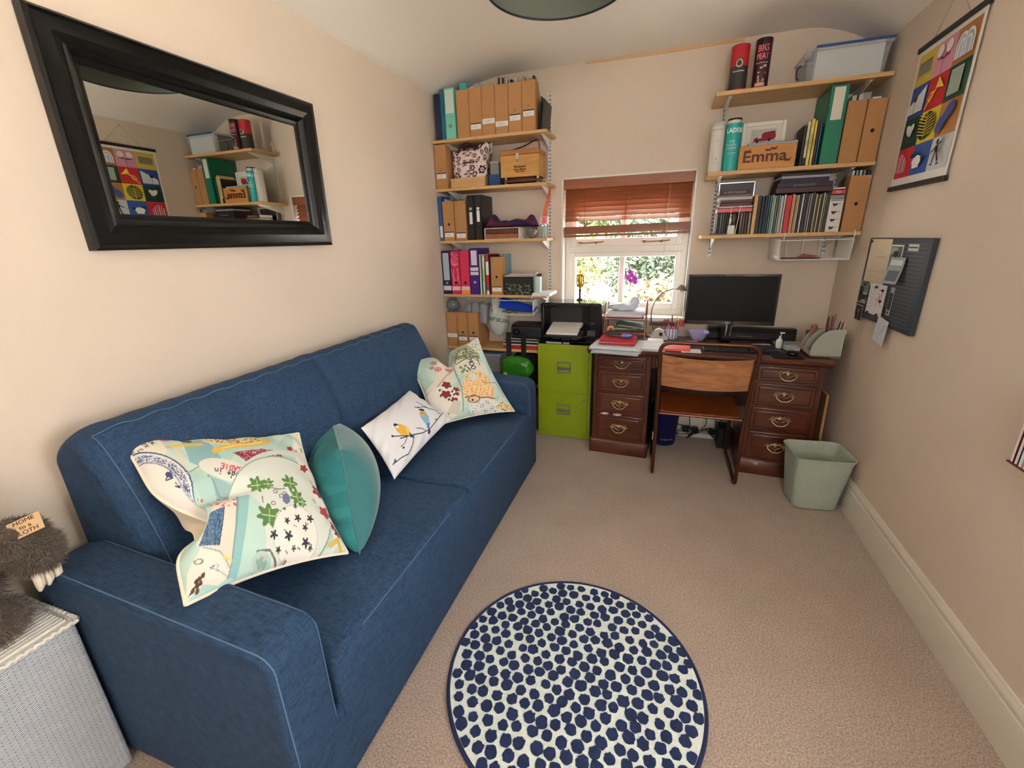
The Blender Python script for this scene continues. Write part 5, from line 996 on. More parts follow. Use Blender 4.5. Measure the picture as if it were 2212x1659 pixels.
t = thing('plastic_wallet', 'shiny blue plastic wallet with a white sheet lying in the left wire basket', 'wallet', (-1.215, 3.232, .965)); n = 14
P = np.array([[(.29*u+.0, .17*v, .115*(1-u)*.9*(.55+.45*v)+.035*math.sin(PI*u)*(v)+.012*math.sin(6*u+3*v)) for v in np.linspace(0, 1, n)] for u in np.linspace(0, 1, n)])
P[:, :, 2] = .012+.075*(1-np.abs(np.linspace(-1, 1, n)))[None, :]*(1-np.linspace(0, 1, n)*.6)[:, None]+.03*(1-np.linspace(0, 1, n))[:, None]
mb = MB(); mb.grid(P, flip=True); mb.grid(P-np.array([0, 0, .004])); mb.build('wallet_body', mat((28, 64, 190), .18, name='blue_plastic', coat=.4), t, angle=180)
mb = MB(); mb.box(-.02, .20, .06, .12, .0, .0015, M=Matrix.Translation((0, .02, .072)) @ Matrix.Rotation(-.18, 4, 'Y')); mb.build('sheet', PAPER, t)
t = thing('cable_bundle', 'tangle of grey cables at the bottom of the left wire basket', 'cable', (-1.235, 3.24, .958)); rn = random.Random(2); mb = MB(); p = [(rn.uniform(0, .25), rn.uniform(.01, .13), rn.uniform(.0, .022)) for _ in range(26)]; mb.tube(smoothpath(p, 3, .02), .003, 5); mb.build('cable', mat((120, 112, 104), .6, name='grey_cable'), t)
# ---------------- left unit, lowest shelf
z = LS[4]
for k, x in enumerate((-1.690, -1.594, -1.498)):
    magfile('cardboard magazine file on the lowest left shelf, %s' % ['nearest the wall', 'the middle one with a dark hole', 'the right one showing its curved side'][k], x, yf, z, .092, .285, .235, holder=('wide', .09) if k == 0 else ('bar', .068), hole=None if k == 0 else .118, group='magazine files on the lowest left shelf')
GL2 = mat((130, 150, 156), .08, name='smoky_glass', trans=.35)
t = thing('glass_bowl', 'grey glass globe resting on the leftmost low magazine file', 'glass globe', (-1.643, 3.30, z+.292)); mb = MB(); mb.ell((0, 0, .045), (.052, .05, .05), 24, 16); mb.build('globe', GL2, t)
for k, (x, r_) in enumerate(((-1.58, .25), (-1.50, -.12), (-1.44, -.35))):
    t = thing('paper_sheaf', 'crumpled white papers sticking out of the %s low magazine file' % ['middle', 'right', 'right, drooping one,'][k], 'papers', (x+.03, 3.29, z+.19)); mb = MB()
    for q in range(4):
        P = np.array([[(.012*q+.05*v*math.sin(r_)+.03*(v**2)*(1 if k == 2 else .4), .14*u, .16*v*math.cos(r_)+.008*math.sin(5*u+q)) for v in np.linspace(0, 1, 7)] for u in np.linspace(0, 1, 6)])
        mb.grid(P); mb.grid(P+np.array([.0012, 0, 0]), flip=True)
    mb.build('sheets', mat((214, 216, 224), .8, name='bluish_paper'), t, angle=180)
t = thing('tote_bag', 'grey white cloth bag with a double black stripe hanging under the fourth shelf', 'bag', (-1.265, 3.35, .765)); n = 40
U, V = np.meshgrid(np.linspace(0, 2*PI, n), np.linspace(0, 1, n), indexing='ij'); r1 = .095*np.sin(PI*np.clip(V*.92+.06, 0, 1))**.6*(1-.3*V); P = np.stack([np.cos(U)*r1*(1+.05*np.sin(5*U)), np.sin(U)*r1*.8, V*.30], -1)
cc = Canvas(U.ravel(), V.ravel(), (190, 200, 194)); yy = V.ravel()+.06*np.sin(U.ravel()+.6); cc.put((yy > .36) & (yy < .385), (16, 20, 28)); cc.put((yy > .415) & (yy < .44), (16, 20, 28)); cc.put((yy >= .385) & (yy <= .415), (206, 210, 204)); cc.ell(4.2, .68, .1, .02, (60, 66, 70))
mb = MB(); mb.grid(P); mb.build('bag_body', colmat('tote_cloth'), t, angle=180, pcols=cc.c)
for k, (x0, w_, th, c_) in enumerate(((-1.20, .30, .024, (196, 34, 34)), (-1.205, .30, .015, (226, 226, 222)), (-1.19, .28, .012, (30, 30, 34)), (-1.20, .29, .012, (214, 214, 212)), (-1.185, .27, .010, (36, 36, 40)), (-1.195, .28, .010, (190, 190, 190)))):
    zz = z+sum((.024, .015, .012, .012, .010, .010)[:k])+.0002*k
    flatbook('%s lying in the pile on the lowest left shelf' % ['thick red book at the bottom', 'white notebook second from the bottom', 'black notebook third from the bottom', 'pale notebook under the upper black one', 'upper thin black notebook', 'topmost grey notebook'][k], x0, 3.27+.004*(k % 2), zz, w_, th, .19, c_, name='notebook' if k else 'book', cat='notebook' if k else 'book')
t = thing('projector', 'black rounded device with a lens standing on the pile of notebooks', 'device', (-1.135, 3.262, z+.0845)); mb = MB(); mb.prism(rrect(0, .27, 0, .17, .03), 'z', 0, .10); bb = mb.build('device_body', mat((34, 34, 38), .4, name='charcoal_plastic'), t, bevel=.015, seg=4)
mb = MB(); mb.lathe([(.026, 0), (.026, .012), (.020, .012), (.018, .004), (0, .002)], n=24); mb.build('lens', GLOSSB, t, loc=(.055, .004, .055), rot=(PI/2, 0, 0))
flatbook('thin black and grey folder lying on the black device', -1.12, 3.265, z+.186, .25, .010, .17, (26, 26, 30), name='folder', cat='folder', rz=.03)
bp_ = thing('backpack', 'black backpack hanging with two wide straps below the lowest left shelf', 'bag', (-1.17, 3.38, .31)); mb = MB(); mb.ell((.13, -.0, .16), (.13, .10, .165), 20, 14, noise=.06, e=.8); mb.build('bag_body', mat((16, 16, 18), .85, name='black_nylon'), bp_, angle=180)
for x in (.030, .155):
    mb = MB(); mb.box(x-.021, x+.021, -.150, -.146, .22, .50); pass; mb.build('strap', mat((14, 14, 16), .85, name='black_webbing'), bp_, bevel=.002)
t = thing('carrier_bag', 'shiny green plastic carrier bag with white letters below the lowest left shelf', 'bag', (-1.055, 3.16, .45)); mb = MB(); mb.ell((0, 0, .09), (.135, .055, .10), 26, 18, noise=.05, e=.85); cb_ = mb.build('bag_body', mat((40, 116, 24), .25, name='green_polythene', bump=(16, 1.2)), t, angle=180)
text('lettering', 'm', .05, mat((236, 240, 236), .6, name='bag_white'), t, (-.075, -.056, .055), (PI/2, .15, -.35), ex=.004)
def clearmat(body):
    key = ('clear', body)
    if key in _m: return _m[key]
    m = mat(body, .18, name='clear_plastic'); _m[key] = m; nt = m.node_tree; tr = nt.nodes.new('ShaderNodeBsdfTransparent'); mx = nt.nodes.new('ShaderNodeMixShader'); mx.inputs[0].default_value = .22
    nt.links.new(tr.outputs[0], mx.inputs[1]); nt.links.new(nt.nodes['Principled BSDF'].outputs[0], mx.inputs[2]); nt.links.new(mx.outputs[0], nt.nodes['Material Output'].inputs['Surface']); return m
def clearbox(label, x, y, z, w_, d, h, lidcol, name='storage_box', body=(214, 222, 228)):
    o = thing(name, label, 'storage box', (x, y, z)); cb = clearmat(body); mb = MB(); t_ = .003
    a = [(0, 0), (w_, 0), (w_, d), (0, d)]; k = .93
    V = []
    for (zz, s_, ins) in ((0, k, 0), (h, 1, 0), (h, 1, t_), (t_, k, t_)):
        for (x_, y_) in a: V.append((w_/2+(x_-w_/2)*s_*(1-2*ins/w_), d/2+(y_-d/2)*s_*(1-2*ins/d), zz))
    F = [(0, 3, 2, 1)]+[(i*4+j, i*4+(j+1) % 4, (i+1)*4+(j+1) % 4, (i+1)*4+j) for i in range(3) for j in range(4)]+[(12, 13, 14, 15)]
    mb.add(V, F); mb.build('box_body', cb, o, bevel=.003); mb = MB(); frame(mb, -.006, w_+.006, -.006, -.001, h-.012, h, .002); mb.box(-.006, w_+.006, -.006, 0, h-.014, h); mb.box(-.006, w_+.006, d, d+.006, h-.014, h); mb.box(-.006, 0, 0, d, h-.014, h); mb.box(w_, w_+.006, 0, d, h-.014, h); mb.build('box_rim', cb, o, bevel=.002)
    if lidcol: mb = MB(); mb.box(-.008, w_+.008, -.008, d+.008, h, h+.010); mb.build('lid', mat(lidcol, .4, name='lid_%d' % lidcol[0], trans=.2), o, bevel=.003)
    return o
clearbox('pale bluish clear storage box under the lowest left shelf behind the sofa arm', -1.66, 3.26, .42, .43, .2, .185, (170, 184, 208)); clearbox('second clear storage box underneath the bluish one', -1.66, 3.26, .16, .50, .2, .24, None)
clearbox('lowest clear storage box standing on the carpet below the left shelves', -1.66, 3.26, .0, .50, .2, .15, None)
t = thing('cardboard_box', 'dark box standing on the carpet under the backpack', 'box', (-1.0, 3.22, 0)); mb = MB(); mb.box(0, .11, 0, .22, 0, .29); mb.build('box_body', mat((60, 56, 60), .8, name='dark_card'), t)
# ================================================================ right shelf unit
z = RS[0]; Y0 = 3.225
def tubebox(name, label, x, y, z, r, h, m, lid=None, cat='tube', lidh=.02, rz=0):
    o = thing(name, label, cat, (x, y, z), rz); mb = MB(); mb.lathe([(r, 0), (r, h-lidh), (r, h)] if lid is None else [(r, 0), (r, h-lidh)], n=40); mb.build('tube_body', m, o, angle=50)
    if lid: mb = MB(); mb.lathe([(r, h-lidh), (r+.001, h-lidh), (r+.001, h-.002), (r-.002, h), (0, h)], n=40); mb.build('tube_lid', lid, o, angle=50)
    return o
def wraptext(o, body, size, mt, r, zc, a0=0., sx=1., bold=0., name='lettering'):
    """lettering wrapped round an upright tube; a0 = turn of its middle from the -y side"""
    bend_off[0] = 0.; t = text(name, body, size, mt, o, (0, 0, zc), (PI/2, 0, a0), ex=.0003, bend=r+.0004, sx=sx, bold=bold); return t
def wrapband(mb, r, z0, z1, a0, a1, n=16, mi=0, dr=.0006, col=None):
    V = []
    for i in range(n+1):
        a = -PI/2+a0+(a1-a0)*i/n; V += [((r+dr)*math.cos(a), (r+dr)*math.sin(a), z0), ((r+dr)*math.cos(a), (r+dr)*math.sin(a), z1)]
    mb.add(V, [(2*i, 2*i+2, 2*i+3, 2*i+1) for i in range(n)], mi, col)
RED = mat((176, 26, 36), .4, name='tube_red'); DKG = mat((44, 42, 42), .4, name='tube_charcoal'); TW = mat((226, 220, 214), .6, name='ink_cream')
def facing(x, y): return math.atan2(x, y)*-1.
o = thing('whisky_tube', 'red and black cardboard bottle tube on the top shelf above the desk', 'tube', (.322, Y0+.05, z)); r_ = .0485; h_ = .232
mb = MB(); mb.lathe([(r_, 0), (r_, h_)], n=40); mb.build('tube_body', DKG, o, angle=50)
mb = MB(); mb.lathe([(r_+.0005, .125), (r_+.0005, h_+.001), (r_-.003, h_+.003), (0, h_+.003)], n=40); mb.build('tube_lid', RED, o, angle=50)
a0 = -.10
mb = MB()
for (dr, q) in ((.0012, .024), (.0016, .019), (.002, .012)): mb.add([((r_+dr)*math.sin(q*math.cos(t)/r_+a0), -(r_+dr)*math.cos(q*math.cos(t)/r_+a0), .138+q*math.sin(t)*1.1) for t in np.linspace(0, 2*PI, 20, endpoint=False)], [tuple(range(20))], {.024: 0, .019: 1, .012: 0}[q])
mb.build('emblem', [DKG, mat((206, 196, 170), .5, name='emblem_gold')], o, smooth=False)
wraptext(o, 'Bunnahabhain', .0115, TW, r_, .100, a0, bold=.0003); mb = MB(); wrapband(mb, r_, .006, .012, -.7, .7); mb.build('foot_band', RED, o)
o = tubebox('whisky_tube', 'dark maroon bottle tube with big pink lettering on the top shelf above the desk', .441, Y0+.05, z, .0425, .250, mat((58, 18, 28), .4, name='tube_maroon'), mat((40, 14, 20), .3, name='lid_maroon')); PKI = mat((226, 112, 130), .6, name='ink_pink'); a0 = -.15
wraptext(o, 'BIG', .047, PKI, .0425, .197, a0, sx=.85, bold=.001); wraptext(o, 'PEAT', .040, PKI, .0425, .158, a0, sx=.72, bold=.001); wraptext(o, 'Islay blended malt', .009, TW, .0425, .128, a0)
mb = MB(); rn = random.Random(3)
for _ in range(9): q = rn.uniform(-.9, .6); zz = rn.uniform(.03, .115); wrapband(mb, .0425, zz, zz+rn.uniform(.004, .016), q, q+rn.uniform(.1, .3), 4, dr=.0008)
wrapband(mb, .0425, .012, .03, -.75, .45, 10, dr=.001); mb.build('printed_flecks', mat((196, 160, 150), .6, name='fleck'), o, smooth=False)
sb = clearbox('big clear plastic storage box holding white paper on the top shelf above the desk', .655, 3.225, z, .385, .26, .155, None)
mb = MB(); mb.tube([(-.004, .10, .11), (-.022, .10, .09), (-.018, .10, .05), (-.006, .10, .04)], .004, 6); mb.build('clip_handle', BLACK, sb)
t = thing('paper_pad', 'large white sheet standing inside the front of the clear storage box', 'paper', (.705, 3.242, z+.006)); mb = MB(); mb.box(0, .31, 0, .05, .0, .155); mb.build('sheets', PAPER, t)
flatbook('blue folder lying on top of the clear storage box', .70, 3.24, z+.1615, .36, .014, .22, (34, 74, 140), name='folder', cat='folder', rz=.03)
# ---------------- middle shelf
z = RS[1]
WT = mat((216, 212, 204), .5, name='tube_white'); GI = mat((110, 108, 104), .7, name='ink_grey')
o = tubebox('whisky_tube', 'white bottle tube with small grey lettering at the left end of the middle right shelf', .247, 3.262, z, .038, .275, WT, mat((196, 192, 184), .4, name='lid_grey')); a0 = -.06
for s_, h_, zz in (('BRUICHLADDICH', .0085, .235), ('oo', .012, .175), ('islay', .006, .155), ('10', .014, .075), ('single malt', .006, .05)): wraptext(o, s_, h_, GI, .038, zz, a0)
o = tubebox('whisky_tube', 'turquoise bottle tube lettered in white on the middle right shelf', .334, 3.268, z, .046, .262, mat((40, 168, 164), .4, name='tube_turquoise')); mb = MB(); mb.lathe([(.038, .262), (.038, .280), (0, .280)], n=32); mb.build('tube_collar', WT, o); mb = MB(); mb.lathe([(.039, .280), (.039, .290), (0, .291)], n=32); mb.build('tube_lid', BLACK, o)
WI = mat((236, 240, 238), .6, name='ink_white'); a0 = -.10
wraptext(o, 'LADDIE', .034, WI, .046, .222, a0+.22, bold=.0012, sx=.92); wraptext(o, 'THE\nCLASSIC\nLADDIE', .018, mat((190, 226, 222), .6, name='ink_pale'), .046, .145, a0-.1); wraptext(o, 'SCOTTISH BARLEY', .006, WI, .046, .10, a0)
fr = thing('picture_frame', 'white framed picture of a small dark red van behind the wooden name sign', 'picture', (.508, 3.34, z)); tl = Matrix.Rotation(-.06, 4, 'X')
mb = MB(); mb.box(-.118, .118, .0, .012, .105, .275); mb.box(-.03, .03, .008, .06, .0, .12)
F_ = mat((232, 228, 218), .5, name='frame_white'); q = mb.build('frame', F_, fr, bevel=.002)
mb = MB(); frame(mb, -.118, .118, -.008, .0, .105, .275, .022); mb.build('frame_moulding', F_, q, bevel=.003)
A = Art(lambda u, v, h: (-.096+u*.192, -.0004-h, .127+v*.126)); A.rect(0, 1, 0, 1, (226, 220, 208)); A.rect(.14, .86, .14, .86, (196, 196, 186)); MR = (150, 28, 48)
A.poly([(.2, .32), (.24, .45), (.34, .54), (.45, .58), (.5, .70), (.82, .76), (.86, .5), (.8, .38), (.6, .34)], MR); A.poly([(.34, .54), (.45, .58), (.47, .48), (.36, .45)], (206, 200, 190)); A.line([(.52, .66), (.78, .70)], .02, (110, 20, 36)); A.ell(.34, .34, .045, .07, (40, 34, 36)); A.ell(.68, .38, .045, .07, (40, 34, 36)); A.ell(.22, .38, .02, .03, (230, 226, 210)); A.line([(.2, .60), (.3, .66)], .015, (120, 126, 110))
A.build('van_picture', fr)
flatbook('pale blue grey box lying behind the wooden name sign', .42, 3.255, z, .262, .148, .07, (176, 190, 198), name='card_box', cat='box', pagecol=(176, 190, 198))
sg = thing('name_sign', 'honey coloured wooden block sign with dark carved letters Emma', 'sign', (.372, 3.212, z)); mb = MB(); mb.box(0, .300, 0, .028, 0, .130); mb.build('sign_block', wood((196, 136, 62), .12, 2, (1, 6, 6), .5, 'sign_wood'), sg, bevel=.003)
DR = mat((92, 34, 22), .6, name='letter_wood'); text('lettering', 'Emma', .086, DR, sg, (.138, -.001, .066), (PI/2, 0, 0), ex=.003, bold=.0014, sx=1.12)
mb = MB()
for (x, y_) in ((.155, .094), (.185, .100), (.045, .094), (.262, .034)): mb.prism([(x-.014, y_), (x+.010, y_), (x+.012, y_+.010), (x+.018, y_+.014), (x+.012, y_+.017), (x+.006, y_+.010), (x-.010, y_+.010), (x-.016, y_+.014)], 'y', -.005, 0)
mb.build('carved_animals', DR, sg)
bk_ = [(.700, .013, .215, (34, 34, 38), None, (), 'black'), (.715, .016, .232, (214, 206, 170), 'French', ((.0, .045, (34, 34, 36)),), 'cream and black'), (.732, .018, .245, (226, 214, 130), 'English verbs guide', ((.200, .24, (210, 190, 90)),), 'pale yellow'), (.751, .014, .235, (224, 198, 76), 'grammar', (), 'yellow'), (.766, .012, .225, (60, 48, 84), None, (), 'dark violet'), (.779, .010, .215, (60, 110, 130), None, (), 'teal blue')]
for x, w_, h_, c_, ti, bd_, nme in bk_: book('%s paperback beside the green lever arch file' % nme, x, 3.235, z, w_, h_, .16, c_, title=ti, tcol=(40, 40, 40), bands=bd_)
binder('ring_binder', 'tall green lever arch file with a white spine label on the middle right shelf', .797, 3.215, z, .086, .395, .27, (0, 118, 88), cards=((.225, .385, (224, 220, 208), .60),))
magfile('cardboard magazine file next to the green lever arch file, without a finger hole', .889, 3.212, z, .088, .31, .25, group='magazine files on the middle right shelf'); magfile('cardboard magazine file with a round hole on the middle right shelf at the wall', .981, 3.212, z, .088, .31, .25, hole=.155, group='magazine files on the middle right shelf')
for k in range(2): book('clear disc case standing up in the magazine file beside the green binder, %s' % ['left', 'right'][k], .905+.03*k, 3.226, z+.003, .022, .335, .08, (196, 196, 190), name='disc_case', cat='disc case')
t = thing('card', 'small white card peeping out of the magazine file at the wall', 'card', (1.0, 3.228, z+.003)); mb = MB(); mb.box(0, .04, 0, .001, 0, .318); mb.build('card_sheet', PAPER, t)
# ---------------- lowest shelf
z = RS[2]
dv = thing('bookend_board', 'upright pine board dividing the lowest right shelf', 'bookend', (.490, 3.215, z)); mb = MB(); mb.box(0, .020, 0, .24, 0, .225); mb.build('board', PINE, dv, bevel=.001)
hf = thing('picture_frame', 'silver edged frame standing upright behind the stacked books', 'picture', (.300, 3.43, z)); mb = MB(); frame(mb, 0, .215, 0, .012, 0, .325, .007); mb.build('frame', CHROME, hf, bevel=.001); mb = MB(); mb.box(.006, .209, .003, .009, .006, .319); mb.build('picture', mat((52, 50, 48), .4, name='dark_picture'), hf)
for k in range(7):
    book('grey disc case, %s from the left in the row beneath the pink box' % ['first', 'second', 'third', 'fourth', 'fifth', 'sixth', 'seventh'][k], .286+.0125*k, 3.235, z+.012, .0105, .118, .13, [(150, 148, 146), (44, 42, 44), (120, 118, 120), (90, 88, 90), (60, 58, 60), (40, 40, 44), (24, 24, 26)][k], name='disc_case', cat='disc case', group='disc cases under the pink box')
t = thing('tray', 'flat black tray under the row of grey disc cases', 'tray', (.282, 3.225, z)); mb = MB(); mb.box(0, .10, 0, .15, 0, .011); mb.build('tray_body', BLACK, t, bevel=.002)
for k, (x, c_) in enumerate(((.425, (110, 96, 84)), (.440, (70, 40, 40)), (.455, (64, 30, 34)), (.472, (150, 132, 108)))): book('narrow %s book right of the brass ornament' % ['brown', 'maroon', 'dark maroon', 'tan'][k], x, 3.235, z, .014, .128, .13, c_)
o = thing('ornament', 'small brass figure on a white base in front of the disc cases', 'ornament', (.378, 3.218, z)); mb = MB(); mb.box(-.020, .020, -.010, .014, 0, .055); mb.build('base', mat((206, 204, 188), .4, name='ivory_base'), o, bevel=.003); mb = MB(); mb.ell((.008, 0, .095), (.018, .010, .034), 14, 10); mb.build('dial', mat((70, 44, 30), .4, name='dark_dial'), o)
mb = MB(); mb.ell((-.010, -.004, .080), (.009, .008, .024), 12, 8); mb.ell((-.009, -.004, .112), (.007, .007, .008), 10, 8); mb.build('figure', mat((206, 204, 196), .3, .6, name='pewter'), o); mb = MB(); mb.tube([(.024, -.006, 0), (.034, -.006, .09), (.038, -.006, .17)], .0022, 6); mb.tube([(-.020, -.008, .0), (-.012, -.010, .12), (-.014, -.010, .16), (-.002, -.010, .165)], .002, 6); mb.build('wire_easel', WIRE, o)
zz = z+.132
for k, (x, w_, th, c_, ti, tc_c) in enumerate(((.288, .198, .024, (214, 92, 100), None, None), (.30, .185, .014, (188, 180, 170), 'stories', (120, 60, 60)), (.298, .18, .017, (96, 28, 42), None, None), (.302, .18, .015, (70, 30, 44), None, None), (.296, .185, .020, (186, 182, 172), None, None), (.292, .178, .010, (110, 112, 100), None, None), (.290, .172, .026, (60, 26, 26), 'LA VITA ITALIANA', (206, 150, 140)))):
    flatbook('%s in the left stack on the lowest right shelf' % ['pink box at the bottom', 'pale book on the pink box', 'maroon book third from the bottom', 'plum coloured book fourth from the bottom', 'thick grey ring notebook', 'thin green grey book', 'dark red lettered book on top'][k], x, 3.228+.003*(k % 3), zz, w_, th, .14, c_, rz=[0, .0, .02, .01, .05, -.02, .04][k], title=ti, tcol=tc_c or (200, 200, 200), name='book' if k else 'box_file', cat='book' if k else 'box', pagecol=(206, 198, 186) if k else None); zz += th+.0005
row = [(.020, (20, 22, 26)), (.016, (30, 26, 34)), (.014, (14, 30, 50)), (.012, (24, 60, 90)), (.010, (60, 110, 110)), (.011, (130, 170, 170)), (.009, (206, 204, 180)), (.012, (70, 110, 96)), (.011, (140, 140, 144)), (.016, (196, 196, 200)), (.012, (196, 206, 190)), (.030, (190, 28, 44)), (.008, (226, 150, 110)), (.009, (216, 196, 160)), (.010, (190, 146, 96)), (.008, (226, 214, 190)), (.013, (30, 26, 26)), (.009, (226, 226, 220)), (.020, (24, 22, 24)), (.012, (130, 120, 122)), (.009, (176, 170, 166)), (.014, (56, 50, 50)), (.008, (206, 190, 156)), (.010, (92, 84, 78)), (.008, (214, 200, 170)), (.010, (70, 60, 54)), (.008, (200, 186, 150)), (.011, (110, 104, 96)), (.009, (60, 84, 84))]
cn = ['black', 'charcoal', 'navy', 'blue', 'teal', 'pale teal', 'cream', 'dark green', 'grey', 'silver spiral-bound', 'pale green', 'thick red', 'salmon', 'sand', 'tan', 'ivory', 'slim black', 'slim white', 'thick black', 'mauve grey', 'light grey', 'dark brown', 'straw yellow', 'umber', 'buff', 'chocolate', 'khaki', 'stone grey', 'slate']
x = .513; rn = random.Random(6)
for k, (w_, c_) in enumerate(row):
    book('%s upright book on the lowest right shelf' % cn[k], x, 3.222+rn.uniform(0, .008), z, w_, .214+rn.uniform(-.004, .010), .17, c_, group='upright books on the lowest right shelf'); x += w_+.0008
XE = x
bb_ = thing('card_box', 'narrow white box printed with small black birds on the lowest right shelf', 'box', (.890, 3.218, z)); mb = MB(); mb.box(0, .068, 0, .20, 0, .182); q = mb.build('box_body', mat((222, 220, 214), .7, name='white_card'), bb_, bevel=.001)
A = Art(lambda u, v, h: (u*.068, -.0004-h, v*.182))
for i in range(4):
    v = .12+.235*i; A.ell(.42, v, .17, .035, (30, 28, 30), 12, 8); A.ell(.27, v+.025, .08, .02, (30, 28, 30), 10); A.line([(.5, v+.01), (.85, v+.03)], .012, (60, 58, 60)); A.line([(.4, v-.03), (.4, v-.055)], .02, (120, 70, 60)); A.line([(.15, v-.06), (.85, v-.06)], .005, (190, 186, 180))
A.rect(.05, .95, .93, .985, (150, 150, 146)); A.build('bird_print', q)
flatbook('grey patterned packet lying on the white bird box', .889, 3.225, z+.183, .07, .022, .15, (140, 142, 138), name='packet', cat='packet'); flatbook('small red and white box above the bird box', .893, 3.222, z+.206, .066, .026, .12, (196, 60, 60), name='packet', cat='packet', title='TEA', tcol=(236, 226, 220)); flatbook('small cream book on top of the red and white box', .895, 3.225, z+.233, .062, .012, .12, (206, 198, 186))
magfile('cardboard magazine file at the right end of the lowest right shelf', .968, 3.212, z, .100, .30, .25, hole=.15)
for k in range(5): book('disc case standing up in the file by the wall, %s' % ['white', 'teal edged', 'clear', 'grey', 'dark'][k], .974+.018*k, 3.226, z+.003, .013, .325, .08, [(216, 216, 210), (130, 170, 166), (196, 204, 200), (120, 124, 120), (40, 44, 50)][k], name='disc_case', cat='disc case')
zz = z+.226
for k, (x, w_, th, c_, ti) in enumerate(((.60, .29, .030, (60, 26, 34), None), (.605, .285, .026, (40, 26, 34), 'photograph album'), (.615, .255, .024, (28, 26, 60), None), (.625, .25, .014, (176, 174, 176), 'music'), (.62, .265, .016, (36, 28, 34), None))):
    flatbook('%s lying across the upright books' % ['maroon album, bottom one', 'dark album with pale dots, second one', 'navy album, third one', 'silver grey book, second from the top', 'black album, topmost one'][k], x, 3.222+.005*k, zz, w_, th, .18, c_, title=ti, tcol=(150, 140, 146), rz=.01*k, name='album', cat='album', pagecol=(70, 60, 64) if k != 3 else None); zz += th+.0005
wirebasket('white wire basket hanging under the lowest right shelf', .655, 1.035, 3.18, 3.44, RS[2]-.034, 1.345, (.675, 1.03), RS[2], nf=4, ns=8)
t = thing('paper_wrapper', 'flat black and red packet lying in the right wire basket', 'packet', (.69, 3.20, 1.351)); mb = MB(); mb.box(0, .20, 0, .12, 0, .004); mb.prism([(.08, .006), (.22, .010), (.12, .028)], 'y', .03, .06, 1); mb.build('packet_body', [BLACK, mat((140, 60, 54), .5, name='packet_red')], t)
t = thing('cardboard_tube', 'rolled white paper at the left end of the right wire basket', 'paper roll', (.664, 3.20, 1.356)); mb = MB(); mb.tube([(.0, .0, .005), (.0, .20, .005)], .011, 12); mb.build('roll', PAPER, t)
# ================================================================ printer
pr_ = thing('printer', 'black inkjet printer with paper in its open front standing on the green filing cabinet', 'printer', (-.878, 3.15, .755))
W_ = .466
mb = MB(); y0 = .10; mb.box(0, W_, y0+.12, .335, .0, .285); mb.box(0, .028, y0, y0+.12, .0, .285); mb.box(W_-.09, W_, y0, y0+.12, .0, .285); mb.box(.028, W_-.09, y0, y0+.12, .262, .285); mb.box(.028, W_-.09, y0, y0+.12, 0, .05); mb.build('printer_body', mat((12, 12, 14), .22, name='printer_black', coat=.3), pr_, bevel=.006)
mb = MB(); mb.box(.01, W_-.01, y0+.01, .33, .285, .292); mb.build('scanner_lid', mat((60, 64, 68), .12, .2, name='lid_gloss', coat=.5), pr_, bevel=.003)
mb = MB(); mb.box(.05, .30, y0+.115, y0+.1205, .12, .25); mb.build('inner_panel', mat((26, 27, 30), .5, name='panel_dark'), pr_)
mb = MB(); mb.prism([(.10, .09), (.10, .062), (-.02, .05), (-.02, .066)], 'x', .05, .34); mb.box(.19, .25, -.022, -.016, .030, .060); mb.box(.12, .18, -.022, -.018, .040, .058); mb.box(.26, .32, -.022, -.018, .040, .058); mb.build('output_tray', mat((22, 22, 25), .3, name='tray_black'), pr_, bevel=.002)
mb = MB(); mb.box(.02, .44, -.012, y0, .0, .022); mb.prism([(-.012, .0), (-.012, .022), (.10, .03), (.10, 0)], 'x', .02, .44); mb.build('paper_tray', mat((16, 18, 22), .3, name='tray_black2'), pr_, bevel=.003)
mb = MB(); mb.box(.07, .19, -.0135, -.012, .004, .018); mb.box(.20, .25, -.0135, -.012, .005, .017); mb.build('tray_label', mat((150, 160, 180), .5, name='tray_blue'), pr_)
mb = MB(); mb.box(.385, .41, y0-.002, y0, .14, .150); mb.box(.36, .42, y0-.002, y0, .05, .09); mb.build('control_buttons', mat((70, 72, 76), .4, name='button_grey'), pr_)
t = thing('printer_paper', 'white paper lying in the output tray of the printer', 'paper', (-.878+.07, 3.15, .755)); mb = MB(); mb.prism([(-.004, .072), (-.004, .082), (.215, .128), (.215, .118)], 'x', .0, .235); mb.build('sheets', PAPER, t)
mb = MB(); mb.tube([(.20, .18, .12), (.245, .17, .126), (.25, .12, .112), (.235, .06, .10)], .003, 5); tag(mb.build('cable', mat((226, 226, 224), .5, name='white_cable'), loc=(-.878+.07, 3.15, .760)), 'short white cable lying beside the paper on the printer', 'cable')
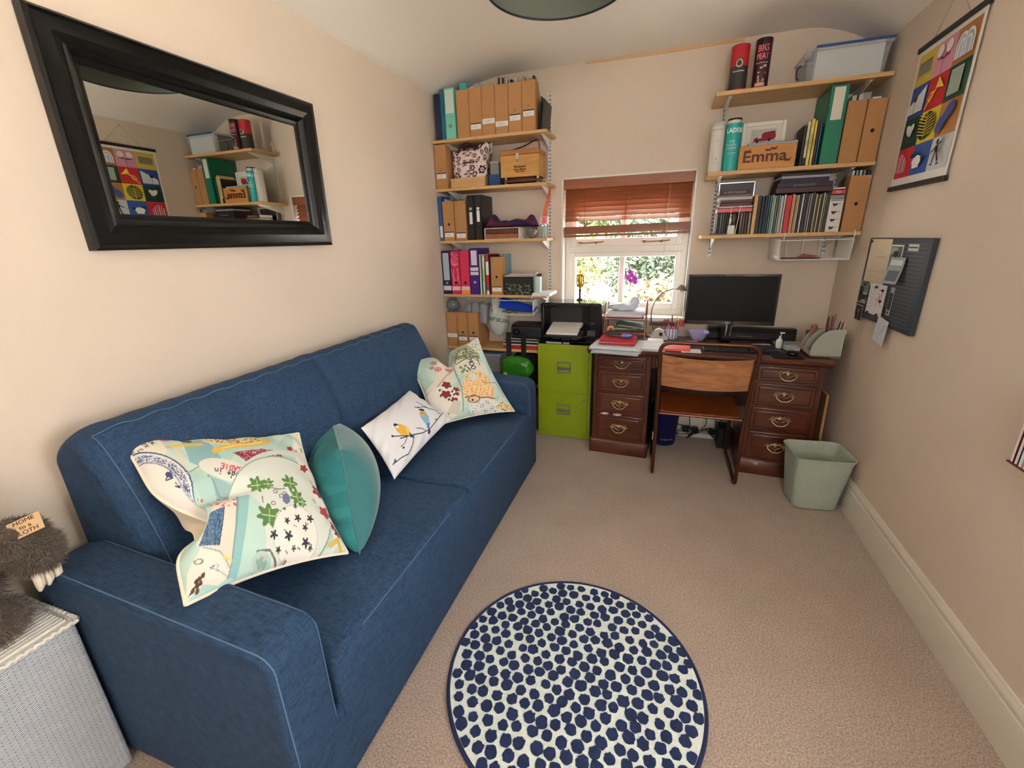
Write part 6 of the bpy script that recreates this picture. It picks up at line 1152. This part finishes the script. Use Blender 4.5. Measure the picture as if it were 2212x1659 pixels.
# statue and window sill
stt = thing('statuette', 'slim golden figure trophy on a dark base standing on the printer by the window', 'statuette', (-.612, 3.44, 1.048)); mb = MB(); mb.lathe([(.028, 0), (.024, .006), (.010, .014), (.008, .06), (.012, .075), (.006, .085)], n=20); mb.build('base', mat((60, 44, 30), .35, .4, name='dark_bronze'), stt)
mb = MB(); mb.lathe([(.006, .085), (.016, .11), (.019, .14), (.016, .17), (.012, .19), (.005, .200), (.004, .204), (.008, .212), (.007, .226), (0, .230)], n=18, sy=.7); mb.build('figure', mat((206, 160, 40), .3, .8, name='gold'), stt)
for s_ in (-1, 1): mb = MB(); mb.tube([(.010*s_, 0, .195), (.024*s_, 0, .175), (.026*s_, 0, .13), (.016*s_, 0, .10)], .004, 6); mb.build('arm', mat((70, 60, 30), .4, .5, name='dark_gold'), stt)
t = thing('dried_sprig', 'small dried pinkish sprig beside the golden statuette', 'plant', (-.575, 3.45, 1.048)); mb = MB(); rn = random.Random(9); mb.tube([(0, 0, 0), (-.01, 0, .05), (.01, 0, .1)], .0015, 5); mb.tube([(-.005, 0, .03), (.02, 0, .07), (.03, 0, .12)], .0012, 5)
s_ = mb.build('stem', mat((110, 84, 60), .7, name='twig'), t); mb = MB()
for _ in range(26): mb.ell((rn.uniform(-.03, .03), rn.uniform(-.01, .01), rn.uniform(.0, .08)), (.005, .004, .005), 6, 5)
l_ = mb.build('blossom', mat((206, 150, 140), .8, name='dried_pink'), t); l_['kind'] = 'stuff'
orc = thing('orchid', 'potted orchid with magenta flowers on the window sill', 'plant', (-.245, 3.56, WZ0+.006)); mb = MB(); mb.lathe([(.035, 0), (.045, .09), (.048, .095), (.040, .095), (.0, .085)], n=24); mb.build('pot', mat((206, 196, 90), .4, name='lime_pot'), orc)
mb = MB(); mb.tube([(0, 0, .09), (-.006, -.005, .17), (.0, -.01, .24), (.014, -.012, .285)], .0018, 6); st_ = mb.build('stem', mat((96, 120, 70), .6, name='stem_green'), orc)
for k, (a, l_) in enumerate(((.4, .09), (2.6, .10), (4.4, .08), (5.6, .07))):
    P = np.array([[(math.cos(a)*l_*u-math.sin(a)*.018*(v-.5)*2*math.sin(PI*min(1, u+.08)), math.sin(a)*l_*u*.5+math.cos(a)*.018*(v-.5)*2*math.sin(PI*min(1, u+.08)), .095+.05*u-.055*u*u*1.2) for v in (0, .5, 1)] for u in np.linspace(0, 1, 8)]); mb = MB(); mb.grid(P); mb.build('leaf', mat((150, 170, 70), .5, name='orchid_leaf'), orc, angle=180)
for k, (x, zz) in enumerate(((-.018, .285), (.012, .300), (.034, .276), (.004, .262), (.038, .250), (-.004, .325))):
    mb = MB()
    for q in range(5): a = 2*PI*q/5+.3*k; mb.ell((x+.010*math.cos(a), -.018, zz+.010*math.sin(a)), (.010, .003, .010), 10, 6)
    f_ = mb.build('flower', mat((206, 70, 200), .6, name='magenta_petal'), orc); mb = MB(); mb.ell((x, -.023, zz), (.004, .004, .004), 8, 6); mb.build('flower_centre', mat((90, 16, 84), .6, name='dark_centre'), f_)
# ================================================================ things on the desk
T = .7915
lt = thing('letter_rack', 'copper coloured wire letter rack of three tiers full of papers on the desk', 'letter rack', (-.385, 3.17, T)); RW = mat((150, 96, 70), .35, .7, name='copper_wire'); W_ = .285; D_ = .26
for x in (0, W_):
    mb = MB(); mb.tube(smoothpath([(x, 0, .002), (x, .03, .20), (x, .10, .29), (x, D_-.03, .29), (x, D_, .2), (x, D_, .002)], 5, .05), .004, 7); mb.build('side_wire', RW, lt)
for zz in (.055, .155):
    mb = MB(); mb.tube([(0, .012, zz), (W_, .012, zz), (W_, D_-.01, zz), (0, D_-.01, zz)], .0032, 6, closed=True)
    for k in range(1, 6): mb.tube([(W_*k/6, .012, zz), (W_*k/6, D_-.01, zz)], .0016, 5)
    mb.build('tier', RW, lt)
def pile(name, label, x, y, z, w_, d, n, th, cols, seed, cat='papers', jit=.008, rz=0, droop=0.):
    t = thing(name, label, cat, (x, y, z), rz); rn = random.Random(seed); mats_ = [mat(c_, .75, name='sheet_%d_%d' % (c_[0], c_[2])) for c_ in cols]; mb = MB(); zz = 0
    for k in range(n):
        q = th*rn.uniform(.6, 1.4); dx, dy = rn.uniform(-jit, jit), rn.uniform(-jit, jit); a = rn.uniform(-.05, .05)
        M = Matrix.Translation((w_/2+dx, d/2+dy, zz)) @ Matrix.Rotation(a, 4, 'Z'); mi = rn.randrange(len(cols)); mb.box(-w_/2, w_/2, -d/2, d/2, 0, q*.92, mi, None, M); zz += q
    mb.build('sheets', mats_, t, smooth=False); return t
pile('paper_pile', 'papers and maroon folders on the upper tier of the letter rack', -.37, 3.178, T+.159, .25, .22, 12, .0042, [(226, 224, 226), (120, 50, 66), (196, 196, 206), (230, 226, 220)], 3)
pile('paper_pile', 'dark green notebook pile on the middle tier of the letter rack', -.30, 3.178, T+.059, .19, .2, 4, .008, [(56, 66, 58), (190, 190, 170), (130, 32, 44)], 5, cat='notebooks', rz=.08)
t = thing('plastic_bag', 'crumpled white plastic bag on top of the letter rack', 'bag', (-.26, 3.24, T+.215)); mb = MB(); mb.ell((0, 0, .025), (.10, .07, .030), 26, 16, noise=.12); mb.ell((.075, .0, .055), (.028, .02, .040), 18, 12, noise=.25); mb.build('bag_body', mat((216, 226, 244), .35, name='blue_white_plastic'), t, angle=180)
pile('paper_pile', 'tilted grey and green magazines jammed under the upper tier of the letter rack', -.295, 3.172, T+.100, .18, .2, 5, .005, [(90, 100, 92), (200, 198, 186), (60, 60, 58)], 21, cat='magazines', rz=.05, jit=.01).rotation_euler = (0, .12, .05)
t = thing('orange_tool', 'small orange and white tape roll in the middle tier of the letter rack', 'tape roll', (-.335, 3.172, T+.085)); mb = MB(); mb.lathe([(.012, -.008), (.026, -.008), (.026, .008), (.012, .008), (.012, -.008)], n=20); mb.build('roll', mat((226, 150, 90), .5, name='orange_roll'), t, rot=(1.3, .3, 0)); 
pile('magazine_pile', 'glossy white leaflets sticking out over the front edge of the desk', -.425, 2.865, T, .30, .22, 9, .0028, [(206, 218, 222), (226, 230, 232), (190, 206, 210), (216, 220, 224)], 8, jit=.02, cat='leaflets', rz=-.10)
t = thing('leaflet_sheets', 'white leaflets drooping over the front edge of the desk above the top left drawer', 'leaflets', (-.44, 2.955, T), -.05); mb = MB()
for q in range(5):
    P = np.array([[(.02+.006*q+.285*u, -v*.21+.09+.006*math.sin(3*u+q), .0022*(q+1)+.002-(max(0, v*.21-.115)**1.5)*.62*(1+.12*q*(u-.5))) for v in np.linspace(0, 1, 14)] for u in np.linspace(0, 1, 5)]); P[:, :, 1] += -.004*q
    mb.grid(P); mb.grid(P+np.array([0, 0, .0012]), flip=True)
mb.build('sheets', mat((206, 216, 222), .6, name='pale_leaflet'), t, angle=180)
pile('book_pile', 'stack of red and pink exercise books in front of the letter rack', -.385, 2.935, T+.028, .235, .19, 6, .0055, [(176, 34, 54), (206, 60, 76), (226, 196, 206), (110, 40, 90), (190, 44, 60)], 12, jit=.006, cat='exercise books', rz=-.04)
t = thing('stapler', 'dark grey hole punch lying on the red exercise books', 'hole punch', (-.34, 3.03, T+.066)); mb = MB(); mb.prism([(0, 0), (.07, 0), (.085, .018), (.065, .036), (.01, .038), (-.008, .02)], 'y', 0, .035); mb.build('punch_body', mat((54, 50, 50), .4, name='dark_grey_plastic'), t, bevel=.004)
sc_ = thing('scissors', 'scissors with glossy blue handles lying on the red exercise books', 'scissors', (-.25, 3.0, T+.072)); mb = MB()
mb.tube([(.035+.03*math.cos(t), .016*math.sin(t), .004) for t in np.linspace(0, 2*PI, 20, endpoint=False)], .0075, 8, closed=True); mb.build('handle', mat((0, 96, 180), .2, name='blue_gloss', coat=.5), sc_); mb = MB(); mb.tube([(.045+.03*math.cos(t), .022+.014*math.sin(t), .006) for t in np.linspace(0, 2*PI, 20, endpoint=False)], .0065, 8, closed=True); mb.build('handle', mat((0, 96, 180), .2, name='blue_gloss', coat=.5), sc_); mb = MB(); mb.prism([(0, 0), (-.07, .004), (-.07, .008), (0, .012)], 'z', .002, .005); mb.build('blade', CHROME, sc_)
pile('paper_pile', 'loose white letters and envelopes beside the red exercise books', -.14, 2.925, T, .17, .26, 5, .0022, [(230, 232, 234), (222, 226, 228), (206, 214, 216)], 14, jit=.02, rz=-.04)
t = thing('mat_paper', 'white form with a grey border lying left of the orange book', 'paper', (-.02, 2.92, T)); mb = MB(); mb.box(0, .055, 0, .20, 0, .002); mb.build('sheets', PAPER, t)
tp = thing('tape_dispenser', 'light grey curved tape dispenser on the desk', 'tape dispenser', (-.065, 3.26, T)); mb = MB(); mb.prism([(0, 0), (.125, 0), (.125, .02), (.105, .035), (.09, .07), (.06, .085), (.03, .07), (.005, .03)], 'y', 0, .05); mb.build('dispenser_body', mat((196, 190, 184), .4, name='warm_grey_plastic'), tp, bevel=.006); mb = MB(); mb.lathe([(.012, 0), (.014, .056)], n=16); mb.build('reel', BLACK, tp, loc=(.075, .053, .045), rot=(PI/2, 0, 0))
t = thing('note_block', 'white block of note paper in front of the tape dispenser', 'note block', (-.075, 3.14, T)); mb = MB(); mb.box(0, .105, 0, .09, 0, .022); mb.build('sheets', PAPER, t, bevel=.001)
wr = thing('wooden_rail', 'low dark wooden rail with pegs behind the tape dispenser at the window sill', 'rail', (-.075, 3.44, T)); mb = MB(); mb.box(0, .20, 0, .022, .072, .092); mb.build('rail_bar', MAH, wr, bevel=.002)
for k in range(5): mb = MB(); mb.box(.008+.044*k, .018+.044*k, .004, .018, 0, .072); mb.build('peg', mat([(226, 196, 90), (200, 160, 120), (214, 150, 140), (190, 176, 150), (110, 40, 40)][k], .5, name='peg_%d' % k), wr)
lm = thing('desk_lamp', 'slim curved desk lamp with a small grey conical shade', 'lamp', (-.035, 3.37, T)); LG = mat((120, 118, 116), .35, .6, name='lamp_grey'); mb = MB(); mb.lathe([(.055, 0), (.055, .012), (.02, .02), (.006, .03)], n=28); mb.build('lamp_base', LG, lm)
mb = MB(); pts = [(0, 0, .02), (-.030, -.0, .12), (-.035, -.005, .20), (-.010, -.01, .28), (.04, -.02, .335), (.10, -.03, .358), (.135, -.035, .362)]; mb.tube(smoothpath(pts, 6, .05), .0042, 8); mb.build('lamp_arm', LG, lm); mb = MB(); mb.lathe([(.006, .022), (.018, .018), (.046, -.006), (.050, -.012), (.044, -.008), (.004, .014)], n=28); mb.build('lamp_shade', mat((150, 146, 142), .35, .4, name='shade_grey'), lm, loc=(.155, -.04, .365), rot=(0, .15, 0)); mb = MB(); mb.lathe([(.0, -.03), (.010, -.026), (.012, -.01), (.006, .004)], n=16); mb.build('bulb', mat((236, 236, 230), .2, name='bulb_glass'), lm, loc=(.155, -.04, .365))
mug = thing('mug', 'blue and white striped mug holding pens and red scissors', 'mug', (.085, 3.32, T)); mb = MB(); cB = (110, 130, 180); cW = (226, 228, 234); n = 36; prf = [(.030, 0), (.040, .006), (.043, .045), (.042, .085), (.039, .085), (.038, .01)]; V = []; F = []
for r_, zz in prf: V += [(r_*math.cos(2*PI*j/n), r_*math.sin(2*PI*j/n), zz) for j in range(n)]
for i in range(len(prf)-1):
    for j in range(n): mb.add([V[i*n+j], V[i*n+(j+1) % n], V[(i+1)*n+(j+1) % n], V[(i+1)*n+j]], [(0, 1, 2, 3)], 0, cB if j % 3 == 0 else cW)
mb.add([V[j] for j in range(n)], [tuple(range(n))[::-1]], 0, cW); mb.add([V[5*n+j] for j in range(n)], [tuple(range(n))], 0, cW); mb.build('mug_body', colmat('mug_glaze', .2), mug, weld=True, angle=60)
mb = MB(); mb.tube([(-.040, 0, .065), (-.062, -.004, .06), (-.066, -.004, .035), (-.042, 0, .02)], .005, 8); mb.build('handle', mat(cB, .25, name='mug_blue'), mug); mb = MB(); mb.tube([(.041*math.cos(a), .041*math.sin(a), .085) for a in np.linspace(0, 2*PI, 32, endpoint=False)], .0028, 6, closed=True); mb.build('rim', mat((196, 60, 66), .3, name='rim_red'), mug)
PC = [(226, 120, 50), (236, 160, 90), (30, 30, 34), (90, 150, 190), (196, 190, 180), (150, 40, 50), (60, 90, 60)]
for k in range(7):
    a = 2*PI*k/7; c_ = PC[k]; t = thing('pen', '%s pen standing in the striped mug' % ['orange', 'light orange', 'black', 'pale blue', 'silver', 'maroon', 'green'][k], 'pen', (.085, 3.32, T+.012)); mb = MB(); mb.tube([(.012*math.cos(a), .012*math.sin(a), 0), (.036*math.cos(a)+.002, .036*math.sin(a), .115+.014*(k % 3)), (.040*math.cos(a)+.002, .040*math.sin(a), .130+.014*(k % 3))], [.0035, .004, .0035], 7); mb.build('pen_body', mat(c_, .4, name='pen_%d' % c_[0]), t)
for k, (x, rz, col) in enumerate(((.045, .35, (206, 30, 50)), (-.035, -.2, (150, 30, 50)))):
    t = thing('scissors', '%s handled scissors standing in the striped mug' % ['bright red', 'dark red'][k], 'scissors', (.085, 3.30, T+.02)); mb = MB()
    for s_ in (-1, 1): mb.tube([(x+rz*.05+.010*s_+.008*math.cos(q), -.012, .105+.022*math.sin(q)) for q in np.linspace(0, 2*PI, 14, endpoint=False)], .0035, 6, closed=True)
    mb.build('handle', mat(col, .3, name='scissor_%d' % col[0]), t); mb = MB(); mb.tube([(x*.2, -.0, 0), (x*.9, -.010, .085)], .003, 6); mb.build('blade', CHROME, t)
bw_ = thing('bowl', 'lilac and white square bowl in front of the monitor', 'bowl', (.262, 3.33, T)); mb = MB(); V = []; F = []; lv = [(.032, 0), (.036, .004), (.066, .058), (.068, .062), (.063, .060), (.030, .008)]; n = 28
for (r_, zz) in lv: V += [(x, y, zz) for x, y in rrect(-r_, r_, -r_, r_, r_*.45, 6)]
for i in range(len(lv)-1):
    for j in range(n): F.append((i*n+j, i*n+(j+1) % n, (i+1)*n+(j+1) % n, (i+1)*n+j))
F += [tuple(range(n))[::-1], tuple(range((len(lv)-1)*n, len(lv)*n))]; mb.add(V, F); mb.build('bowl_body', mat((178, 176, 226), .15, name='lilac_glaze', coat=.5), bw_, angle=50)
flatbook('salmon orange book lying behind the chair back', .02, 2.95, T+.0006, .175, .014, .20, (226, 92, 76), rz=-.05, pagecol=(236, 226, 216)); flatbook('white booklet lying under the front edge of the keyboard', .14, 2.915, T+.001, .12, .004, .10, (230, 228, 224), name='booklet', cat='booklet')
t = thing('card', 'pale pink flowery card lying beside the bowl', 'card', (.19, 3.19, T+.001)); mb = MB(); mb.box(0, .09, 0, .07, 0, .0015); mb.build('card_sheet', mat((226, 206, 210), .7, name='pink_card'), t, rot=(0, 0, .3))
kb = thing('keyboard', 'black computer keyboard partly hidden behind the chair back', 'keyboard', (.28, 3.005, T), .03); mb = MB(); mb.prism([(0, 0), (.15, 0), (.15, .018), (0, .009)], 'x', 0, .44); mb.build('keyboard_body', mat((18, 18, 20), .45, name='keyboard_black'), kb, bevel=.003)
mb = MB(); ky = mat((34, 34, 38), .5, name='key_dark')
for r in range(5):
    for c_ in range(18 if r else 4):
        if r == 0: xs_ = [(.01, .09), (.10, .26), (.27, .35), (.36, .43)][c_]; mb.box(xs_[0], xs_[1], .010, .032, .009, .016)
        else: x = .008+c_*.0238; yy = .010+r*.0265; mb.box(x, x+.020, yy, yy+.022, .009+yy*.06, .016+yy*.06)
mb.build('keys', ky, kb, smooth=False)
t = thing('mouse_mat', 'black mouse mat lying at the right of the keyboard', 'mouse mat', (.66, 2.90, T)); mb = MB(); mb.box(0, .16, 0, .14, 0, .003); mb.build('mat_sheet', mat((16, 17, 20), .8, name='mat_black'), t, bevel=.001)
ms = thing('computer_mouse', 'small black computer mouse near the front right of the desk', 'mouse', (.775, 2.99, T+.0035)); mb = MB(); mb.ell((0, 0, .012), (.030, .045, .018), 18, 12); mb.build('mouse_body', mat((20, 20, 23), .25, name='mouse_black'), ms)
SCR = mat((7, 9, 11), .4, name='dark_screen'); SCR.node_tree.nodes['Principled BSDF'].inputs['Specular IOR Level'].default_value = .15
mn = thing('monitor', 'black flat computer monitor standing on the desk', 'monitor', (.425, 3.19, T), .02); LC = mat((10, 11, 13), .18, name='bezel', coat=.2)
mb = MB(); frame(mb, -.272, .272, -.012, .012, .142, .468, .014, .026, .014); mb.box(-.26, .26, .0, .022, .15, .46); mb.build('bezel', LC, mn, bevel=.002); mb = MB(); mb.box(-.259, .259, -.0095, -.004, .166, .456); mb.build('screen', SCR, mn, smooth=False)
text('brand_mark', '(L) LG', .014, mat((170, 170, 172), .4, name='silver_ink'), mn, (.0, -.0124, .155))
mb = MB(); mb.prism([(-.028, .012), (.028, .012), (.036, .16), (-.036, .16)], 'y', .012, .030); mb.build('stand_neck', GLOSSB, mn, bevel=.004); mb = MB(); mb.lathe([(.10, 0), (.10, .006), (.04, .014), (.0, .016)], n=36, sx=1.25, sy=.85); mb.build('stand_base', GLOSSB, mn, loc=(0, .02, 0))
sbx = thing('soundbar', 'long black speaker bar behind the monitor against the wall', 'speaker', (.33, 3.40, T)); mb = MB(); mb.box(0, .56, 0, .07, .0, .085); mb.build('speaker_body', mat((24, 24, 27), .35, name='speaker_black'), sbx, bevel=.006); mb = MB(); mb.box(.01, .55, -.001, .0, .05, .078); mb.build('grille', mat((12, 12, 14), .8, name='grille'), sbx)
text('lettering', 'HOME AUDIO SYSTEM', .010, mat((160, 160, 166), .5, name='silver_ink2'), sbx, (.24, -.0015, .025))
t = thing('book', 'silver grey spiral notebook lying in front of the speaker bar', 'notebook', (.74, 3.24, T)); mb = MB(); mb.box(0, .17, 0, .13, 0, .010); mb.build('cover', mat((160, 168, 166), .4, name='silver_green'), t, bevel=.001)
t = thing('papers', 'small stack of cream leaflets lying in front of the monitor', 'leaflets', (.585, 3.15, T+.0188), .25); mb = MB(); mb.box(0, .12, 0, .06, 0, .008); mb.box(.01, .09, .005, .05, .008, .012); mb.build('sheets', mat((214, 210, 190), .7, name='cream_sheets'), t)
t['label'] = 'small stack of cream leaflets lying at the right of the monitor stand'; t.location = (.60, 3.17, T)
pb2 = thing('pump_bottle', 'small white bottle with a curved spout right of the monitor', 'bottle', (.745, 3.19, T)); mb = MB(); mb.lathe([(.018, 0), (.020, .004), (.020, .05), (.008, .062), (.008, .075)], n=20); mb.build('bottle_body', mat((232, 232, 228), .3, name='white_gloss'), pb2); mb = MB(); mb.tube([(0, 0, .075), (.004, 0, .092), (.012, 0, .098)], .003, 6); mb.box(-.004, .022, -.008, .008, .096, .102); mb.build('pump', mat((232, 232, 228), .3, name='white_gloss'), pb2)
t = thing('dish', 'small translucent plastic tray beside the pump bottle', 'dish', (.765, 3.12, T)); mb = MB(); hollowbox(mb, 0, .085, 0, .07, 0, .022, .002); mb.build('dish_body', mat((196, 206, 204), .3, name='frosted', trans=.3), t, bevel=.002)
mb = MB(); mb.tube(smoothpath([(.72, 3.22, T+.09), (.77, 3.18, T+.05), (.74, 3.12, T+.006), (.80, 3.06, T+.005), (.86, 3.02, T+.004)], 5, .04), .0022, 6); tag(mb.build('cable', BLACK), 'thin black cable curling over the desk towards the mouse', 'cable')
og = thing('desk_organiser', 'sage grey desk organiser with curved dividers at the right end of the desk', 'organiser', (.858, 2.965, T), .0); OG = mat((168, 172, 160), .6, name='organiser_paint')
def shell(y, hgt, dep, x0=0., flip=False):
    """quarter-round divider standing across x"""
    return [(x0, 0.006)]+[(x0+dep*(1-math.cos(q)), .006+hgt*math.sin(q)) for q in np.linspace(.25, PI/2, 12)]+[(x0+dep+.05, .006+hgt), (x0+dep+.055, .006)]
for k, (y, hgt, dep) in enumerate(((0, .165, .115), (.11, .155, .105), (.20, .135, .09))):
    mb = MB(); mb.prism(shell(y, hgt, dep, .0), 'y', y, y+.007); mb.build('divider', OG, og, bevel=.001)
mb = MB(); mb.box(0, .165, .0, .207, .004, .012); mb.box(.160, .168, 0, .207, .004, .15); mb.box(.0, .006, .0, .207, .004, .035); mb.build('organiser_base', wood((176, 150, 120), .1, 2, (1, 6, 6), .5, 'organiser_wood'), og, bevel=.001)
for k, (x, y, h_, r_, c_, dx) in enumerate(((.09, .03, .235, .004, (100, 40, 60), .0), (.10, .04, .245, .0045, (150, 90, 96), .01), (.085, .05, .225, .006, (70, 16, 30), -.01), (.12, .03, .215, .004, (206, 170, 160), .03), (.125, .05, .20, .004, (40, 40, 60), .02), (.13, .06, .19, .004, (30, 30, 34), .035), (.11, .07, .22, .0045, (130, 60, 70), .005), (.14, .04, .195, .004, (190, 176, 150), .03))):
    t = thing('pencil', '%s standing in the sage desk organiser' % ['plum pencil', 'dusty pink pencil', 'tall dark red marker', 'pale pink pencil', 'navy pen', 'black pen', 'rose pen', 'beige pencil'][k], 'pencil', (.858+x, 2.965+y, T+.013)); mb = MB(); mb.tube([(0, 0, 0), (dx*.7, 0, h_*.9), (dx*.8, 0, h_)], [r_, r_, r_*.6], 7); mb.build('pencil_body', mat(c_, .5, name='pencil_%d' % c_[0]), t)
t = thing('wooden_animal', 'small brown and cream wooden figure in the desk organiser', 'ornament', (.905, 3.125, T+.013)); mb = MB(); mb.lathe([(.012, 0), (.014, .1), (.010, .12), (.018, .135), (.016, .155), (0, .162)], n=16); mb.build('figure', mat((150, 100, 76), .5, name='warm_brown'), t)
t = thing('envelope', 'dark patterned envelopes standing in the back of the desk organiser', 'envelopes', (.90, 3.075+.04, T+.013)); mb = MB(); mb.box(.0, .10, .0, .01, 0, .11); mb.build('sheets', mat((84, 74, 66), .7, name='dark_paper', noise=(60, .5)), t); t.location = (.88, 3.178, T+.013); t.scale = (.7, .5, 1)
# ================================================================ under and beside the desk
t = thing('waste_tub', 'round navy blue bin with white lettering in the kneehole of the desk', 'bin', (.085, 3.27, 0)); mb = MB(); mb.lathe([(.085, 0), (.088, .004), (.108, .29), (.110, .295), (.104, .295), (.086, .01)], n=32); mb.build('bin_body', mat((18, 22, 74), .4, name='navy_tub'), t, angle=60)
bend_off[0] = 0; text('lettering', 'WORLD', .028, mat((190, 196, 210), .6, name='tub_ink'), t, (0, 0, .055), (PI/2, 0, .3), ex=.0003, bend=.091)
t = thing('laptop_bag', 'black bag standing upright against the left pedestal of the desk', 'bag', (.0, 2.975, 0)); mb = MB(); mb.box(0, .022, 0, .26, 0.02, .56); mb.box(.004, .020, -.004, .10, 0, .3); mb.build('bag_body', mat((10, 11, 15), .3, name='shiny_black'), t, bevel=.012, seg=3); mb = MB(); mb.box(.006, .02, -.0065, -.004, .14, .20); mb.build('label', mat((190, 190, 190), .5, name='label_grey'), t)
ps_ = thing('power_strip', 'white power strip with black plugs on the carpet behind the chair', 'power strip', (.20, 3.40, .03)); mb = MB(); mb.box(0, .36, 0, .055, 0, .035); mb.build('strip_body', mat((206, 206, 202), .4, name='strip_white'), ps_, bevel=.004); ps_.location.z = 0.0
for k, x in enumerate((.03, .10, .22, .29)): mb = MB(); mb.box(x, x+.045, .005, .05, .035, .075); mb.build('plug', BLACK, ps_, bevel=.006)
for k in range(4):
    rn = random.Random(20+k); mb = MB(); p = [(.22+.09*k, 3.40, .07)]+[(.18+.1*k+rn.uniform(-.08, .12), 3.36+rn.uniform(-.08, .05), rn.uniform(.006, .14)) for _ in range(7)]+[(.25+.09*k, 3.46, .35)]; mb.tube(smoothpath(p, 4, .04), .0035, 6); tag(mb.build('cable', BLACK), 'black cable tangled over the power strip, %s' % ['leftmost', 'second from the left', 'third from the left', 'rightmost'][k], 'cable', 'cables under the desk')
t = thing('shoe_box', 'dark basket with mixed things beside the right pedestal under the desk', 'box', (.40, 3.30, 0)); mb = MB(); hollowbox(mb, .06, .145, -.0, .13, 0, .16, .006); mb.build('box_body', mat((26, 24, 28), .7, name='basket_dark'), t, bevel=.002); t.location = (.405, 3.25, 0)
wb_ = thing('wooden_board', 'pale wooden board leaning between the desk and the right wall', 'board', (1.02, 3.02, 0)); mb = MB(); mb.box(0, .014, 0, .40, 0, .545, M=Matrix.Rotation(-.02, 4, 'Y')); mb.build('board', wood((196, 146, 96), .12, 2, (6, 3, 1), .5, 'board_pale'), wb_, bevel=.002)
# books in a holder on the right wall, cut off by the right edge of the photo
rk = thing('book_holder', 'maroon edged wall rack with books at the right edge of the photo', 'rack', (XR, 1.59, .83)); mb = MB(); mb.box(-.055, -.001, -.30, 0, .0, .006); mb.box(-.006, -.001, -.30, 0, .0, .22); mb.build('rack_body', mat((120, 24, 40), .4, name='maroon_plastic'), rk, bevel=.002)
for k, (y, th, c_) in enumerate(((-.012, .010, (134, 20, 44)), (-.028, .013, (24, 20, 40)), (-.044, .012, (196, 196, 190)), (-.062, .015, (206, 190, 70)), (-.082, .018, (176, 40, 60)))):
    t = thing('book', '%s book in the maroon wall rack at the right edge' % ['maroon', 'dark navy', 'white', 'yellow', 'red'][k], 'book', (XR-.006, 1.59+y-.002, .8365)); mb = MB(); mb.box(-.048, 0, -th, 0, 0, .19-.01*k); mb.build('cover', mat(c_, .5, name='cov_%d_%d' % (c_[0], c_[2])), t, bevel=.001); mb = MB(); mb.box(-.0485, -.047, -th*.85, -th*.15, .002, .185-.01*k); mb.build('pages', PAPER, t)
# ================================================================ garden outside the back window
def tree(label, x, y, zc, rx, ry, rz_, n, cols, seed, size=.07):
    t = thing('tree', label, 'tree', (x, y, -2.6), 0, 'trees and shrubs outside the window'); rn = random.Random(seed); mb = MB()
    for _ in range(int(n*1.8)):
        d = Vector((rn.gauss(0, 1), rn.gauss(0, 1), rn.gauss(0, 1))).normalized()*(rn.random()**.33)*(1+.25*math.sin(rn.random()*6)); p = Vector((d.x*rx, d.y*ry, zc+2.6+d.z*rz_)); a = Vector((rn.gauss(0, 1), rn.gauss(0, 1), rn.gauss(0, 1))).normalized(); b_ = a.orthogonal().normalized(); s_ = size*rn.uniform(.5, 1.3)
        mb.add([p-a*s_, p+b_*s_*.45, p+a*s_, p-b_*s_*.45], [(0, 1, 2, 3)], rn.randrange(len(cols)))
    o = mb.build('foliage', [mat(c_, .7, name='leaf_%d_%d' % (c_[0], c_[1])) for c_ in cols], t, smooth=False)
    mb = MB(); mb.tube([(0, 0, 0), (.05, 0, (zc+2.6)*.5), (0, 0, zc+2.4)], [.09, .07, .03], 8); mb.build('trunk', mat((70, 58, 46), .9, name='bark'), t); return t
G1 = [(66, 82, 38), (80, 96, 44), (52, 70, 38)]; G2 = [(48, 64, 42), (60, 76, 50), (42, 58, 42)]; G3 = [(90, 94, 36), (100, 100, 40), (78, 88, 38)]
tree('yellow green shrub seen through the left lower pane', -2.05, 7.6, 1.15, 1.0, .6, .75, 1500, G3, 1); tree('dense green tree seen through the right lower pane', .0, 8.4, 1.2, 1.1, .7, .9, 2200, G2, 2); tree('tall green tree behind the yellow green shrub', -2.4, 10.5, 2.2, 2.0, 1., 1.7, 2400, G1, 3, .1)
tree('dark green tree behind the right lower pane', .6, 11., 2.4, 1.8, 1., 1.9, 2200, G2, 4, .1); tree('low orange tinted bush at the bottom of the right lower pane', .15, 6.9, .62, .7, .35, .28, 700, [(112, 86, 54), (96, 92, 46), (120, 100, 66)], 5); tree('bright shrub in the lower left corner of the window', -2.6, 6.3, .35, .7, .4, .5, 700, G3, 6)
tree('feathery green tree filling the upper panes', -1.0, 9.6, 3.2, 2.6, 1., 1.5, 2400, G1, 7, .1)
t = thing('garden_wall', 'low pale rendered wall beyond the window', 'wall', (-3.2, 5.6, -2.6)); mb = MB(); mb.box(0, 5.2, 0, .2, 0, 3.05); mb.box(-.02, 5.22, -.03, .23, 3.05, 3.11); mb.build('wall_body', mat((214, 206, 196), .9, name='render'), t)
mb = MB(); mb.box(-30, 30, -30, 40, -2.7, -2.6); struct('ground', mb, mat((226, 220, 210), .95, name='pale_bounce_ground', noise=(3, .08)), smooth=False)  # ground colour made pale to bounce more daylight up onto the ceiling
